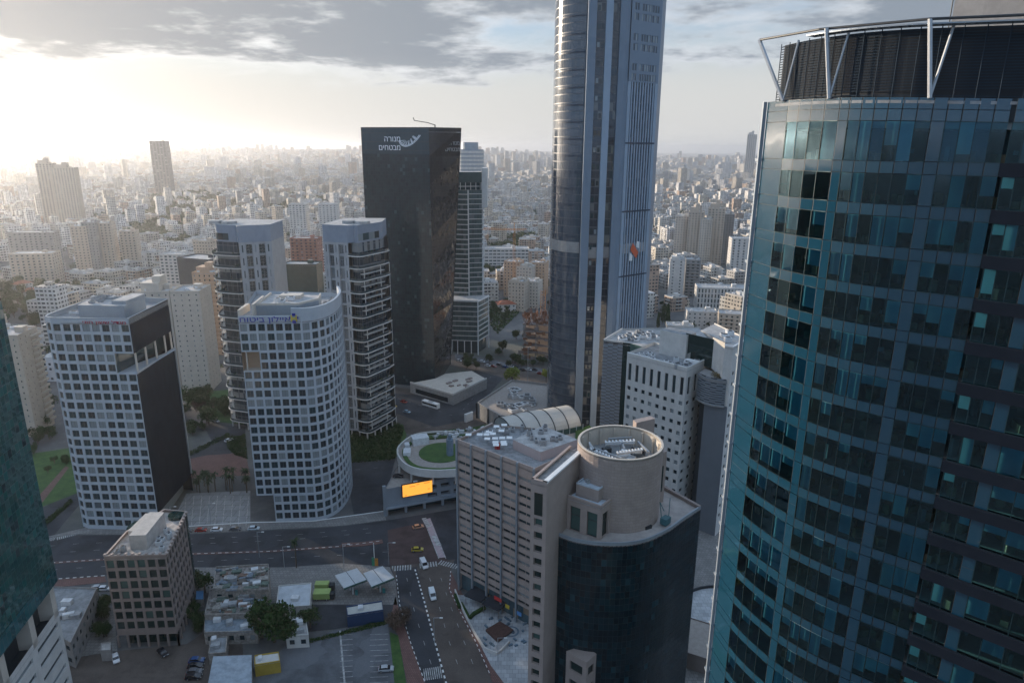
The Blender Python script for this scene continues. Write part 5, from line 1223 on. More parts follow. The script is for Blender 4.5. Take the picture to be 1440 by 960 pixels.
def vault():
    r=thing('vaulted_hall','pale ribbed barrel vault roof catching warm light at the foot of the tallest skyscraper','hall',(12,288,17))
    A,B=Vector((-3.5,280.5)),Vector((27.5,296.5)); d=(B-A).normalized(); nr=Vector((-d.y,d.x)); Wd=10.3; n=14; m=10
    sk=MB(); 
    def pt(i,k,off=0):
        t=i/m; ang=pi*k/n; taper=1-.10*abs(t-.4); c=A+(B-A)*t; w=(Wd*taper+off)*cos(ang); h=(7.6*taper+off)*sin(ang); p=c-nr*w; return (p.x,p.y,17.6+h)
    for i in range(m):
        for k in range(n): sk.face([pt(i,k),pt(i+1,k),pt(i+1,k+1),pt(i,k+1)])
    part('roof',sk,plain('vault_membrane',(0.50,0.48,0.44),0.45,0.08,0.2,stain=.1),r)
    for i in range(0,m+1,2):
        rb=MB()
        for k in range(n): rb.bar(pt(i,k,.12),pt(i,k+1,.12),.22,0)
        part('rib',rb,MT['dark'],r)
    en=MB()
    for i in (0,m):
        pts=[pt(i,k) for k in range(n+1)]; en.face(pts if i else pts[::-1],0)
    part('end_wall',en,MT['glass_dk'],r)
    w=MB(); p,q=A-nr*(Wd+.1),B-nr*(Wd+.1); w.wall(p,q,16.6,19.2,0); part('side_window',w,MT['glass_gr'],r)
    f=MB()
    for k in range(11): t=k/10; c=p+(q-p)*t-nr*.3; f.bar((c.x,c.y,16.6),(c.x,c.y,20.2),.14,0)
    part('side_post',f,MT['white_paint'],r)
    hb=MB(); c=q-nr*3; hb.prism([(28,276),(38,282),(36,292),(29,286)],16.6,17.6); part('hedge_bed',hb,MT['lawn'],r)
vault()
def low_centre():
    r=thing('low_building','low grey building with cluttered pale roof left of the foot of the tallest skyscraper','low building',(2,352,0))
    poly=[(-18.5,343),(-6,325),(7,322),(21,340),(21,374),(0,381)]
    b=MB(); b.prism(poly,0,7.6,0,1); part('wall',b,[MT['concrete'],MT['tan_paving']],r); p=MB(); p.strip(poly+[poly[0]],7.6,8.8,.5); part('parapet',p,MT['concrete'],r)
    c=MB()
    for q in (poly[0],(-12,334),poly[1]): c.bar((q[0]-.3,q[1]-.3,0),(q[0]-.3,q[1]-.3,8.8),.5,0)
    part('column',c,MT['dark'],r)
    roof_units(r,[(-12,338),(5,326),(18,345),(2,372)],16,MT['plant_white'],7.6,seed=41,smin=1,smax=5,rz=.6); roof_units(r,[(-12,342),(5,330),(18,345),(2,372)],10,MT['plant_grey'],7.6,seed=42,smin=1.5,smax=6,hmax=3)
    w=MB(); w.prism([(-24,336),(-20.5,340),(-21,341),(-25,337)],0,4.5); part('ramp_wall',w,MT['white_paint'],r)
low_centre()

def lane(px,Y,z=20.0):
    '''x of the point that stands at depth Y in the photographed direction px'''
    k=(px-720)/960
    return k*(Y*_c+(CAM_H-z)*_s)
# ------------------------------------------------------------------ housing blocks with recessed windows and balconies
HAND=[]
WALLS=[MT['cream'],MT['beige'],MT['offwhite'],MT['peach'],MT['concrete']]
def housing(label,c,w,d,h,rz,wall=0,cols=(5,4),fh=3.0,ww=.36,wh=.42,balc=(),steps=0,cat='apartment building',name='apartment_building',lim=100,seed=0,glass=None,group=None,detail=True):
    c=(lane(c[0],c[1],h/2),c[1]); HAND.append((c[0],c[1],max(w,d)*.5+9))
    rn=random.Random(seed+int(abs(c[0]*7+c[1])))
    r=thing(name,label,cat,(c[0],c[1],0),group); ca,sa=cos(rz),sin(rz)
    def X(x,y): return (c[0]+x*ca-y*sa,c[1]+x*sa+y*ca)
    mat=WALLS[wall] if isinstance(wall,int) else wall
    hw,hd=w/2,d/2; A,B,C,D_=X(-hw,-hd),X(hw,-hd),X(hw,hd),X(-hw,hd)
    wb=MB(); wins=[]; nf=int(h/fh); z0=h-nf*fh
    vis=[(A,B,cols[0]),(D_,A,cols[1]),(B,C,cols[1])]
    for a,b,n in vis:
        if n: facade(r,wb,wins,cut([a,b],n),z0,nf,fh,ww,wh,.3)
        else: wb.wall(a,b,0,h)
        wb.wall(a,b,0,z0) if z0>.05 else None
    wb.wall(C,D_,0,h); part('wall',wb,mat,r); place_windows(r,wins,glass or MT['glass_dk'],MT['frame'],lim=lim)
    rf=MB(); rf.prism([A,B,C,D_],h-.3,h,1); rf.strip([A,B,C,D_,A],h,h+.9,.3,0); part('roof',rf,[mat,MT['roof_light']],r)
    p=MB(); 
    if steps:
        p.obox(X(-hw*.25,0),(w*.55,d*.6),rz,h,h+steps,0); p.obox(X(hw*.1,0),(w*.25,d*.4),rz,h+steps,h+steps*1.7,0)
    p.obox(X(hw*.45,hd*.2),(min(4,w*.3),min(4,d*.4)),rz,h,h+2.8,0); part('stair_head',p,mat,r)
    if detail:
        t=MB()
        for k in range(rn.randint(4,9)):
            q=X(rn.uniform(-hw*.8,hw*.8),rn.uniform(-hd*.8,hd*.8)); t.obox(q,(1.6,1.0),rz+rn.choice((0,.8)),h+steps*.0+.4,h+rn.uniform(1.0,1.7))
        part('water_heater',t,MT['plant_white'],r)
    for (u0,u1,side) in balc:
        for f in range(1,nf):
            z=z0+f*fh; b=MB()
            if side=='f': q=[X(-hw+u0*w,-hd-1.3),X(-hw+u1*w,-hd-1.3),X(-hw+u1*w,-hd),X(-hw+u0*w,-hd)]
            elif side=='r': q=[X(hw,-hd+u0*d),X(hw+1.3,-hd+u0*d),X(hw+1.3,-hd+u1*d),X(hw,-hd+u1*d)]
            else: q=[X(-hw-1.3,-hd+u0*d),X(-hw,-hd+u0*d),X(-hw,-hd+u1*d),X(-hw-1.3,-hd+u1*d)]
            b.prism(q,z-.15,z+.9,0,bottom=True); part('balcony',b,mat,r)
    return r
housing('beige residential tower with tiny windows, between green glass tower and left gridded block',(33,322),13,17,51.5,.12,1,(3,4),ww=.16,wh=.3,balc=((.55,1,'r'),))
housing('wide cream residential tower with a dark vertical slot, just right of the left gridded block',(277,389),16,20,60,.1,0,(4,4),ww=.18,wh=.3)
housing('cream residential tower with stepped top, half hidden by the left gridded block',(232,397),19,20,58,.1,0,(5,3),ww=.22,wh=.36,steps=5,balc=((.05,.3,'f'),))
housing('peach coloured residential tower with stacked balconies, right of the two cream towers',(301,463),17,16,57,-.05,3,(5,3),ww=.3,wh=.4,balc=((.55,.95,'f'),),steps=4)
housing('flat topped dark grey windowless block behind the peach coloured tower',(289,588),34,24,47,-.35,plain('dark_render',(0.06,0.065,0.07)),(0,0),cat='building',name='building',detail=False)
housing('white framed modern apartment house behind the dark grey block',(252,640),26,16,42,-.1,4 if 0 else 2,(6,3),ww=.6,wh=.5)
housing('grey beige slab tower beside the white framed apartment house',(292,675),18,15,50,-.1,1,(6,3),ww=.5,wh=.3)
for k,(x,y,w,h,m) in enumerate(((118,765,16,53,1),(132,768,14,57,4),(152,780,16,55,1),(184,800,17,44,1))):
    housing(['tall beige slab tower, leftmost of the row of slabs','plain grey slab tower, second of the row of slabs on the left','tall yellowish slab tower, third of the row of slabs on the left','shorter yellowish slab tower at the right end of the row of slabs'][k],(x,y),w,18,h,.25,m,(4,3),ww=.4,wh=.35,group='row of slab towers on the left',lim=40)
housing('broad yellowish block with pale flat roof among trees at the far left',(52,712),40,22,31,.2,1,(8,4),ww=.4,wh=.4,balc=((.35,.6,'f'),),lim=60)
housing('pair of bluish grey housing blocks behind the broad yellowish block',(50,830),50,18,38,.15,4,(9,3),ww=.4,wh=.4,lim=40)
tb=plain('hazy_tower_stone',(0.42,0.37,0.31),0.8,.05,.1)
housing('narrow left twin of the two hazy brown residential towers on the left',(70,1275),26,24,107,.3,tb,(5,4),fh=3.4,ww=.45,wh=.45,lim=20,steps=6,group='two hazy brown towers')
housing('broad right twin of the two hazy brown residential towers on the left',(96,1255),36,28,100,.3,tb,(8,4),fh=3.4,ww=.45,wh=.45,lim=20,steps=6,group='two hazy brown towers')
housing('lone slender dark tower rising out of the haze on the left',(227,2082),44,36,152,.15,plain('slender_dark',(0.13,0.14,0.15)),(5,3),fh=4,ww=.55,wh=.5,lim=10,cat='tower',name='office_tower')
rd=plain('red_brick_render',(0.34,0.16,0.12),.8,.15,.3)
housing('red and cream apartment house between the two balcony towers',(432,700),28,16,50,-.05,rd,(6,3),ww=.45,wh=.4,balc=((.05,.35,'f'),(.6,.95,'f')))
housing('green glass office box between the two balcony towers',(428,560),28,16,47,-.05,plain('green_glass_box',(0.03,0.06,0.055),.2,.2,.3),(0,0),cat='office building',name='office_building',detail=False)
housing('white apartment tower behind the red and cream apartment house',(421,1000),24,18,60,0,2,(5,3),ww=.5,wh=.4)
housing('white apartment tower with grey stripe, behind the balcony tower on the right',(463,1000),26,18,60,0,2,(5,3),ww=.4,wh=.4)
for k,(x,y,w,h,m,st) in enumerate(((957,862,16,60,0,0),(976,850,18,66,1,6),(990,842,14,58,0,0),(1004,858,20,70,1,6),(1020,872,16,62,4,0))):
    housing(['cream slab tower with brightly lit left edge, left end of the tight cluster','tall beige tower with stepped top, second in the tight cluster','slim cream tower in the middle of the tight cluster','tallest beige tower of the tight cluster','grey tower at the right end of the tight cluster'][k],(x,y),w,20,h,-.3,m,(5,4),ww=.42,wh=.42,steps=st,balc=((.6,.9,'f'),) if k%2==0 else (),group='tight cluster of towers on the right',lim=60)
housing('pale blank sided apartment block in front of the tight cluster of towers',(950,655),14,16,38,-.2,2,(2,3),ww=.2,wh=.4,steps=3); 
housing('grey apartment block with stacked balconies joined to the pale blank sided block',(972,668),14,18,36,-.2,4,(3,3),ww=.5,wh=.4,balc=((.1,.9,'f'),))
mw=housing('long modern block with black and white vertical stripes and grey top floor',(1014,610),46,20,20,-.12,2,(16,6),fh=4.5,ww=.45,wh=.78)
housing('white apartment block with dark slots, right of the tight cluster of towers',(1052,770),44,18,44,-.1,2,(8,3),ww=.35,wh=.6)
housing('low pinkish white house with flat roof below the striped modern block',(985,545),24,15,13,-.1,2,(6,3),ww=.3,wh=.4)
housing('low white house beside the cypress trees',(955,505),20,12,11,-.15,2,(5,3),ww=.3,wh=.4)
housing('beige apartment house with broad balconies near the right glass tower',(1035,520),28,16,17,-.25,1,(7,4),ww=.4,wh=.45,balc=((.1,.4,'f'),(.6,.9,'f')))
housing('cream apartment house with flat dusty roof right behind the tall white slab',(1008,465),30,16,14,-.3,0,(7,4),ww=.35,wh=.4,balc=((.3,.7,'f'),))
housing('low flat house behind the louvred block and the penthouse',(985,430),34,14,12,-.2,1,(8,3),ww=.35,wh=.4)
for k,(x,y,w,h,m) in enumerate(((722,660,16,34,3),(739,655,15,30,0),(757,668,16,32,3),(729,600,15,26,1),(749,612,14,24,0))):
    housing(['sunlit peach apartment block, leftmost beside the tall orange crane','cream apartment block, second to the right of the tall orange crane','peach apartment block at the right end of the group by the orange crane','lower beige apartment block in front of the group by the orange crane','lower cream apartment block next to the tallest skyscraper'][k],(x,y),w,15,h,-.3,m,(5,4),ww=.35,wh=.4,group='apartment blocks by the orange crane',lim=60,steps=2 if k%2 else 0)
housing('white office building with curved grey roof edge above the trees, centre right',(703,850),70,24,20,.05,2,(14,4),fh=4,ww=.8,wh=.4,cat='office building',name='office_building',lim=40)
housing('distant tower with pale lit side rising near the right glass tower',(1053,3300),42,34,206,-.3,plain('distant_tower',(0.50,0.46,0.42)),(5,4),fh=4,ww=.6,wh=.5,lim=10,steps=10,cat='tower',name='residential_tower')
housing('square pale tower beside the distant tower near the right glass tower',(1077,2300),34,26,125,-.3,4,(5,4),fh=4,ww=.5,wh=.5,lim=10,cat='tower',name='residential_tower')
def red_roof(label,c,w,d,h,rz):
    c=(lane(c[0],c[1],3),c[1]); HAND.append((c[0],c[1],13)); r=thing('house',label,'house',(c[0],c[1],0)); ca,sa=cos(rz),sin(rz); X=lambda x,y:(c[0]+x*ca-y*sa,c[1]+x*sa+y*ca)
    wb=MB(); wins=[]; q=[X(-w/2,-d/2),X(w/2,-d/2),X(w/2,d/2),X(-w/2,d/2)]
    facade(r,wb,wins,cut(q[:2],4),0,2,h/2,.35,.4,.2); facade(r,wb,wins,cut(q[1:3],3),0,2,h/2,.35,.4,.2); facade(r,wb,wins,cut([q[3],q[0]],3),0,2,h/2,.35,.4,.2); wb.wall(q[2],q[3],0,h); part('wall',wb,MT['offwhite'],r); place_windows(r,wins,MT['glass_dk'],MT['frame'])
    rf=MB(); e=.7; o=[X(-w/2-e,-d/2-e),X(w/2+e,-d/2-e),X(w/2+e,d/2+e),X(-w/2-e,d/2+e)]; a,b=X(-w/5,0),X(w/5,0); t=h+2.8
    P=[(*p,h) for p in o]; A_,B_=(*a,t),(*b,t)
    rf.face([P[0],P[1],B_,A_]); rf.face([P[1],P[2],B_]); rf.face([P[2],P[3],A_,B_]); rf.face([P[3],P[0],A_]); part('roof',rf,plain('terracotta_tiles',(0.30,0.10,0.055),.8,.25,.6),r)
red_roof('white two storey house with terracotta hip roof among trees, left of the construction site',(711,595),16,12,7,.2)
for k,(x,y) in enumerate(((45,640),(68,650),(88,620),(60,590),(30,675))):
    red_roof(['red roofed house among the trees at left, nearest the grey block','red roofed house at left, middle of the group in the trees','red roofed house at left, at the right end of the group','red roofed house at left, lowest of the group in the trees','red roofed house at left, farthest back in the trees'][k],(x,y),15,11,6,.3*k)
# ------------------------------------------------------------------ construction site and cranes
def construction():
    r=thing('construction_site','unfinished concrete frame with rusty formwork and scaffolding, left of the foot of the tallest skyscraper','construction',(22,465,0))
    HAND.append((22,470,30)); rust=plain('rusty_formwork',(0.24,0.10,0.05),.8,.4,.8); rn=random.Random(2)
    for f in range(5):
        z=f*5.0; b=MB(); b.prism([(7,450),(34,446),(38,474),(12,480)],z+4.4,z+5.0,0); part('floor_slab',b,MT['brown_stone'],r)
        b=MB()
        for i in range(4):
            for j in range(4): x=8+i*8.4+j*1.2;y=451+j*8.5-i*1; b.bar((x,y,z),(x,y,z+4.5),.45,0)
        part('column',b,MT['concrete'],r)
    b=MB()
    for k in range(170):
        x,y=rn.uniform(8,36),rn.uniform(447,476); z=25+rn.uniform(0,3); b.bar((x,y,z-2),(x+rn.uniform(-3,3),y+rn.uniform(-3,3),z+rn.uniform(0,5)),.16,k%2)
    for k in range(26): b.obox((rn.uniform(9,34),rn.uniform(449,474)),(rn.uniform(2,5),rn.uniform(.3,2)),rn.uniform(0,3),25,rn.uniform(26,30),0)
    for k in range(60): x=rn.uniform(6,35); z=rn.uniform(0,22); b.obox((x,446.5+rn.uniform(0,1)),(rn.uniform(1,4),.3),-.1,z,z+rn.uniform(.5,2.5),k%2)
    o=part('scaffolding',b,[rust,MT['brown_stone']],r); o['kind']='stuff'
construction()
def crane(label,px,Y,h,jib,ang,w=1.9):
    x=lane(px,Y,h/2); r=thing('tower_crane',label,'crane',(x,Y,0)); col=plain('crane_orange_%d'%px,(0.55,0.22,0.05),.5,.1,.5); HAND.append((x,Y,5))
    def lattice(p,q,wd,n,up=Vector((0,0,1))):
        p,q=Vector(p),Vector(q); d=(q-p)/n; a=d.normalized().cross(up if abs(d.normalized().dot(up))<.9 else Vector((1,0,0))).normalized()*wd/2; b=d.normalized().cross(a).normalized()*wd/2; m=MB()
        for s,t in ((1,1),(1,-1),(-1,-1),(-1,1)): m.bar(p+a*s+b*t,q+a*s+b*t,.16,0)
        cs=[(1,1),(1,-1),(-1,-1),(-1,1)]
        for k in range(n):
            for j in range(4): s,t=cs[j]; s2,t2=cs[(j+1)%4]; m.bar(p+d*k+a*s+b*t,p+d*(k+1)+a*s2+b*t2,.1,0)
        return m
    part('mast',lattice((x,Y,0),(x,Y,h),w,int(h/2.2)),col,r)
    if jib:
        dx,dy=cos(ang),sin(ang); part('jib',lattice((x,Y,h+1),(x+dx*jib,Y+dy*jib,h+1),1.3,int(jib/2)),col,r); part('counter_jib',lattice((x,Y,h+1),(x-dx*12,Y-dy*12,h+1),1.3,6),col,r)
        m=MB(); m.obox((x-dx*11,Y-dy*11),(3,2),ang,h-1.5,h+.6); part('counterweight',m,MT['concrete'],r)
        m=MB(); m.bar((x,Y,h),(x,Y,h+7),.5,0); m.bar((x,Y,h+7),(x+dx*jib*.7,Y+dy*jib*.7,h+1.5),.08,0); m.bar((x,Y,h+7),(x-dx*11,Y-dy*11,h+1.5),.08,0); part('top_frame',m,col,r)
        m=MB(); m.obox((x+dx*1.5,Y+dy*1.5-1),(1.8,1.6),ang,h-2,h); part('cab',m,MT['white_paint'],r)
crane('tall orange tower crane with long jib rising over the peach apartment blocks',722,640,66,34,2.6+.4)
crane('short orange crane mast without jib above the construction site',763,500,38,0,0,3.4)
# ------------------------------------------------------------------ small buildings bottom left
def flat_building(label,poly,h,mat,roof,units=4,seed=1,win=True,name='building',cat='building',par=.6):
    cx=sum(p[0] for p in poly)/len(poly); cy=sum(p[1] for p in poly)/len(poly)
    a=sum(poly[i][0]*poly[(i+1)%len(poly)][1]-poly[(i+1)%len(poly)][0]*poly[i][1] for i in range(len(poly)))
    if a<0: poly=poly[::-1]
    r=thing(name,label,cat,(cx,cy,0)); b=MB(); wins=[]; nf=max(1,int(h/3.2)); n=len(poly)
    for i in range(n):
        p,q=poly[i],poly[(i+1)%n]; L=hypot(q[0]-p[0],q[1]-p[1])
        if win and L>4: facade(r,b,wins,cut([p,q],max(1,int(L/3))),0,nf,h/nf,.45,.4,.2)
        else: b.wall(p,q,0,h)
    part('wall',b,mat,r); place_windows(r,wins,MT['glass_dk'],MT['frame'],lim=60)
    rf=MB(); rf.prism(poly,h-.2,h,0); part('roof',rf,roof,r)
    if par: 
        p=MB(); p.strip(poly+[poly[0]],h,h+par,.3); part('parapet',p,mat,r)
    if units:
        rn=random.Random(seed)
        for k in range(units):
            t,u=rn.uniform(.2,.8),rn.uniform(.2,.8); x=(poly[0][0]*(1-t)+poly[1][0]*t)*(1-u)+(poly[-1][0]*(1-t)+poly[2][0]*t)*u; y=(poly[0][1]*(1-t)+poly[1][1]*t)*(1-u)+(poly[-1][1]*(1-t)+poly[2][1]*t)*u
            m=MB(); m.obox((x,y),(rn.uniform(1,3),rn.uniform(.8,2)),rn.uniform(0,.4),h,h+rn.uniform(.6,1.6),k%2); part('air_conditioner',m,[MT['plant_white'],MT['plant_grey']],r)
    return r
Q=lambda z,*pp:[G(x,y,z) for x,y in pp]
flat_building('long low grey flat roofed building between the white based green tower and the brown block',Q(8,(74,893),(100,905),(137,828),(72,826)),8,MT['concrete'],MT['roof_grey'],5,51)
grim=plain('grimy_plaster',(0.34,0.31,0.28),.9,.35,1.2,stain=.6); scrap=plain('patched_dirty_roof',(0.28,0.25,0.23),.95,.6,.9,stain=.7)
flat_building('grimy white old building with patched roof behind the ruined one, by the road',Q(8,(300,832),(378,832),(378,796),(304,800)),8.5,grim,scrap,8,52)
flat_building('ruined grey brown building with rubbish strewn roof left of the dark trees',Q(5,(288,868),(365,866),(378,832),(296,832)),5.6,grim,scrap,12,53)
flat_building('low crumbling shed row with pale walls in front of the ruined building',Q(4,(287,890),(362,888),(365,868),(288,870)),4.2,grim,plain('blue_grey_sheet',(0.22,0.26,0.30),.7,.3,.8),4,54,par=.2)
flat_building('concrete walled yard building above the tin roofed shed',Q(3.5,(293,920),(318,918),(320,895),(296,897)),3.6,grim,MT['roof_grey'],2,55,win=False,par=.3)
flat_building('wide tin roofed shed with pale blue roof at the bottom edge',Q(4,(290,975),(354,975),(354,921),(300,923)),4.2,MT['concrete'],plain('pale_blue_tin',(0.33,0.38,0.43),.5,.25,.5),0,56,win=False,par=0)
flat_building('white kiosk with yellow fascia at the corner of the large car park',Q(3.5,(358,936),(394,930),(392,917),(358,922)),3.6,plain('yellow_fascia',(0.42,0.29,0.05),.6,.1,.5),MT['offwhite'],1,57,win=False,par=.3)
flat_building('white flat roofed garage building left of the parked green trucks',Q(4.5,(388,855),(436,852),(438,820),(392,824)),4.6,MT['offwhite'],plain('bluish_white_roof',(0.46,0.49,0.52),.7,.15,.4),1,58,par=.3)
flat_building('small white flat roofed building at the car park corner beside the dark trees',Q(4,(402,895),(434,893),(430,868),(405,870)),4.0,MT['offwhite'],MT['roof_light'],3,59,par=.4)
flat_building('narrow white roofed gas station shop with dark blue edge',Q(4,(488,866),(539,858),(537,845),(487,853)),4.0,plain('navy_fascia',(0.02,0.05,0.12),.5,.1,.5),plain('cream_sheet_roof',(0.48,0.47,0.43),.6,.1,.6),1,60,par=.3,win=False)
flat_building('small blue roofed hut between the brown block and the ruined building',Q(3,(275,842),(286,842),(286,830),(276,830)),3,grim,plain('blue_sheet',(0.08,0.20,0.36),.5,.2,.5),0,61,win=False,par=0)
flat_building('small grey gatehouse with flat roof right of the low grey building',Q(3.4,(141,915),(156,914),(156,903),(142,904)),3.4,MT['concrete'],MT['roof_light'],0,62,par=.2)
flat_building('curved grey kiosk on the round terrace at the foot of the black glass tower',Q(5,(966,918),(1004,930),(1008,880),(968,868)),5,MT['brown_stone'],MT['tan_paving'],0,63,par=.3,win=False)
rn=random.Random(88); DC=[plain('debris_%d'%i,c,.85,.4,1.5) for i,c in enumerate(((.20,.13,.10),(.42,.41,.39),(.13,.17,.14),(.20,.24,.28),(.14,.125,.11),(.32,.30,.27)))]
for z,(xa,xb,ya,yb),nn,lab in ((8.6,(306,374,799,828),55,'rusty sheets and junk strewn on the old building by the road'),(5.7,(295,368,835,864),80,'rusty sheets and junk strewn on the ruined roof')):
    m=MB()
    for k in range(nn): 
        c=G(rn.uniform(xa,xb),rn.uniform(ya,yb),z); m.obox(c,(rn.uniform(.5,3.2),rn.uniform(.4,2.2)),rn.uniform(0,.4),z+.02,z+rn.uniform(.1,.9),rn.randrange(6))
    o=part('roof_junk',m,DC,None); tag(o,lab,'junk',kind='stuff')
def canopy(label,px):
    P=Q(5.2,*px); cx=sum(p[0] for p in P)/4; cy=sum(p[1] for p in P)/4; r=thing('fuel_canopy',label,'canopy',(cx,cy,0),'white fuel canopies of the gas station')
    b=MB(); b.prism(P,4.9,5.4,0,bottom=True); part('roof',b,CAN,r)
    m=MB(); a=((P[0][0]+P[1][0])/2,(P[0][1]+P[1][1])/2); c=((P[2][0]+P[3][0])/2,(P[2][1]+P[3][1])/2); m.bar((*a,5.42),(*c,5.42),.08,0); part('seam',m,MT['dark'],r)
    g=MB(); g.strip([(p[0],p[1]) for p in P][:2],4.85,5.5,.2); part('fascia',g,plain('green_fascia',(0.03,0.13,0.10),.5),r)
    for t in (.35,.65): m=MB(); m.bar((cx+(c[0]-a[0])*(t-.5),cy+(c[1]-a[1])*(t-.5),0),(cx+(c[0]-a[0])*(t-.5),cy+(c[1]-a[1])*(t-.5),4.9),.3,0,8); part('column',m,MT['plant_white'],r)
    for t in (.3,.7):
        m=MB(); x,y=cx+(c[0]-a[0])*(t-.5)+1,cy+(c[1]-a[1])*(t-.5); m.box(x-.4,x+.4,y-.3,y+.3,0,1.7); part('fuel_pump',m,plain('teal_pump',(0.05,0.25,0.25),.4),r)
CAN=plain('canopy_white',(0.50,0.51,0.52),.5,.08,.4)
canopy('white double fuel canopy of the gas station, left one of the pair',((484,828),(516,816),(502,799),(471,809)))
canopy('white double fuel canopy of the gas station, right one of the pair nearest the street',((523,826),(555,813),(538,796),(511,806)))
def roundterrace():
    n=40; c=G(1025,868,3); b=MB(); rr=15
    b.prism([(c[0]+rr*cos(2*pi*k/n),c[1]+rr*sin(2*pi*k/n)) for k in range(n)],0,3.0,1,0); t=thing('round_terrace','white round paved terrace with low dark rim and round planter','terrace',(c[0],c[1],0)); part('paving',b,[MT['pave_w'],MT['brown_stone']],t)
    m=MB(); ring=[(c[0]+rr*cos(-2*pi*k/n),c[1]+rr*sin(-2*pi*k/n)) for k in range(n+1)]; m.strip(ring,3.0,3.9,-.4); part('rim',m,MT['dark'],t)
    m=MB(); m.prism([(c[0]+3+3.2*cos(2*pi*k/n),c[1]-2+3.2*sin(2*pi*k/n)) for k in range(n)],3,3.5,0); part('planter',m,plain('terracotta_planter',(0.14,0.07,0.05)),t)
roundterrace()
def jplaza():
    a=G(655,838); 
    for k,(px,lab) in enumerate((((672,836),'dark square garden pavilion on the white plaza, the one nearer the street'),((697,848),'dark square garden pavilion on the white plaza, the one nearer the stone tower'))):
        c=G(*px,3); r=thing('pavilion',lab,'pavilion',(c[0],c[1],0),'dark pavilions on the white plaza'); m=MB(); m.obox(c,(6.4,6.0),-.55,3.2,3.6,0); part('roof',m,plain('dark_canopy',(0.035,0.04,0.05),.7),r)
        for sx in (-2.8,2.8):
            for sy in (-2.6,2.6): m=MB(); x,y=c[0]+sx*cos(.55)+sy*sin(.55),c[1]-sx*sin(.55)+sy*cos(.55); m.bar((x,y,.16),(x,y,3.2),.12,0); part('post',m,MT['brown_stone'],r)
    p=[G(x,y) for x,y in ((683,888),(703,876),(722,888),(700,904))]; m=MB(); m.prism(p,.16,.9,0); solo('planter',m,plain('brown_planter_soil',(0.10,0.055,0.045),.9,.3,1.5),'diamond shaped planting bed of brown soil on the white plaza','planter')
    m=MB(); ribbon(m,[(640,832),(652,862),(668,893),(682,915),(700,922),(716,905)],.35,.12,1.2,0); solo('wall',m,MT['offwhite'],'low white retaining wall bounding the white plaza along the street','wall')
    rn=random.Random(9); m=MB()
    for k in range(40):
        c=G(rn.uniform(680,755),rn.uniform(858,910)); 
        m.obox(c,(rn.uniform(.6,1.6),.5),rn.choice((.6,-.9)),.17,.62,0)
    o=struct('plaza_furniture',m,plain('blue_grey_benches',(0.13,0.19,0.24),.7)); o['kind']='stuff'; o['label']='small blue grey benches and tables scattered over the white plaza'; o['category']='benches'
    m=MB(); n=24
    for (px,py,r0,r1) in ((719,888,1.8,2.4),(719,888,.5,.9)):
        c=G(px,py)
        for k in range(n): 
            t0,t1=2*pi*k/n,2*pi*(k+1)/n; m.face([(c[0]+r0*cos(t0),c[1]+r0*sin(t0),.175),(c[0]+r1*cos(t0),c[1]+r1*sin(t0),.175),(c[0]+r1*cos(t1),c[1]+r1*sin(t1),.175),(c[0]+r0*cos(t1),c[1]+r0*sin(t1),.175)])
    struct('paving_pattern',m,plain('mosaic_blue',(0.12,0.17,0.22),.8))
    m=MB(); ribbon(m,[(648,850),(660,872),(664,866),(682,856)],1.0,.16,1.1,0); ribbon(m,[(640,838),(646,856)],.8,.16,1.2,0); solo('hedge',m,MT['hedge'],'clipped dark hedges edging the white plaza','hedge')
    m=MB(); c=G(655,812,0); m.obox(c,(4.2,3.4),.3,0,3.2,0,1); solo('kiosk',m,[plain('blue_kiosk',(0.04,0.12,0.30),.5),MT['offwhite']],'blue street kiosk with white top at the near left corner of the ribbed stone block','kiosk')
jplaza()
# ------------------------------------------------------------------ vehicles
PAINT=objcol('car_paint'); CG=plain('car_glass',(0.01,0.012,0.015),.08,.0,1.0,spec=.8); TY=plain('tyre',(0.015,0.015,0.015),.9); HL=plain('headlamp',(0.6,0.6,0.55),.2); TLm=plain('tail_lamp',(0.35,0.01,0.01),.3)
def wheel_mesh(r=.32,w=.22):
    m=MB(); n=14
    for k in range(n):
        a,b=2*pi*k/n,2*pi*(k+1)/n; P=lambda t,y,q=r:(q*cos(t),y,q*sin(t))
        m.face([P(a,-w/2),P(b,-w/2),P(b,w/2),P(a,w/2)],0)
        for y in (-w/2,w/2): m.face([P(a,y),P(b,y),P(b,y,r*.6),P(a,y,r*.6)],0); m.face([P(a,y,r*.6),P(b,y,r*.6),(0,y,0)],1)
    return m.mesh('wheel',[TY,MT['steel']])
WHEEL=None
def loft(m,secs,mat):
    """secs: list of rings (same count) -> skin with end caps"""
    for i in range(len(secs)-1):
        n=len(secs[i])
        for k in range(n): m.face([secs[i][k],secs[i][(k+1)%n],secs[i+1][(k+1)%n],secs[i+1][k]],mat)
    m.face(secs[0][::-1],mat); m.face(secs[-1],mat)
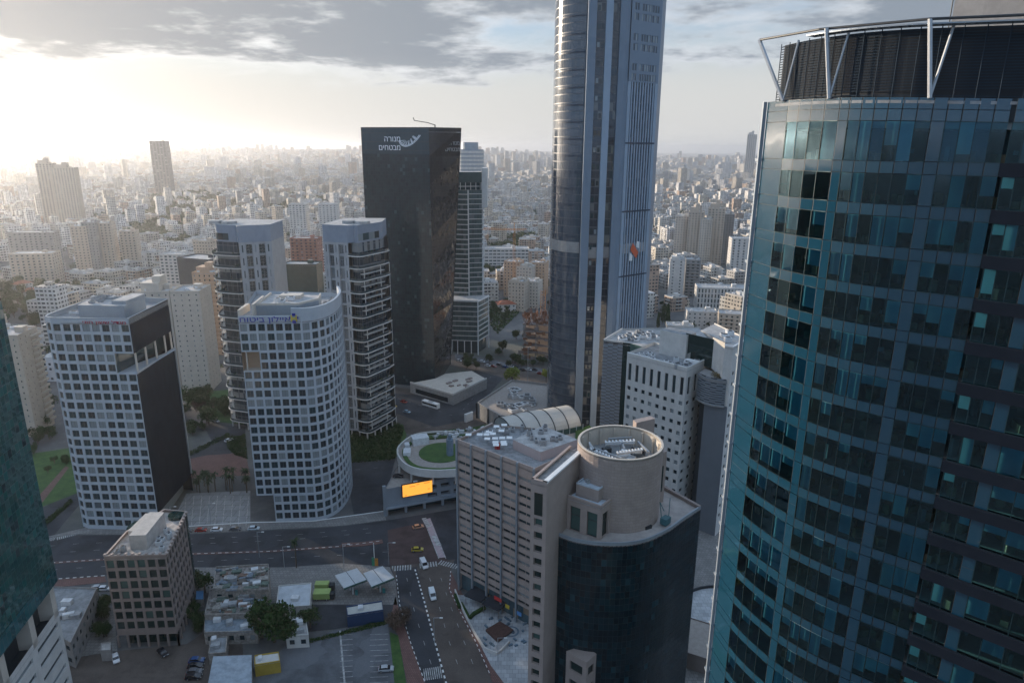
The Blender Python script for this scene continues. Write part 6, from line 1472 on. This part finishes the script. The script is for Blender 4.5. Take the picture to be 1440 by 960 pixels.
def make_car(kind='car'):
    global WHEEL
    if WHEEL is None: WHEEL=wheel_mesh()
    r=thing('parked_car','x','car')
    L,Wd={'car':(4.3,1.75),'van':(5.2,1.95)}[kind]; h=L/2; w=Wd/2
    prof={'car':[(-h,.35,.62),(-h+.12,.30,.92),(-h*.55,.28,.98),(-.1,.27,.98),(h*.5,.28,.93),(h-.25,.3,.80),(h,.36,.6)],
          'van':[(-h,.35,1.1),(-h+.1,.30,1.2),(0,.28,1.2),(h*.6,.28,1.15),(h-.2,.3,.95),(h,.36,.7)]}[kind]
    m=MB(); secs=[]
    for x,z0,z1 in prof:
        k=w*(.92 if abs(x)>h*.9 else 1); secs.append([(x,-k*.95,z0),(x,k*.95,z0),(x,k,(z0+z1)/2),(x,k*.94,z1),(x,-k*.94,z1),(x,-k,(z0+z1)/2)])
    loft(m,secs,0); part('body',m,PAINT,r)
    cab={'car':[(-h*.86,.9,.94,.9),(-h*.62,.9,1.38,.78),(0.1,.95,1.45,.78),(h*.22,.95,1.30,.80),(h*.55,.92,.96,.88)],'van':[(-h*.98,1.15,1.9,.9),(-h*.9,1.15,2.05,.9),(h*.35,1.15,2.05,.9),(h*.72,1.1,1.25,.92)]}[kind]
    g=MB(); t=MB(); sg=[]; 
    for x,z0,z1,k in cab: sg.append([(x,-w*.9,z0),(x,w*.9,z0),(x,w*k,z1),(x,-w*k,z1)])
    loft(g,sg,0); part('window',g,CG if kind=='car' else PAINT,r)
    if kind=='car':
        a=cab[1:4]
        for i in range(2): t.face([(a[i][0],-w*a[i][3],a[i][2]+.02),(a[i+1][0],-w*a[i+1][3],a[i+1][2]+.02),(a[i+1][0],w*a[i+1][3],a[i+1][2]+.02),(a[i][0],w*a[i][3],a[i][2]+.02)])
        part('roof',t,PAINT,r)
    else:
        wd=MB(); x0,x1=cab[2],cab[3]; wd.face([(x0[0]+.15,-w*.84,x0[2]-.1),(x1[0]+.02,-w*.86,x1[2]+.06),(x1[0]+.02,w*.86,x1[2]+.06),(x0[0]+.15,w*.84,x0[2]-.1)][::-1]); part('windscreen',wd,CG,r)
    for sx in (-1,1):
        for sy in (-1,1): put('wheel',WHEEL,r,(sx*h*.62,sy*(w-.1),.32))
        hm=MB(); hm.box(h-.06,h+.02,sx*w*.65-.18,sx*w*.65+.18,.55,.72); part('headlight',hm,HL,r); hm=MB(); hm.box(-h-.02,-h+.06,sx*w*.7-.15,sx*w*.7+.15,.6,.8); part('tail_light',hm,TLm,r)
    return r
CARP=make_car('car'); VANP=make_car('van'); used={'car':False,'van':False}
def car(px,py,ang,col,label,kind='car',z=.01,name=None,group='cars on the streets',abs_pos=None):
    p=abs_pos or (*G(px,py,z),z); src=CARP if kind=='car' else VANP
    if not used[kind]: o=src; used[kind]=True; o.location=p; o.rotation_euler=(0,0,ang)
    else: o=copy_tree(src,p,ang)
    for c in [o]+list(o.children): c.color=(*col,1)
    o['label']=label; o['category']='car' if kind=='car' else 'van'; o['group']=group
    if name: o.name=name
    return o
WH,SI,BK,BL,RD,GY=(.7,.7,.72),(.38,.40,.42),(.02,.02,.025),(.03,.08,.22),(.3,.03,.02),(.12,.12,.13)
def ang2(a,b): A=Vector(G(*a));B=Vector(G(*b)); return atan2(B.y-A.y,B.x-A.x)
E1=ang2((270,748),(360,744))
for px,c,l in ((263,BK,'black car, leftmost in the row parked beside the grey slab plaza'),(283,RD,'dark red car parked second from left beside the grey slab plaza'),(305,WH,'white car parked in the middle of the row beside the grey slab plaza'),(331,GY,'dark grey car parked beside the plaza, left of the last white one'),(357,(.6,.66,.7),'pale car at the right end of the row parked beside the slab plaza')):
    car(px,747.5-(px-263)*.035,E1,c,l,name='parked_car',group='cars parked beside the slab plaza')
S1=ang2((583,800),(611,900))
car(608,838,S1,(.72,.76,.78),'white van driving down the street beside the white plaza','van',name='moving_van')
car(596,795,S1+.1,WH,'white delivery truck standing on the zebra crossing','van',name='delivery_van')
car(588,742,E1+.25,(.55,.30,.2),'orange and grey car crossing the reddish junction below the orange screen',name='moving_car')
car(587,774,E1,(.45,.35,.05),'yellow car in the junction above the zebra crossing',name='moving_car')
car(163,927,S1+.35,WH,'white car parked in front of the brown stone block',name='parked_car')
car(229,919,S1+.6,BK,'black car parked at the right corner of the brown stone block',name='parked_car')
for k,(y,c,l) in enumerate(((930,BL,'dark blue car at the top of the stack of cars by the tin shed'),(938,BK,'black car, second in the stack of cars by the tin shed'),(946,GY,'dark grey car, third in the stack of cars by the tin shed'),(953,BK,'black car at the bottom of the stack of cars by the tin shed'))):
    car(277-k*1.5,y,E1,c,l,name='parked_car',group='cars beside the tin shed')
car(543,942,E1,SI,'single silver car in the large car park',name='parked_car')
car(536,700,0,BK,'x',abs_pos=(*G(560,671,11),11.02),name='parked_car')['label']='black car parked on the upper deck under the round roof garden'
car(0,0,.3,WH,'x',abs_pos=(*G(586,681,11),11.02),name='parked_car')['label']='white car parked on the upper deck just above the orange screen'
car(0,0,.3,GY,'x',abs_pos=(*G(595,680,11),11.02),name='parked_car')['label']='grey car parked on the upper deck beside the white one above the orange screen'
HW=ang2((640,500),(770,522))
rn=random.Random(77)
cols=[WH,WH,SI,BK,GY,WH,BL,RD]
DN={'cars along the far avenue':'car on the far avenue beyond the stone roof terrace'}
for k in range(16):
    px=645+k*8.2; car(px,506+(px-645)*.165+rn.uniform(-3,3),HW,rn.choice(cols),'car on the far avenue beyond the stone roof terrace',name='moving_car',group='cars along the far avenue')
for k,(px,py,c,l) in enumerate(((646,531,WH,'white car waiting at the corner right of the sunlit stone roof terrace'),(652,534,SI,'silver car behind the white one right of the sunlit stone roof terrace'),(655,551,BK,'black car on the side street right of the stone roof terrace'),(568,566,RD,'dark red car on the wide brown road below the black tower'),(553,572,(.6,.4,.05),'yellow car at the edge of the wide brown road'),(572,580,(.3,.42,.5),'light blue car on the wide brown road'))):
    car(px,py,HW,c,l,name='moving_car')
for k,(px,py) in enumerate(((283,586),(290,588),(297,591),(304,593))): car(px,py,ang2((283,586),(304,593)),(WH,SI,WH,SI)[k],['white car first in the kerbside row left of the balcony tower','silver car second in the kerbside row left of the balcony tower','white car third in the kerbside row left of the balcony tower','silver car last in the kerbside row nearest the balcony tower'][k],name='parked_car',group='cars in the kerbside row')
car(322,620,.9,WH,'white car on the curving street beside the round hedge',name='moving_car')
car(258,573,.2,SI,'silver car at the corner of the dark flank of the gridded block',name='parked_car')
car(138,828,.1,SI,'silver car behind the brown stone block by the road, left one',name='parked_car'); car(147,829,.1,WH,'white car behind the brown stone block by the road, right one',name='parked_car')
car(979,925,.4,SI,'silver car at the foot of the round terrace near the large blue tower',name='parked_car')
def bus():
    a=ang2((595,566),(615,572)); p=G(606,572); r=thing('bus','long white bus on the wide brown road below the black tower','bus',(p[0],p[1],0)); r.rotation_euler=(0,0,0)
    m=MB(); m.obox(p,(11.5,2.5),a,.35,3.1,0); part('body',m,MT['white_paint'],r); m=MB(); m.obox(p,(11.0,2.56),a,1.5,2.5,0); part('window',m,CG,r); m=MB(); m.obox(p,(3,1.6),a,3.1,3.4,0); part('roof_unit',m,MT['plant_grey'],r)
    for t in (-3.6,3.4):
        for s in (-1.1,1.1): put('wheel',WHEEL,r,(p[0]+t*cos(a)-s*sin(a),p[1]+t*sin(a)+s*cos(a),.45),a,(1.4,1.2,1.4))
bus()
for k,(py,l) in enumerate(((822,'pale green truck body parked at the gas station, the rear one'),(834,'pale green truck body parked at the gas station, the front one'))):
    p=G(453,py,2); r=thing('truck',l,'truck',(p[0],p[1],0),'pale green trucks'); m=MB(); m.obox(p,(5.2 if k else 4.4,3.0 if k else 2.2),.05,.9,2.9,0); part('cargo_box',m,plain('lime_green_%d'%k,(0.33,0.42,0.14),.5,.1),r); m=MB(); m.obox((p[0]+3.2,p[1]),(1.6,2.0),.05,.6,2.4,0); part('cab',m,MT['dark'],r)
    for s in (-1.6,1.6):
        for q in (-1,1): put('wheel',WHEEL,r,(p[0]+s,p[1]+q,.42),0,(1.3,1,1.3))
# ------------------------------------------------------------------ lamps and signals
def lamp(px,py,h,label,arm=2.2,tall=False):
    p=G(px,py); r=thing('street_lamp',label,'street lamp',(p[0],p[1],0),'street lamps'); m=MB(); m.bar((*p,0),(*p,h),.11 if not tall else .2,0,6); part('pole',m,MT['steel'],r)
    m=MB(); m.bar((*p,h),(p[0]+arm,p[1]-.4,h+.4),.07,0); part('arm',m,MT['steel'],r); m=MB(); m.obox((p[0]+arm,p[1]-.4),(.9,.35),0,h+.25,h+.45); part('lamp_head',m,MT['white_paint'],r)
for px,py,h,l in ((484,797,9,'street lamp at the gas station kerb, left one'),(547,795,9,'street lamp left of the zebra crossing'),(365,783,10,'street lamp in the median left of the palm'),(541,722,9,'street lamp beside the junction under the orange screen'),(400,797,8,'thin street lamp by the white garage roof'),(611,905,9,'street lamp in the median of the street running down'),(700,930,8,'street lamp beside the white plaza wall'),(243,742,9,'street lamp at the left end of the slab plaza'),(297,737,9,'street lamp in front of the slab plaza')): lamp(px,py,h,l)
lamp(742,536,22,'very tall street lamp by the yellow green tree near the tallest skyscraper',1.5,True)
p=G(527,795); r=thing('price_totem','gas station totem with green and orange panels at the corner','sign',(p[0],p[1],0)); m=MB(); m.box(p[0]-.9,p[0]+.1,p[1]-.2,p[1]+.2,0,3.2); part('panel',m,plain('totem_green',(0.05,0.3,0.18)),r); m=MB(); m.box(p[0]+.1,p[0]+1.2,p[1]-.2,p[1]+.2,0,2.8); part('panel',m,plain('totem_orange',(0.55,0.25,0.05)),r); m=MB(); m.bar((*p,3),(*p,9),.16,0); part('pole',m,MT['white_paint'],r)
# ------------------------------------------------------------------ trees
def crown_mesh(name,mat,R,H,n,leaf,seed,clumps=9,sparse=0.0):
    rn=random.Random(seed); m=MB(); cl=[]
    for k in range(clumps):
        t=rn.uniform(0,2*pi); q=R*.62*sqrt(rn.random()); cl.append((q*cos(t),q*sin(t),H*rn.uniform(.45,.88),R*rn.uniform(.30,.52)))
    for k in range(n):
        cx,cy,cz,cr=cl[k%clumps]; v=Vector((rn.gauss(0,1),rn.gauss(0,1),rn.gauss(0,.8))).normalized()*cr*(rn.random()**.4); p=Vector((cx,cy,cz))+v
        a=Vector((rn.gauss(0,1),rn.gauss(0,1),rn.gauss(0,1))).normalized(); b=a.cross(Vector((rn.gauss(0,1),rn.gauss(0,1),rn.gauss(0,1)))).normalized(); s=leaf*rn.uniform(.6,1.4)
        m.face([p-a*s,p-b*s*.7,p+a*s,p+b*s*.7])
    return m.mesh('crown',[mat])
def trunk_mesh(R,H,r0,seed):
    rn=random.Random(seed); m=MB(); m.bar((0,0,0),(0,0,H*.42),r0,0,7)
    for k in range(6):
        t=2*pi*k/6+rn.uniform(-.3,.3); q=R*rn.uniform(.35,.6); e=(q*cos(t),q*sin(t),H*rn.uniform(.55,.8)); m.bar((0,0,H*rn.uniform(.25,.42)),e,r0*.5,0,5)
    return m.mesh('trunk',[MT['bark']])
TREES={}
def proto(kind,k):
    key=(kind,k)
    if key in TREES: return TREES[key]
    mt={'leaf':MT['leaf'],'yellow':MT['leaf_y'],'bare':MT['leaf_br'],'cypress':MT['leaf']}[kind]
    if kind=='cypress':
        rn=random.Random(k); m=MB()
        for i in range(900):
            z=rn.random()**.8; q=(1-z)**.6*1.6*min(1,z*8+.3)*sqrt(rn.random()); t=rn.uniform(0,2*pi); p=Vector((q*cos(t),q*sin(t),1+z*11)); a=Vector((rn.gauss(0,.5),rn.gauss(0,.5),1)).normalized(); b=a.cross(Vector((rn.gauss(0,1),rn.gauss(0,1),0)).normalized()).normalized(); m.face([p-a*.45,p-b*.22,p+a*.45,p+b*.22])
        cm=m.mesh('crown',[mt]); tm=trunk_mesh(.6,5,.2,k)
    else: cm=crown_mesh('crown',mt,4.2,8.0,1500 if k<3 else 1100,.34 if kind!='bare' else .2,k*13+len(kind),11); tm=trunk_mesh(4.2,8.0,.28,k)
    TREES[key]=(cm,tm); return TREES[key]
TREE_N=0
def tree(x,y,s,label,kind='leaf',group='trees',name='tree',z=0.0,rn=random.Random(31)):
    global TREE_N
    TREE_N+=1; cm,tm=proto(kind,TREE_N%5); r=thing(name,label,'tree',(x,y,z),group); a=rn.uniform(0,6.28); sx=s*rn.uniform(.85,1.15)
    put('crown',cm,r,(x,y,z),a,(sx,sx*rn.uniform(.85,1.15),s)); put('trunk',tm,r,(x,y,z),a,(s,s,s)); return r
def grove(px0,px1,y0,y1,n,s,label,kind='leaf',group=None,seed=1,poly=None):
    rn=random.Random(seed)
    for k in range(n):
        px,py=rn.uniform(px0,px1),rn.uniform(y0,y1); x,y=G(px,py); tree(x,y,s*rn.uniform(.7,1.3),label,kind,group or label); HAND.append((x,y,4))
tree(*G(386,902),1.75,'largest dark bushy tree at the upper left corner of the big car park'); tree(*G(369,897),1.35,'dark tree pressed against the ruined building'); tree(*G(404,905),1.0,'dark bushy tree between the largest tree and the small white building')
tree(*G(437,882),.95,'olive green tree at the edge of the car park by the gas station','leaf')
tree(*G(720,541),1.35,'bright yellow green tree beside the far avenue','yellow'); tree(*G(768,536),1.0,'small yellowish tree right against the foot of the tallest skyscraper','yellow')
grove(552,572,868,888,5,.7,'bare brown tree at the corner between car park and street','bare',seed=3)
grove(274,290,826,834,4,.8,'dark tree behind the brown stone block',seed=4); grove(270,284,850,895,6,.45,'bush in the alley beside the ruined building',seed=5)
grove(120,158,845,905,8,.55,'dark tree between the low grey building and the brown block',seed=6)
grove(56,76,560,612,9,1.15,'tall dark tree in the gap between the beige tower and the left gridded block',seed=7); grove(40,70,612,640,6,.8,'small tree at the lawn behind the green glass tower',seed=8)
grove(40,100,650,690,4,.5,'bush on the lawn left of the gridded block',seed=9)
grove(250,292,560,596,12,.95,'dark tree at the foot of the wide cream tower',seed=10); grove(292,340,560,598,12,.85,'garden tree behind the kerbside row of cars',seed=11)
grove(270,292,565,582,5,.7,'bare greyish tree beside the kerbside row of cars','bare',seed=12)
grove(265,290,602,616,6,.6,'dark shrub on the traffic island left of the balcony tower',seed=13)
grove(645,765,508,520,16,.75,'street tree along the far avenue',seed=14); grove(690,760,470,500,8,.9,'tree beside the construction site',seed=15)
grove(688,720,425,452,14,.9,'tree on the green slope left of the construction site',seed=16)
for k,(px,py,s) in enumerate(((925,462,1.0),(932,455,1.25),(938,458,1.35),(1038,400,1.1))): x,y=G(px,py); tree(x,y,s*1.15,['cypress left of the three behind the penthouse','middle cypress of the three behind the penthouse','tallest cypress of the three behind the penthouse','lone cypress among the white blocks near the right glass tower'][k],'cypress','cypresses',name='cypress_tree'); HAND.append((x,y,6))
grove(940,1000,445,470,12,.75,'garden tree among the low white houses on the right',seed=17)
grove(0,60,400,455,34,1.35,'dark tree in the wood at the far left',seed=18); grove(60,130,405,440,16,1.15,'dark tree in front of the row of slab towers',seed=19)
grove(680,705,380,400,9,1.2,'tree in the park left of the orange crane',seed=20)
def palm(x,y,h,label,seed,group='palms'):
    rn=random.Random(seed); r=thing('palm_tree',label,'palm tree',(x,y,0),group); m=MB(); m.bar((x,y,0),(x+.2,y,h),.22,0,7); part('trunk',m,MT['bark'],r); m=MB()
    for k in range(22):
        t=rn.uniform(0,2*pi); up=rn.uniform(-.5,1.2); prev=Vector((x+.2,y,h)); L=rn.uniform(1.9,2.8)
        for j in range(5):
            nx=prev+Vector((cos(t),sin(t),up-.42*j)).normalized()*L/5; w=Vector((-sin(t),cos(t),0))*(.42*(1-j/6)); m.face([prev-w,nx-w*.8,nx+w*.8,prev+w]); prev=nx
    part('crown',m,MT['palm'],r)
palm(*G(417,798),10.5,'tall lone palm rising from the road median',1)
rn=random.Random(5)
for k in range(9): palm(*G(rn.uniform(272,305),rn.uniform(680,694)),rn.uniform(5,8),'palm in the left cluster behind the slab plaza',k+2,'left palm cluster')
for k in range(9): palm(*G(rn.uniform(318,348),rn.uniform(676,695)),rn.uniform(6,9),'palm in the right cluster behind the slab plaza',k+20,'right palm cluster')
def bushes(name,label,px,n,leaf,h,mat,seed):
    rn=random.Random(seed); m=MB(); P=[G(*p) for p in px]; x0,x1=min(p[0] for p in P),max(p[0] for p in P); y0,y1=min(p[1] for p in P),max(p[1] for p in P); k=0
    def inside(x,y):
        c=False; j=len(P)-1
        for i in range(len(P)):
            if (P[i][1]>y)!=(P[j][1]>y) and x<(P[j][0]-P[i][0])*(y-P[i][1])/(P[j][1]-P[i][1])+P[i][0]: c=not c
            j=i
        return c
    while k<n:
        x,y=rn.uniform(x0,x1),rn.uniform(y0,y1)
        if not inside(x,y): continue
        k+=1; hh=h*(.5+.5*sin(x*.7)*sin(y*.9)); p=Vector((x,y,rn.uniform(0,max(.4,hh)))); a=Vector((rn.gauss(0,1),rn.gauss(0,1),rn.gauss(0,1))).normalized(); b=a.cross(Vector((rn.gauss(0,1),rn.gauss(0,1),rn.gauss(0,1)))).normalized(); m.face([p-a*leaf,p-b*leaf*.7,p+a*leaf,p+b*leaf*.7])
    o=part(name,m,mat,None); tag(o,label,'shrubs',kind='stuff')
bushes('shrubbery','dense dark green planting between the balcony tower and the round roof garden',[(488,600),(560,596),(568,604),(556,646),(488,652)],9000,.5,2.6,MT['hedge'],1)
bushes('shrubbery','round clipped green hedge at the foot of the balcony tower',[(318,615),(345,612),(348,645),(330,640),(320,630)],2600,.35,2.2,MT['hedge'],2)
bushes('shrubbery','hedge strips along the lane left of the balcony tower',[(265,636),(322,608),(324,613),(267,642)],900,.3,1.2,MT['hedge'],3)
bushes('shrubbery','scruffy planting along the car park edge',[(410,905),(545,872),(547,877),(414,909)],1500,.25,.9,MT['hedge'],4)
bushes('shrubbery','green slope planting left of the construction site',[(688,430),(722,418),(730,440),(700,470),(690,460)],1800,.9,2.5,MT['hedge'],5)
bushes('shrubbery','low hedge at the bend of the road at far left',[(55,738),(100,702),(103,706),(60,744)],900,.3,1.2,MT['hedge'],6)
# ------------------------------------------------------------------ the city beyond
CITY_C=[(0.60,0.57,0.52),(0.68,0.67,0.65),(0.50,0.45,0.38),(0.72,0.71,0.70),(0.55,0.47,0.38),(0.42,0.41,0.40),(0.62,0.55,0.45),(0.72,0.70,0.67),(0.46,0.33,0.25),(0.58,0.58,0.59)]
CW=block_wall('city_render',CITY_C); CR=roofmat('city_roof',[(0.34,0.33,0.32),(0.44,0.43,0.42),(0.26,0.25,0.24),(0.50,0.49,0.47),(0.38,0.35,0.32),(0.22,0.21,0.21),(0.55,0.54,0.53)])
HAND+= [(-60,410,45),(-32,480,30),(-52,850,25),(40,335,50),(2,352,45),(-125,340,45),(-70,325,35)]
def blocked(x,y,m=8):
    for a,b,r in HAND:
        if abs(x-a)<r+m and abs(y-b)<r+m: return True
    return False
def reserved(x,y):
    px,py=proj((x,y,0)); 
    if y<395: return True
    if 480<px<800 and py>486: return True
    if -65<x<60 and y<455: return True
    if -300<x<60 and y<430 and px>200: return True
    if px<215 and y<430 and px>120: return True
    if 690<px<780 and 425<py<500: return True
    return False
def green(x,y):
    px,py=proj((x,y,0))
    return (px<62 and 392<py<462) or (62<px<135 and 402<py<445) or (190<px<425 and 272<py<306) or (160<px<265 and 300<py<352) or (676<px<712 and 352<py<404) or (695<px<765 and 332<py<352) or (405<px<470 and 275<py<287)
rn=random.Random(2024)
def sm(t): t=min(1,max(0,t)); return t*t*(3-2*t)
def terrain(x,y):
    return (88*sm((y-5000)/3600)*(1-.82*sm((x/y+.12)/.34))+9*sin(x*.0017+y*.0004)*sm((y-5000)/2500))*1.0 if y>5000 else 0.0
def house_mb(m,x,y,w,d,h,rz,near):
    zt=terrain(x,y); m.obox((x,y),(w,d),rz,zt-4 if zt>0 else 0,zt+h,0,1); h+=zt
    ca,sa=cos(rz),sin(rz)
    ux,uy=rn.uniform(-.2,.2)*w,rn.uniform(-.2,.2)*d; m.obox((x+ux*ca-uy*sa,y+ux*sa+uy*ca),(w*rn.uniform(.2,.45),d*rn.uniform(.25,.5)),rz,h,h+rn.uniform(2,3.4),0,1)
# obox keeps its bottom face; drop it to stay light
PROT=[]
def city_proto(k):
    r=random.Random(500+k); w,d,h=[(16,13,12.4),(20,14,15.5),(14,14,18.6),(24,13,12.4),(18,15,24.8),(13,12,9.3),(22,16,21.7),(16,16,31)][k]
    m=MB(); m.box(-w/2,w/2,-d/2,d/2,0,h,0,1)
    wing=r.choice((0,1,2)); 
    if wing: m.box(w/2-.01,w/2+w*.3,-d*.3,d*.5,0,h-3.1*wing,0,1)
    m.strip([(-w/2,-d/2),(w/2,-d/2),(w/2,d/2),(-w/2,d/2),(-w/2,-d/2)],h,h+.9,.3,2)
    body=m
    nf=int(h/3.1); 
    for c in range(r.choice((1,2,2,3))):
        x0=-w/2+w*r.uniform(.05,.75); wd=r.uniform(3,5)
        for f in range(1,nf): m.box(x0,min(w/2,x0+wd),-d/2-1.4,-d/2,f*3.1-.15,f*3.1+.95,2)
    for f in range(1,nf): m.box(-w/2-1.3,-w/2,-d*.2,d*.2,f*3.1-.15,f*3.1+.9,2)
    t=MB(); t.box(-2,2.4,-1.5,2.5,h,h+2.8,0)
    bm=body.mesh('apartment_house',[CW,CR,plain('city_trim_%d'%k,(.5,.48,.45),.8)]); tm=t.mesh('stair_head',[MT['offwhite']]); return bm,tm
wt=MB(); wt.bar((-.9,0,.75),(.9,0,.75),.42,0,8); wt.prism([(-1.1,-1.9),(1.1,-1.9),(1.1,-.3),(-1.1,-.3)],.3,.5,1); wt.prism([(-.9,-.6),(.9,-.6),(.9,.3),(-.9,.3)],0.0,.4,0); WT=wt.mesh('water_heater',[MT['plant_white'],MT['dark']])
PR=[city_proto(k) for k in range(8)]; HK=[12.4,15.5,18.6,12.4,24.8,9.3,21.7,31]
def where(px):
    for a,b,t in ((0,320,'left of the balcony towers'),(320,505,'between balcony towers and lettered tower'),(505,780,'between lettered tower and tallest skyscraper'),(780,2000,'right of the tallest skyscraper')):
        if px<b: return t
def occl(px,py):
    return px>1083-(py-130)*.09 or (505<px<645 and py<548) or (775<px<918 and py<600) or (60<px<245 and py>455) or (330<px<480 and py>425) or (305<px<398 and 320<py) or (455<px<560 and py>315)
cells=[]
Y=400.0
while Y<9500:
    st=25+max(0,(Y-1000))*.010; X=-.86*Y-60
    while X<.80*Y+40:
        x,y=X+rn.uniform(-.28,.28)*st,Y+rn.uniform(-.28,.28)*st; cells.append((x,y,st)); X+=st*1.0
    Y+=st*1.0
big=MB(); tre=[]; ind=[]
for x,y,st in cells:
    if reserved(x,y) or blocked(x,y): continue
    if green(x,y) and rn.random()<.62: tre+= [(x+rn.uniform(-9,9),y+rn.uniform(-9,9),rn.uniform(.9,1.6)) for _ in range(6)]; continue
    e=rn.random(); dist=sin(x*.004+1.3)*cos(y*.0031+.7)
    if e<.17+.09*dist: tre+=[(x+rn.uniform(-8,8),y+rn.uniform(-8,8),rn.uniform(.6,1.2)) for _ in range(2)]; continue
    if rn.random()<.85 and y<2500: tre.append((x+rn.choice((-1,1))*st*.5,y-st*.45,rn.uniform(.5,.9)))
    ang=.5*sin(x*.0023)+.5*cos(y*.0019)+rn.choice((0,0,0,pi/2))+rn.uniform(-.05,.05)
    px,py=proj((x,y,8))
    if y<1150 and -5<px<1095 and not occl(px,py) and len(ind)<250: ind.append((x,y,ang,px))
    else:
        h=rn.choice((9.3,12.4,12.4,15.5,15.5,18.6,21.7)); 
        if rn.random()<.07: h=rn.uniform(26,48)
        if y>2500 and rn.random()<.03: h=rn.uniform(45,85)
        if y>1500: h*=1.0
        k=min(st/25,2.2); house_mb(big,x,y,rn.uniform(11,19)*k,rn.uniform(10,15)*k,h,ang,0)
for x,y,w,d,h in ((-392,402,34,24,82),(-430,455,30,26,78),(-372,350,26,22,70),(-455,520,40,24,88),(-500,430,36,30,95),(-345,300,22,20,66)): house_mb(big,x,y,w,d,h,.2,0)  # unseen blocks added at left to shade the foreground from the low sun
# taller clusters on the skyline
for k in range(120):
    y=rn.uniform(4200,9300); x=rn.gauss(rn.choice((-.62,-.45,-.38,-.20,-.16,-.05,.02,.28,.33,.36))*y,.035*y); w=rn.uniform(22,50); house_mb(big,x,y,w,w*.8,rn.uniform(40,95),rn.uniform(0,1.5),0)
o=part('distant_buildings',big,[CW,CR],None); tag(o,'dense carpet of pale apartment blocks fading into haze at the horizon, plus unseen shade blocks','buildings',kind='stuff')
cname=['low','four storey','narrow mid-rise','long low','eight storey','small three storey','broad mid-rise','ten storey']
for x,y,a,px in ind:
    k=rn.choice((0,0,1,1,2,3,3,5,5,4,6,7)) if y>520 else rn.choice((0,1,3,5)); bm,tm=PR[k]
    band='nearest' if y<600 else ('middle' if y<850 else 'farther')
    lb='%s apartment house in the %s city rows %s'%(cname[k],band,where(px))
    r=put('apartment_house',bm,None,(x,y,0),a); tag(r,lb,'apartment house',lb.replace(cname[k]+' ',''))
    q=put('stair_head',tm,r,(x,y,0)); q.location=(0,0,0)
    for _ in range(3): q=put('water_heater',WT,r,(x,y,0)); q.location=(rn.choice((-1,1))*rn.uniform(3.2,5),rn.uniform(-4,4),HK[k])
tre.sort(key=lambda t:t[1]); vis=[]; rest=[]
for t in tre:
    px,py=proj((t[0],t[1],4)); (vis if len(vis)+TREE_N<285 and 0<px<1090 and not occl(px,py) and t[1]<1300 else rest).append(t)
for x,y,s in vis:
    px,py=proj((x,y,0)); lb='tree between the city houses %s'%where(px); tree(x,y,s,lb,'leaf',lb)
m=MB()
for x,y,s in rest:
    if y>6500: continue
    n=int(max(10,min(70,40000/y))); R=4.0*s; lf=max(.9,y*.0011)*s*.8
    for k in range(n):
        v=Vector((rn.gauss(0,1),rn.gauss(0,1),rn.gauss(0,.7))).normalized()*rn.random()**.4; p=Vector((x+v.x*R,y+v.y*R,4.6*s+v.z*3.0*s)); a=Vector((rn.gauss(0,1),rn.gauss(0,1),rn.gauss(0,1))).normalized(); b=a.cross(Vector((rn.gauss(0,1),rn.gauss(0,1),rn.gauss(0,1)))).normalized(); m.face([p-a*lf,p-b*lf,p+a*lf,p+b*lf])
o=part('distant_trees',m,MT['leaf'],None); tag(o,'scattered dark trees and wooded patches among the far buildings','trees',kind='stuff')
hm_=MB(); NX,NY=60,24
def hp(i,j): x=-15000+30000*i/NX; y=5000+13000*j/NY; return (x,y,max(terrain(x,y),-.0)*(1 if y<10000 else 1-.0*(y-10000))+.05*0-(.5 if j==0 else 0))
for i in range(NX):
    for j in range(NY): hm_.face([hp(i,j),hp(i+1,j),hp(i+1,j+1),hp(i,j+1)])
struct('hills',hm_,bpy.data.materials['city_ground'],smooth=True)
# ------------------------------------------------------------------ haze
hz=MB(); hz.box(-27000,27000,-27000,27000,-1.0,245.0); hm=bpy.data.materials.new('haze'); hm.use_nodes=True; nt=hm.node_tree; nt.nodes.clear()
v=nd(nt,'ShaderNodeVolumePrincipled'); v.inputs['Color'].default_value=(0.96,0.97,1.0,1); v.inputs['Density'].default_value=0.00009; v.inputs['Anisotropy'].default_value=0.75
ou=nd(nt,'ShaderNodeOutputMaterial'); nt.links.new(v.outputs[0],ou.inputs['Volume'])
o=part('haze',hz,hm,None); o['kind']='stuff'; o['label']='pale warm haze thickening towards the horizon'; o['category']='haze'
print('trees',TREE_N,'ind',len(ind),'faces',len(big.f),len(m.f),'objects',len(bpy.data.objects))
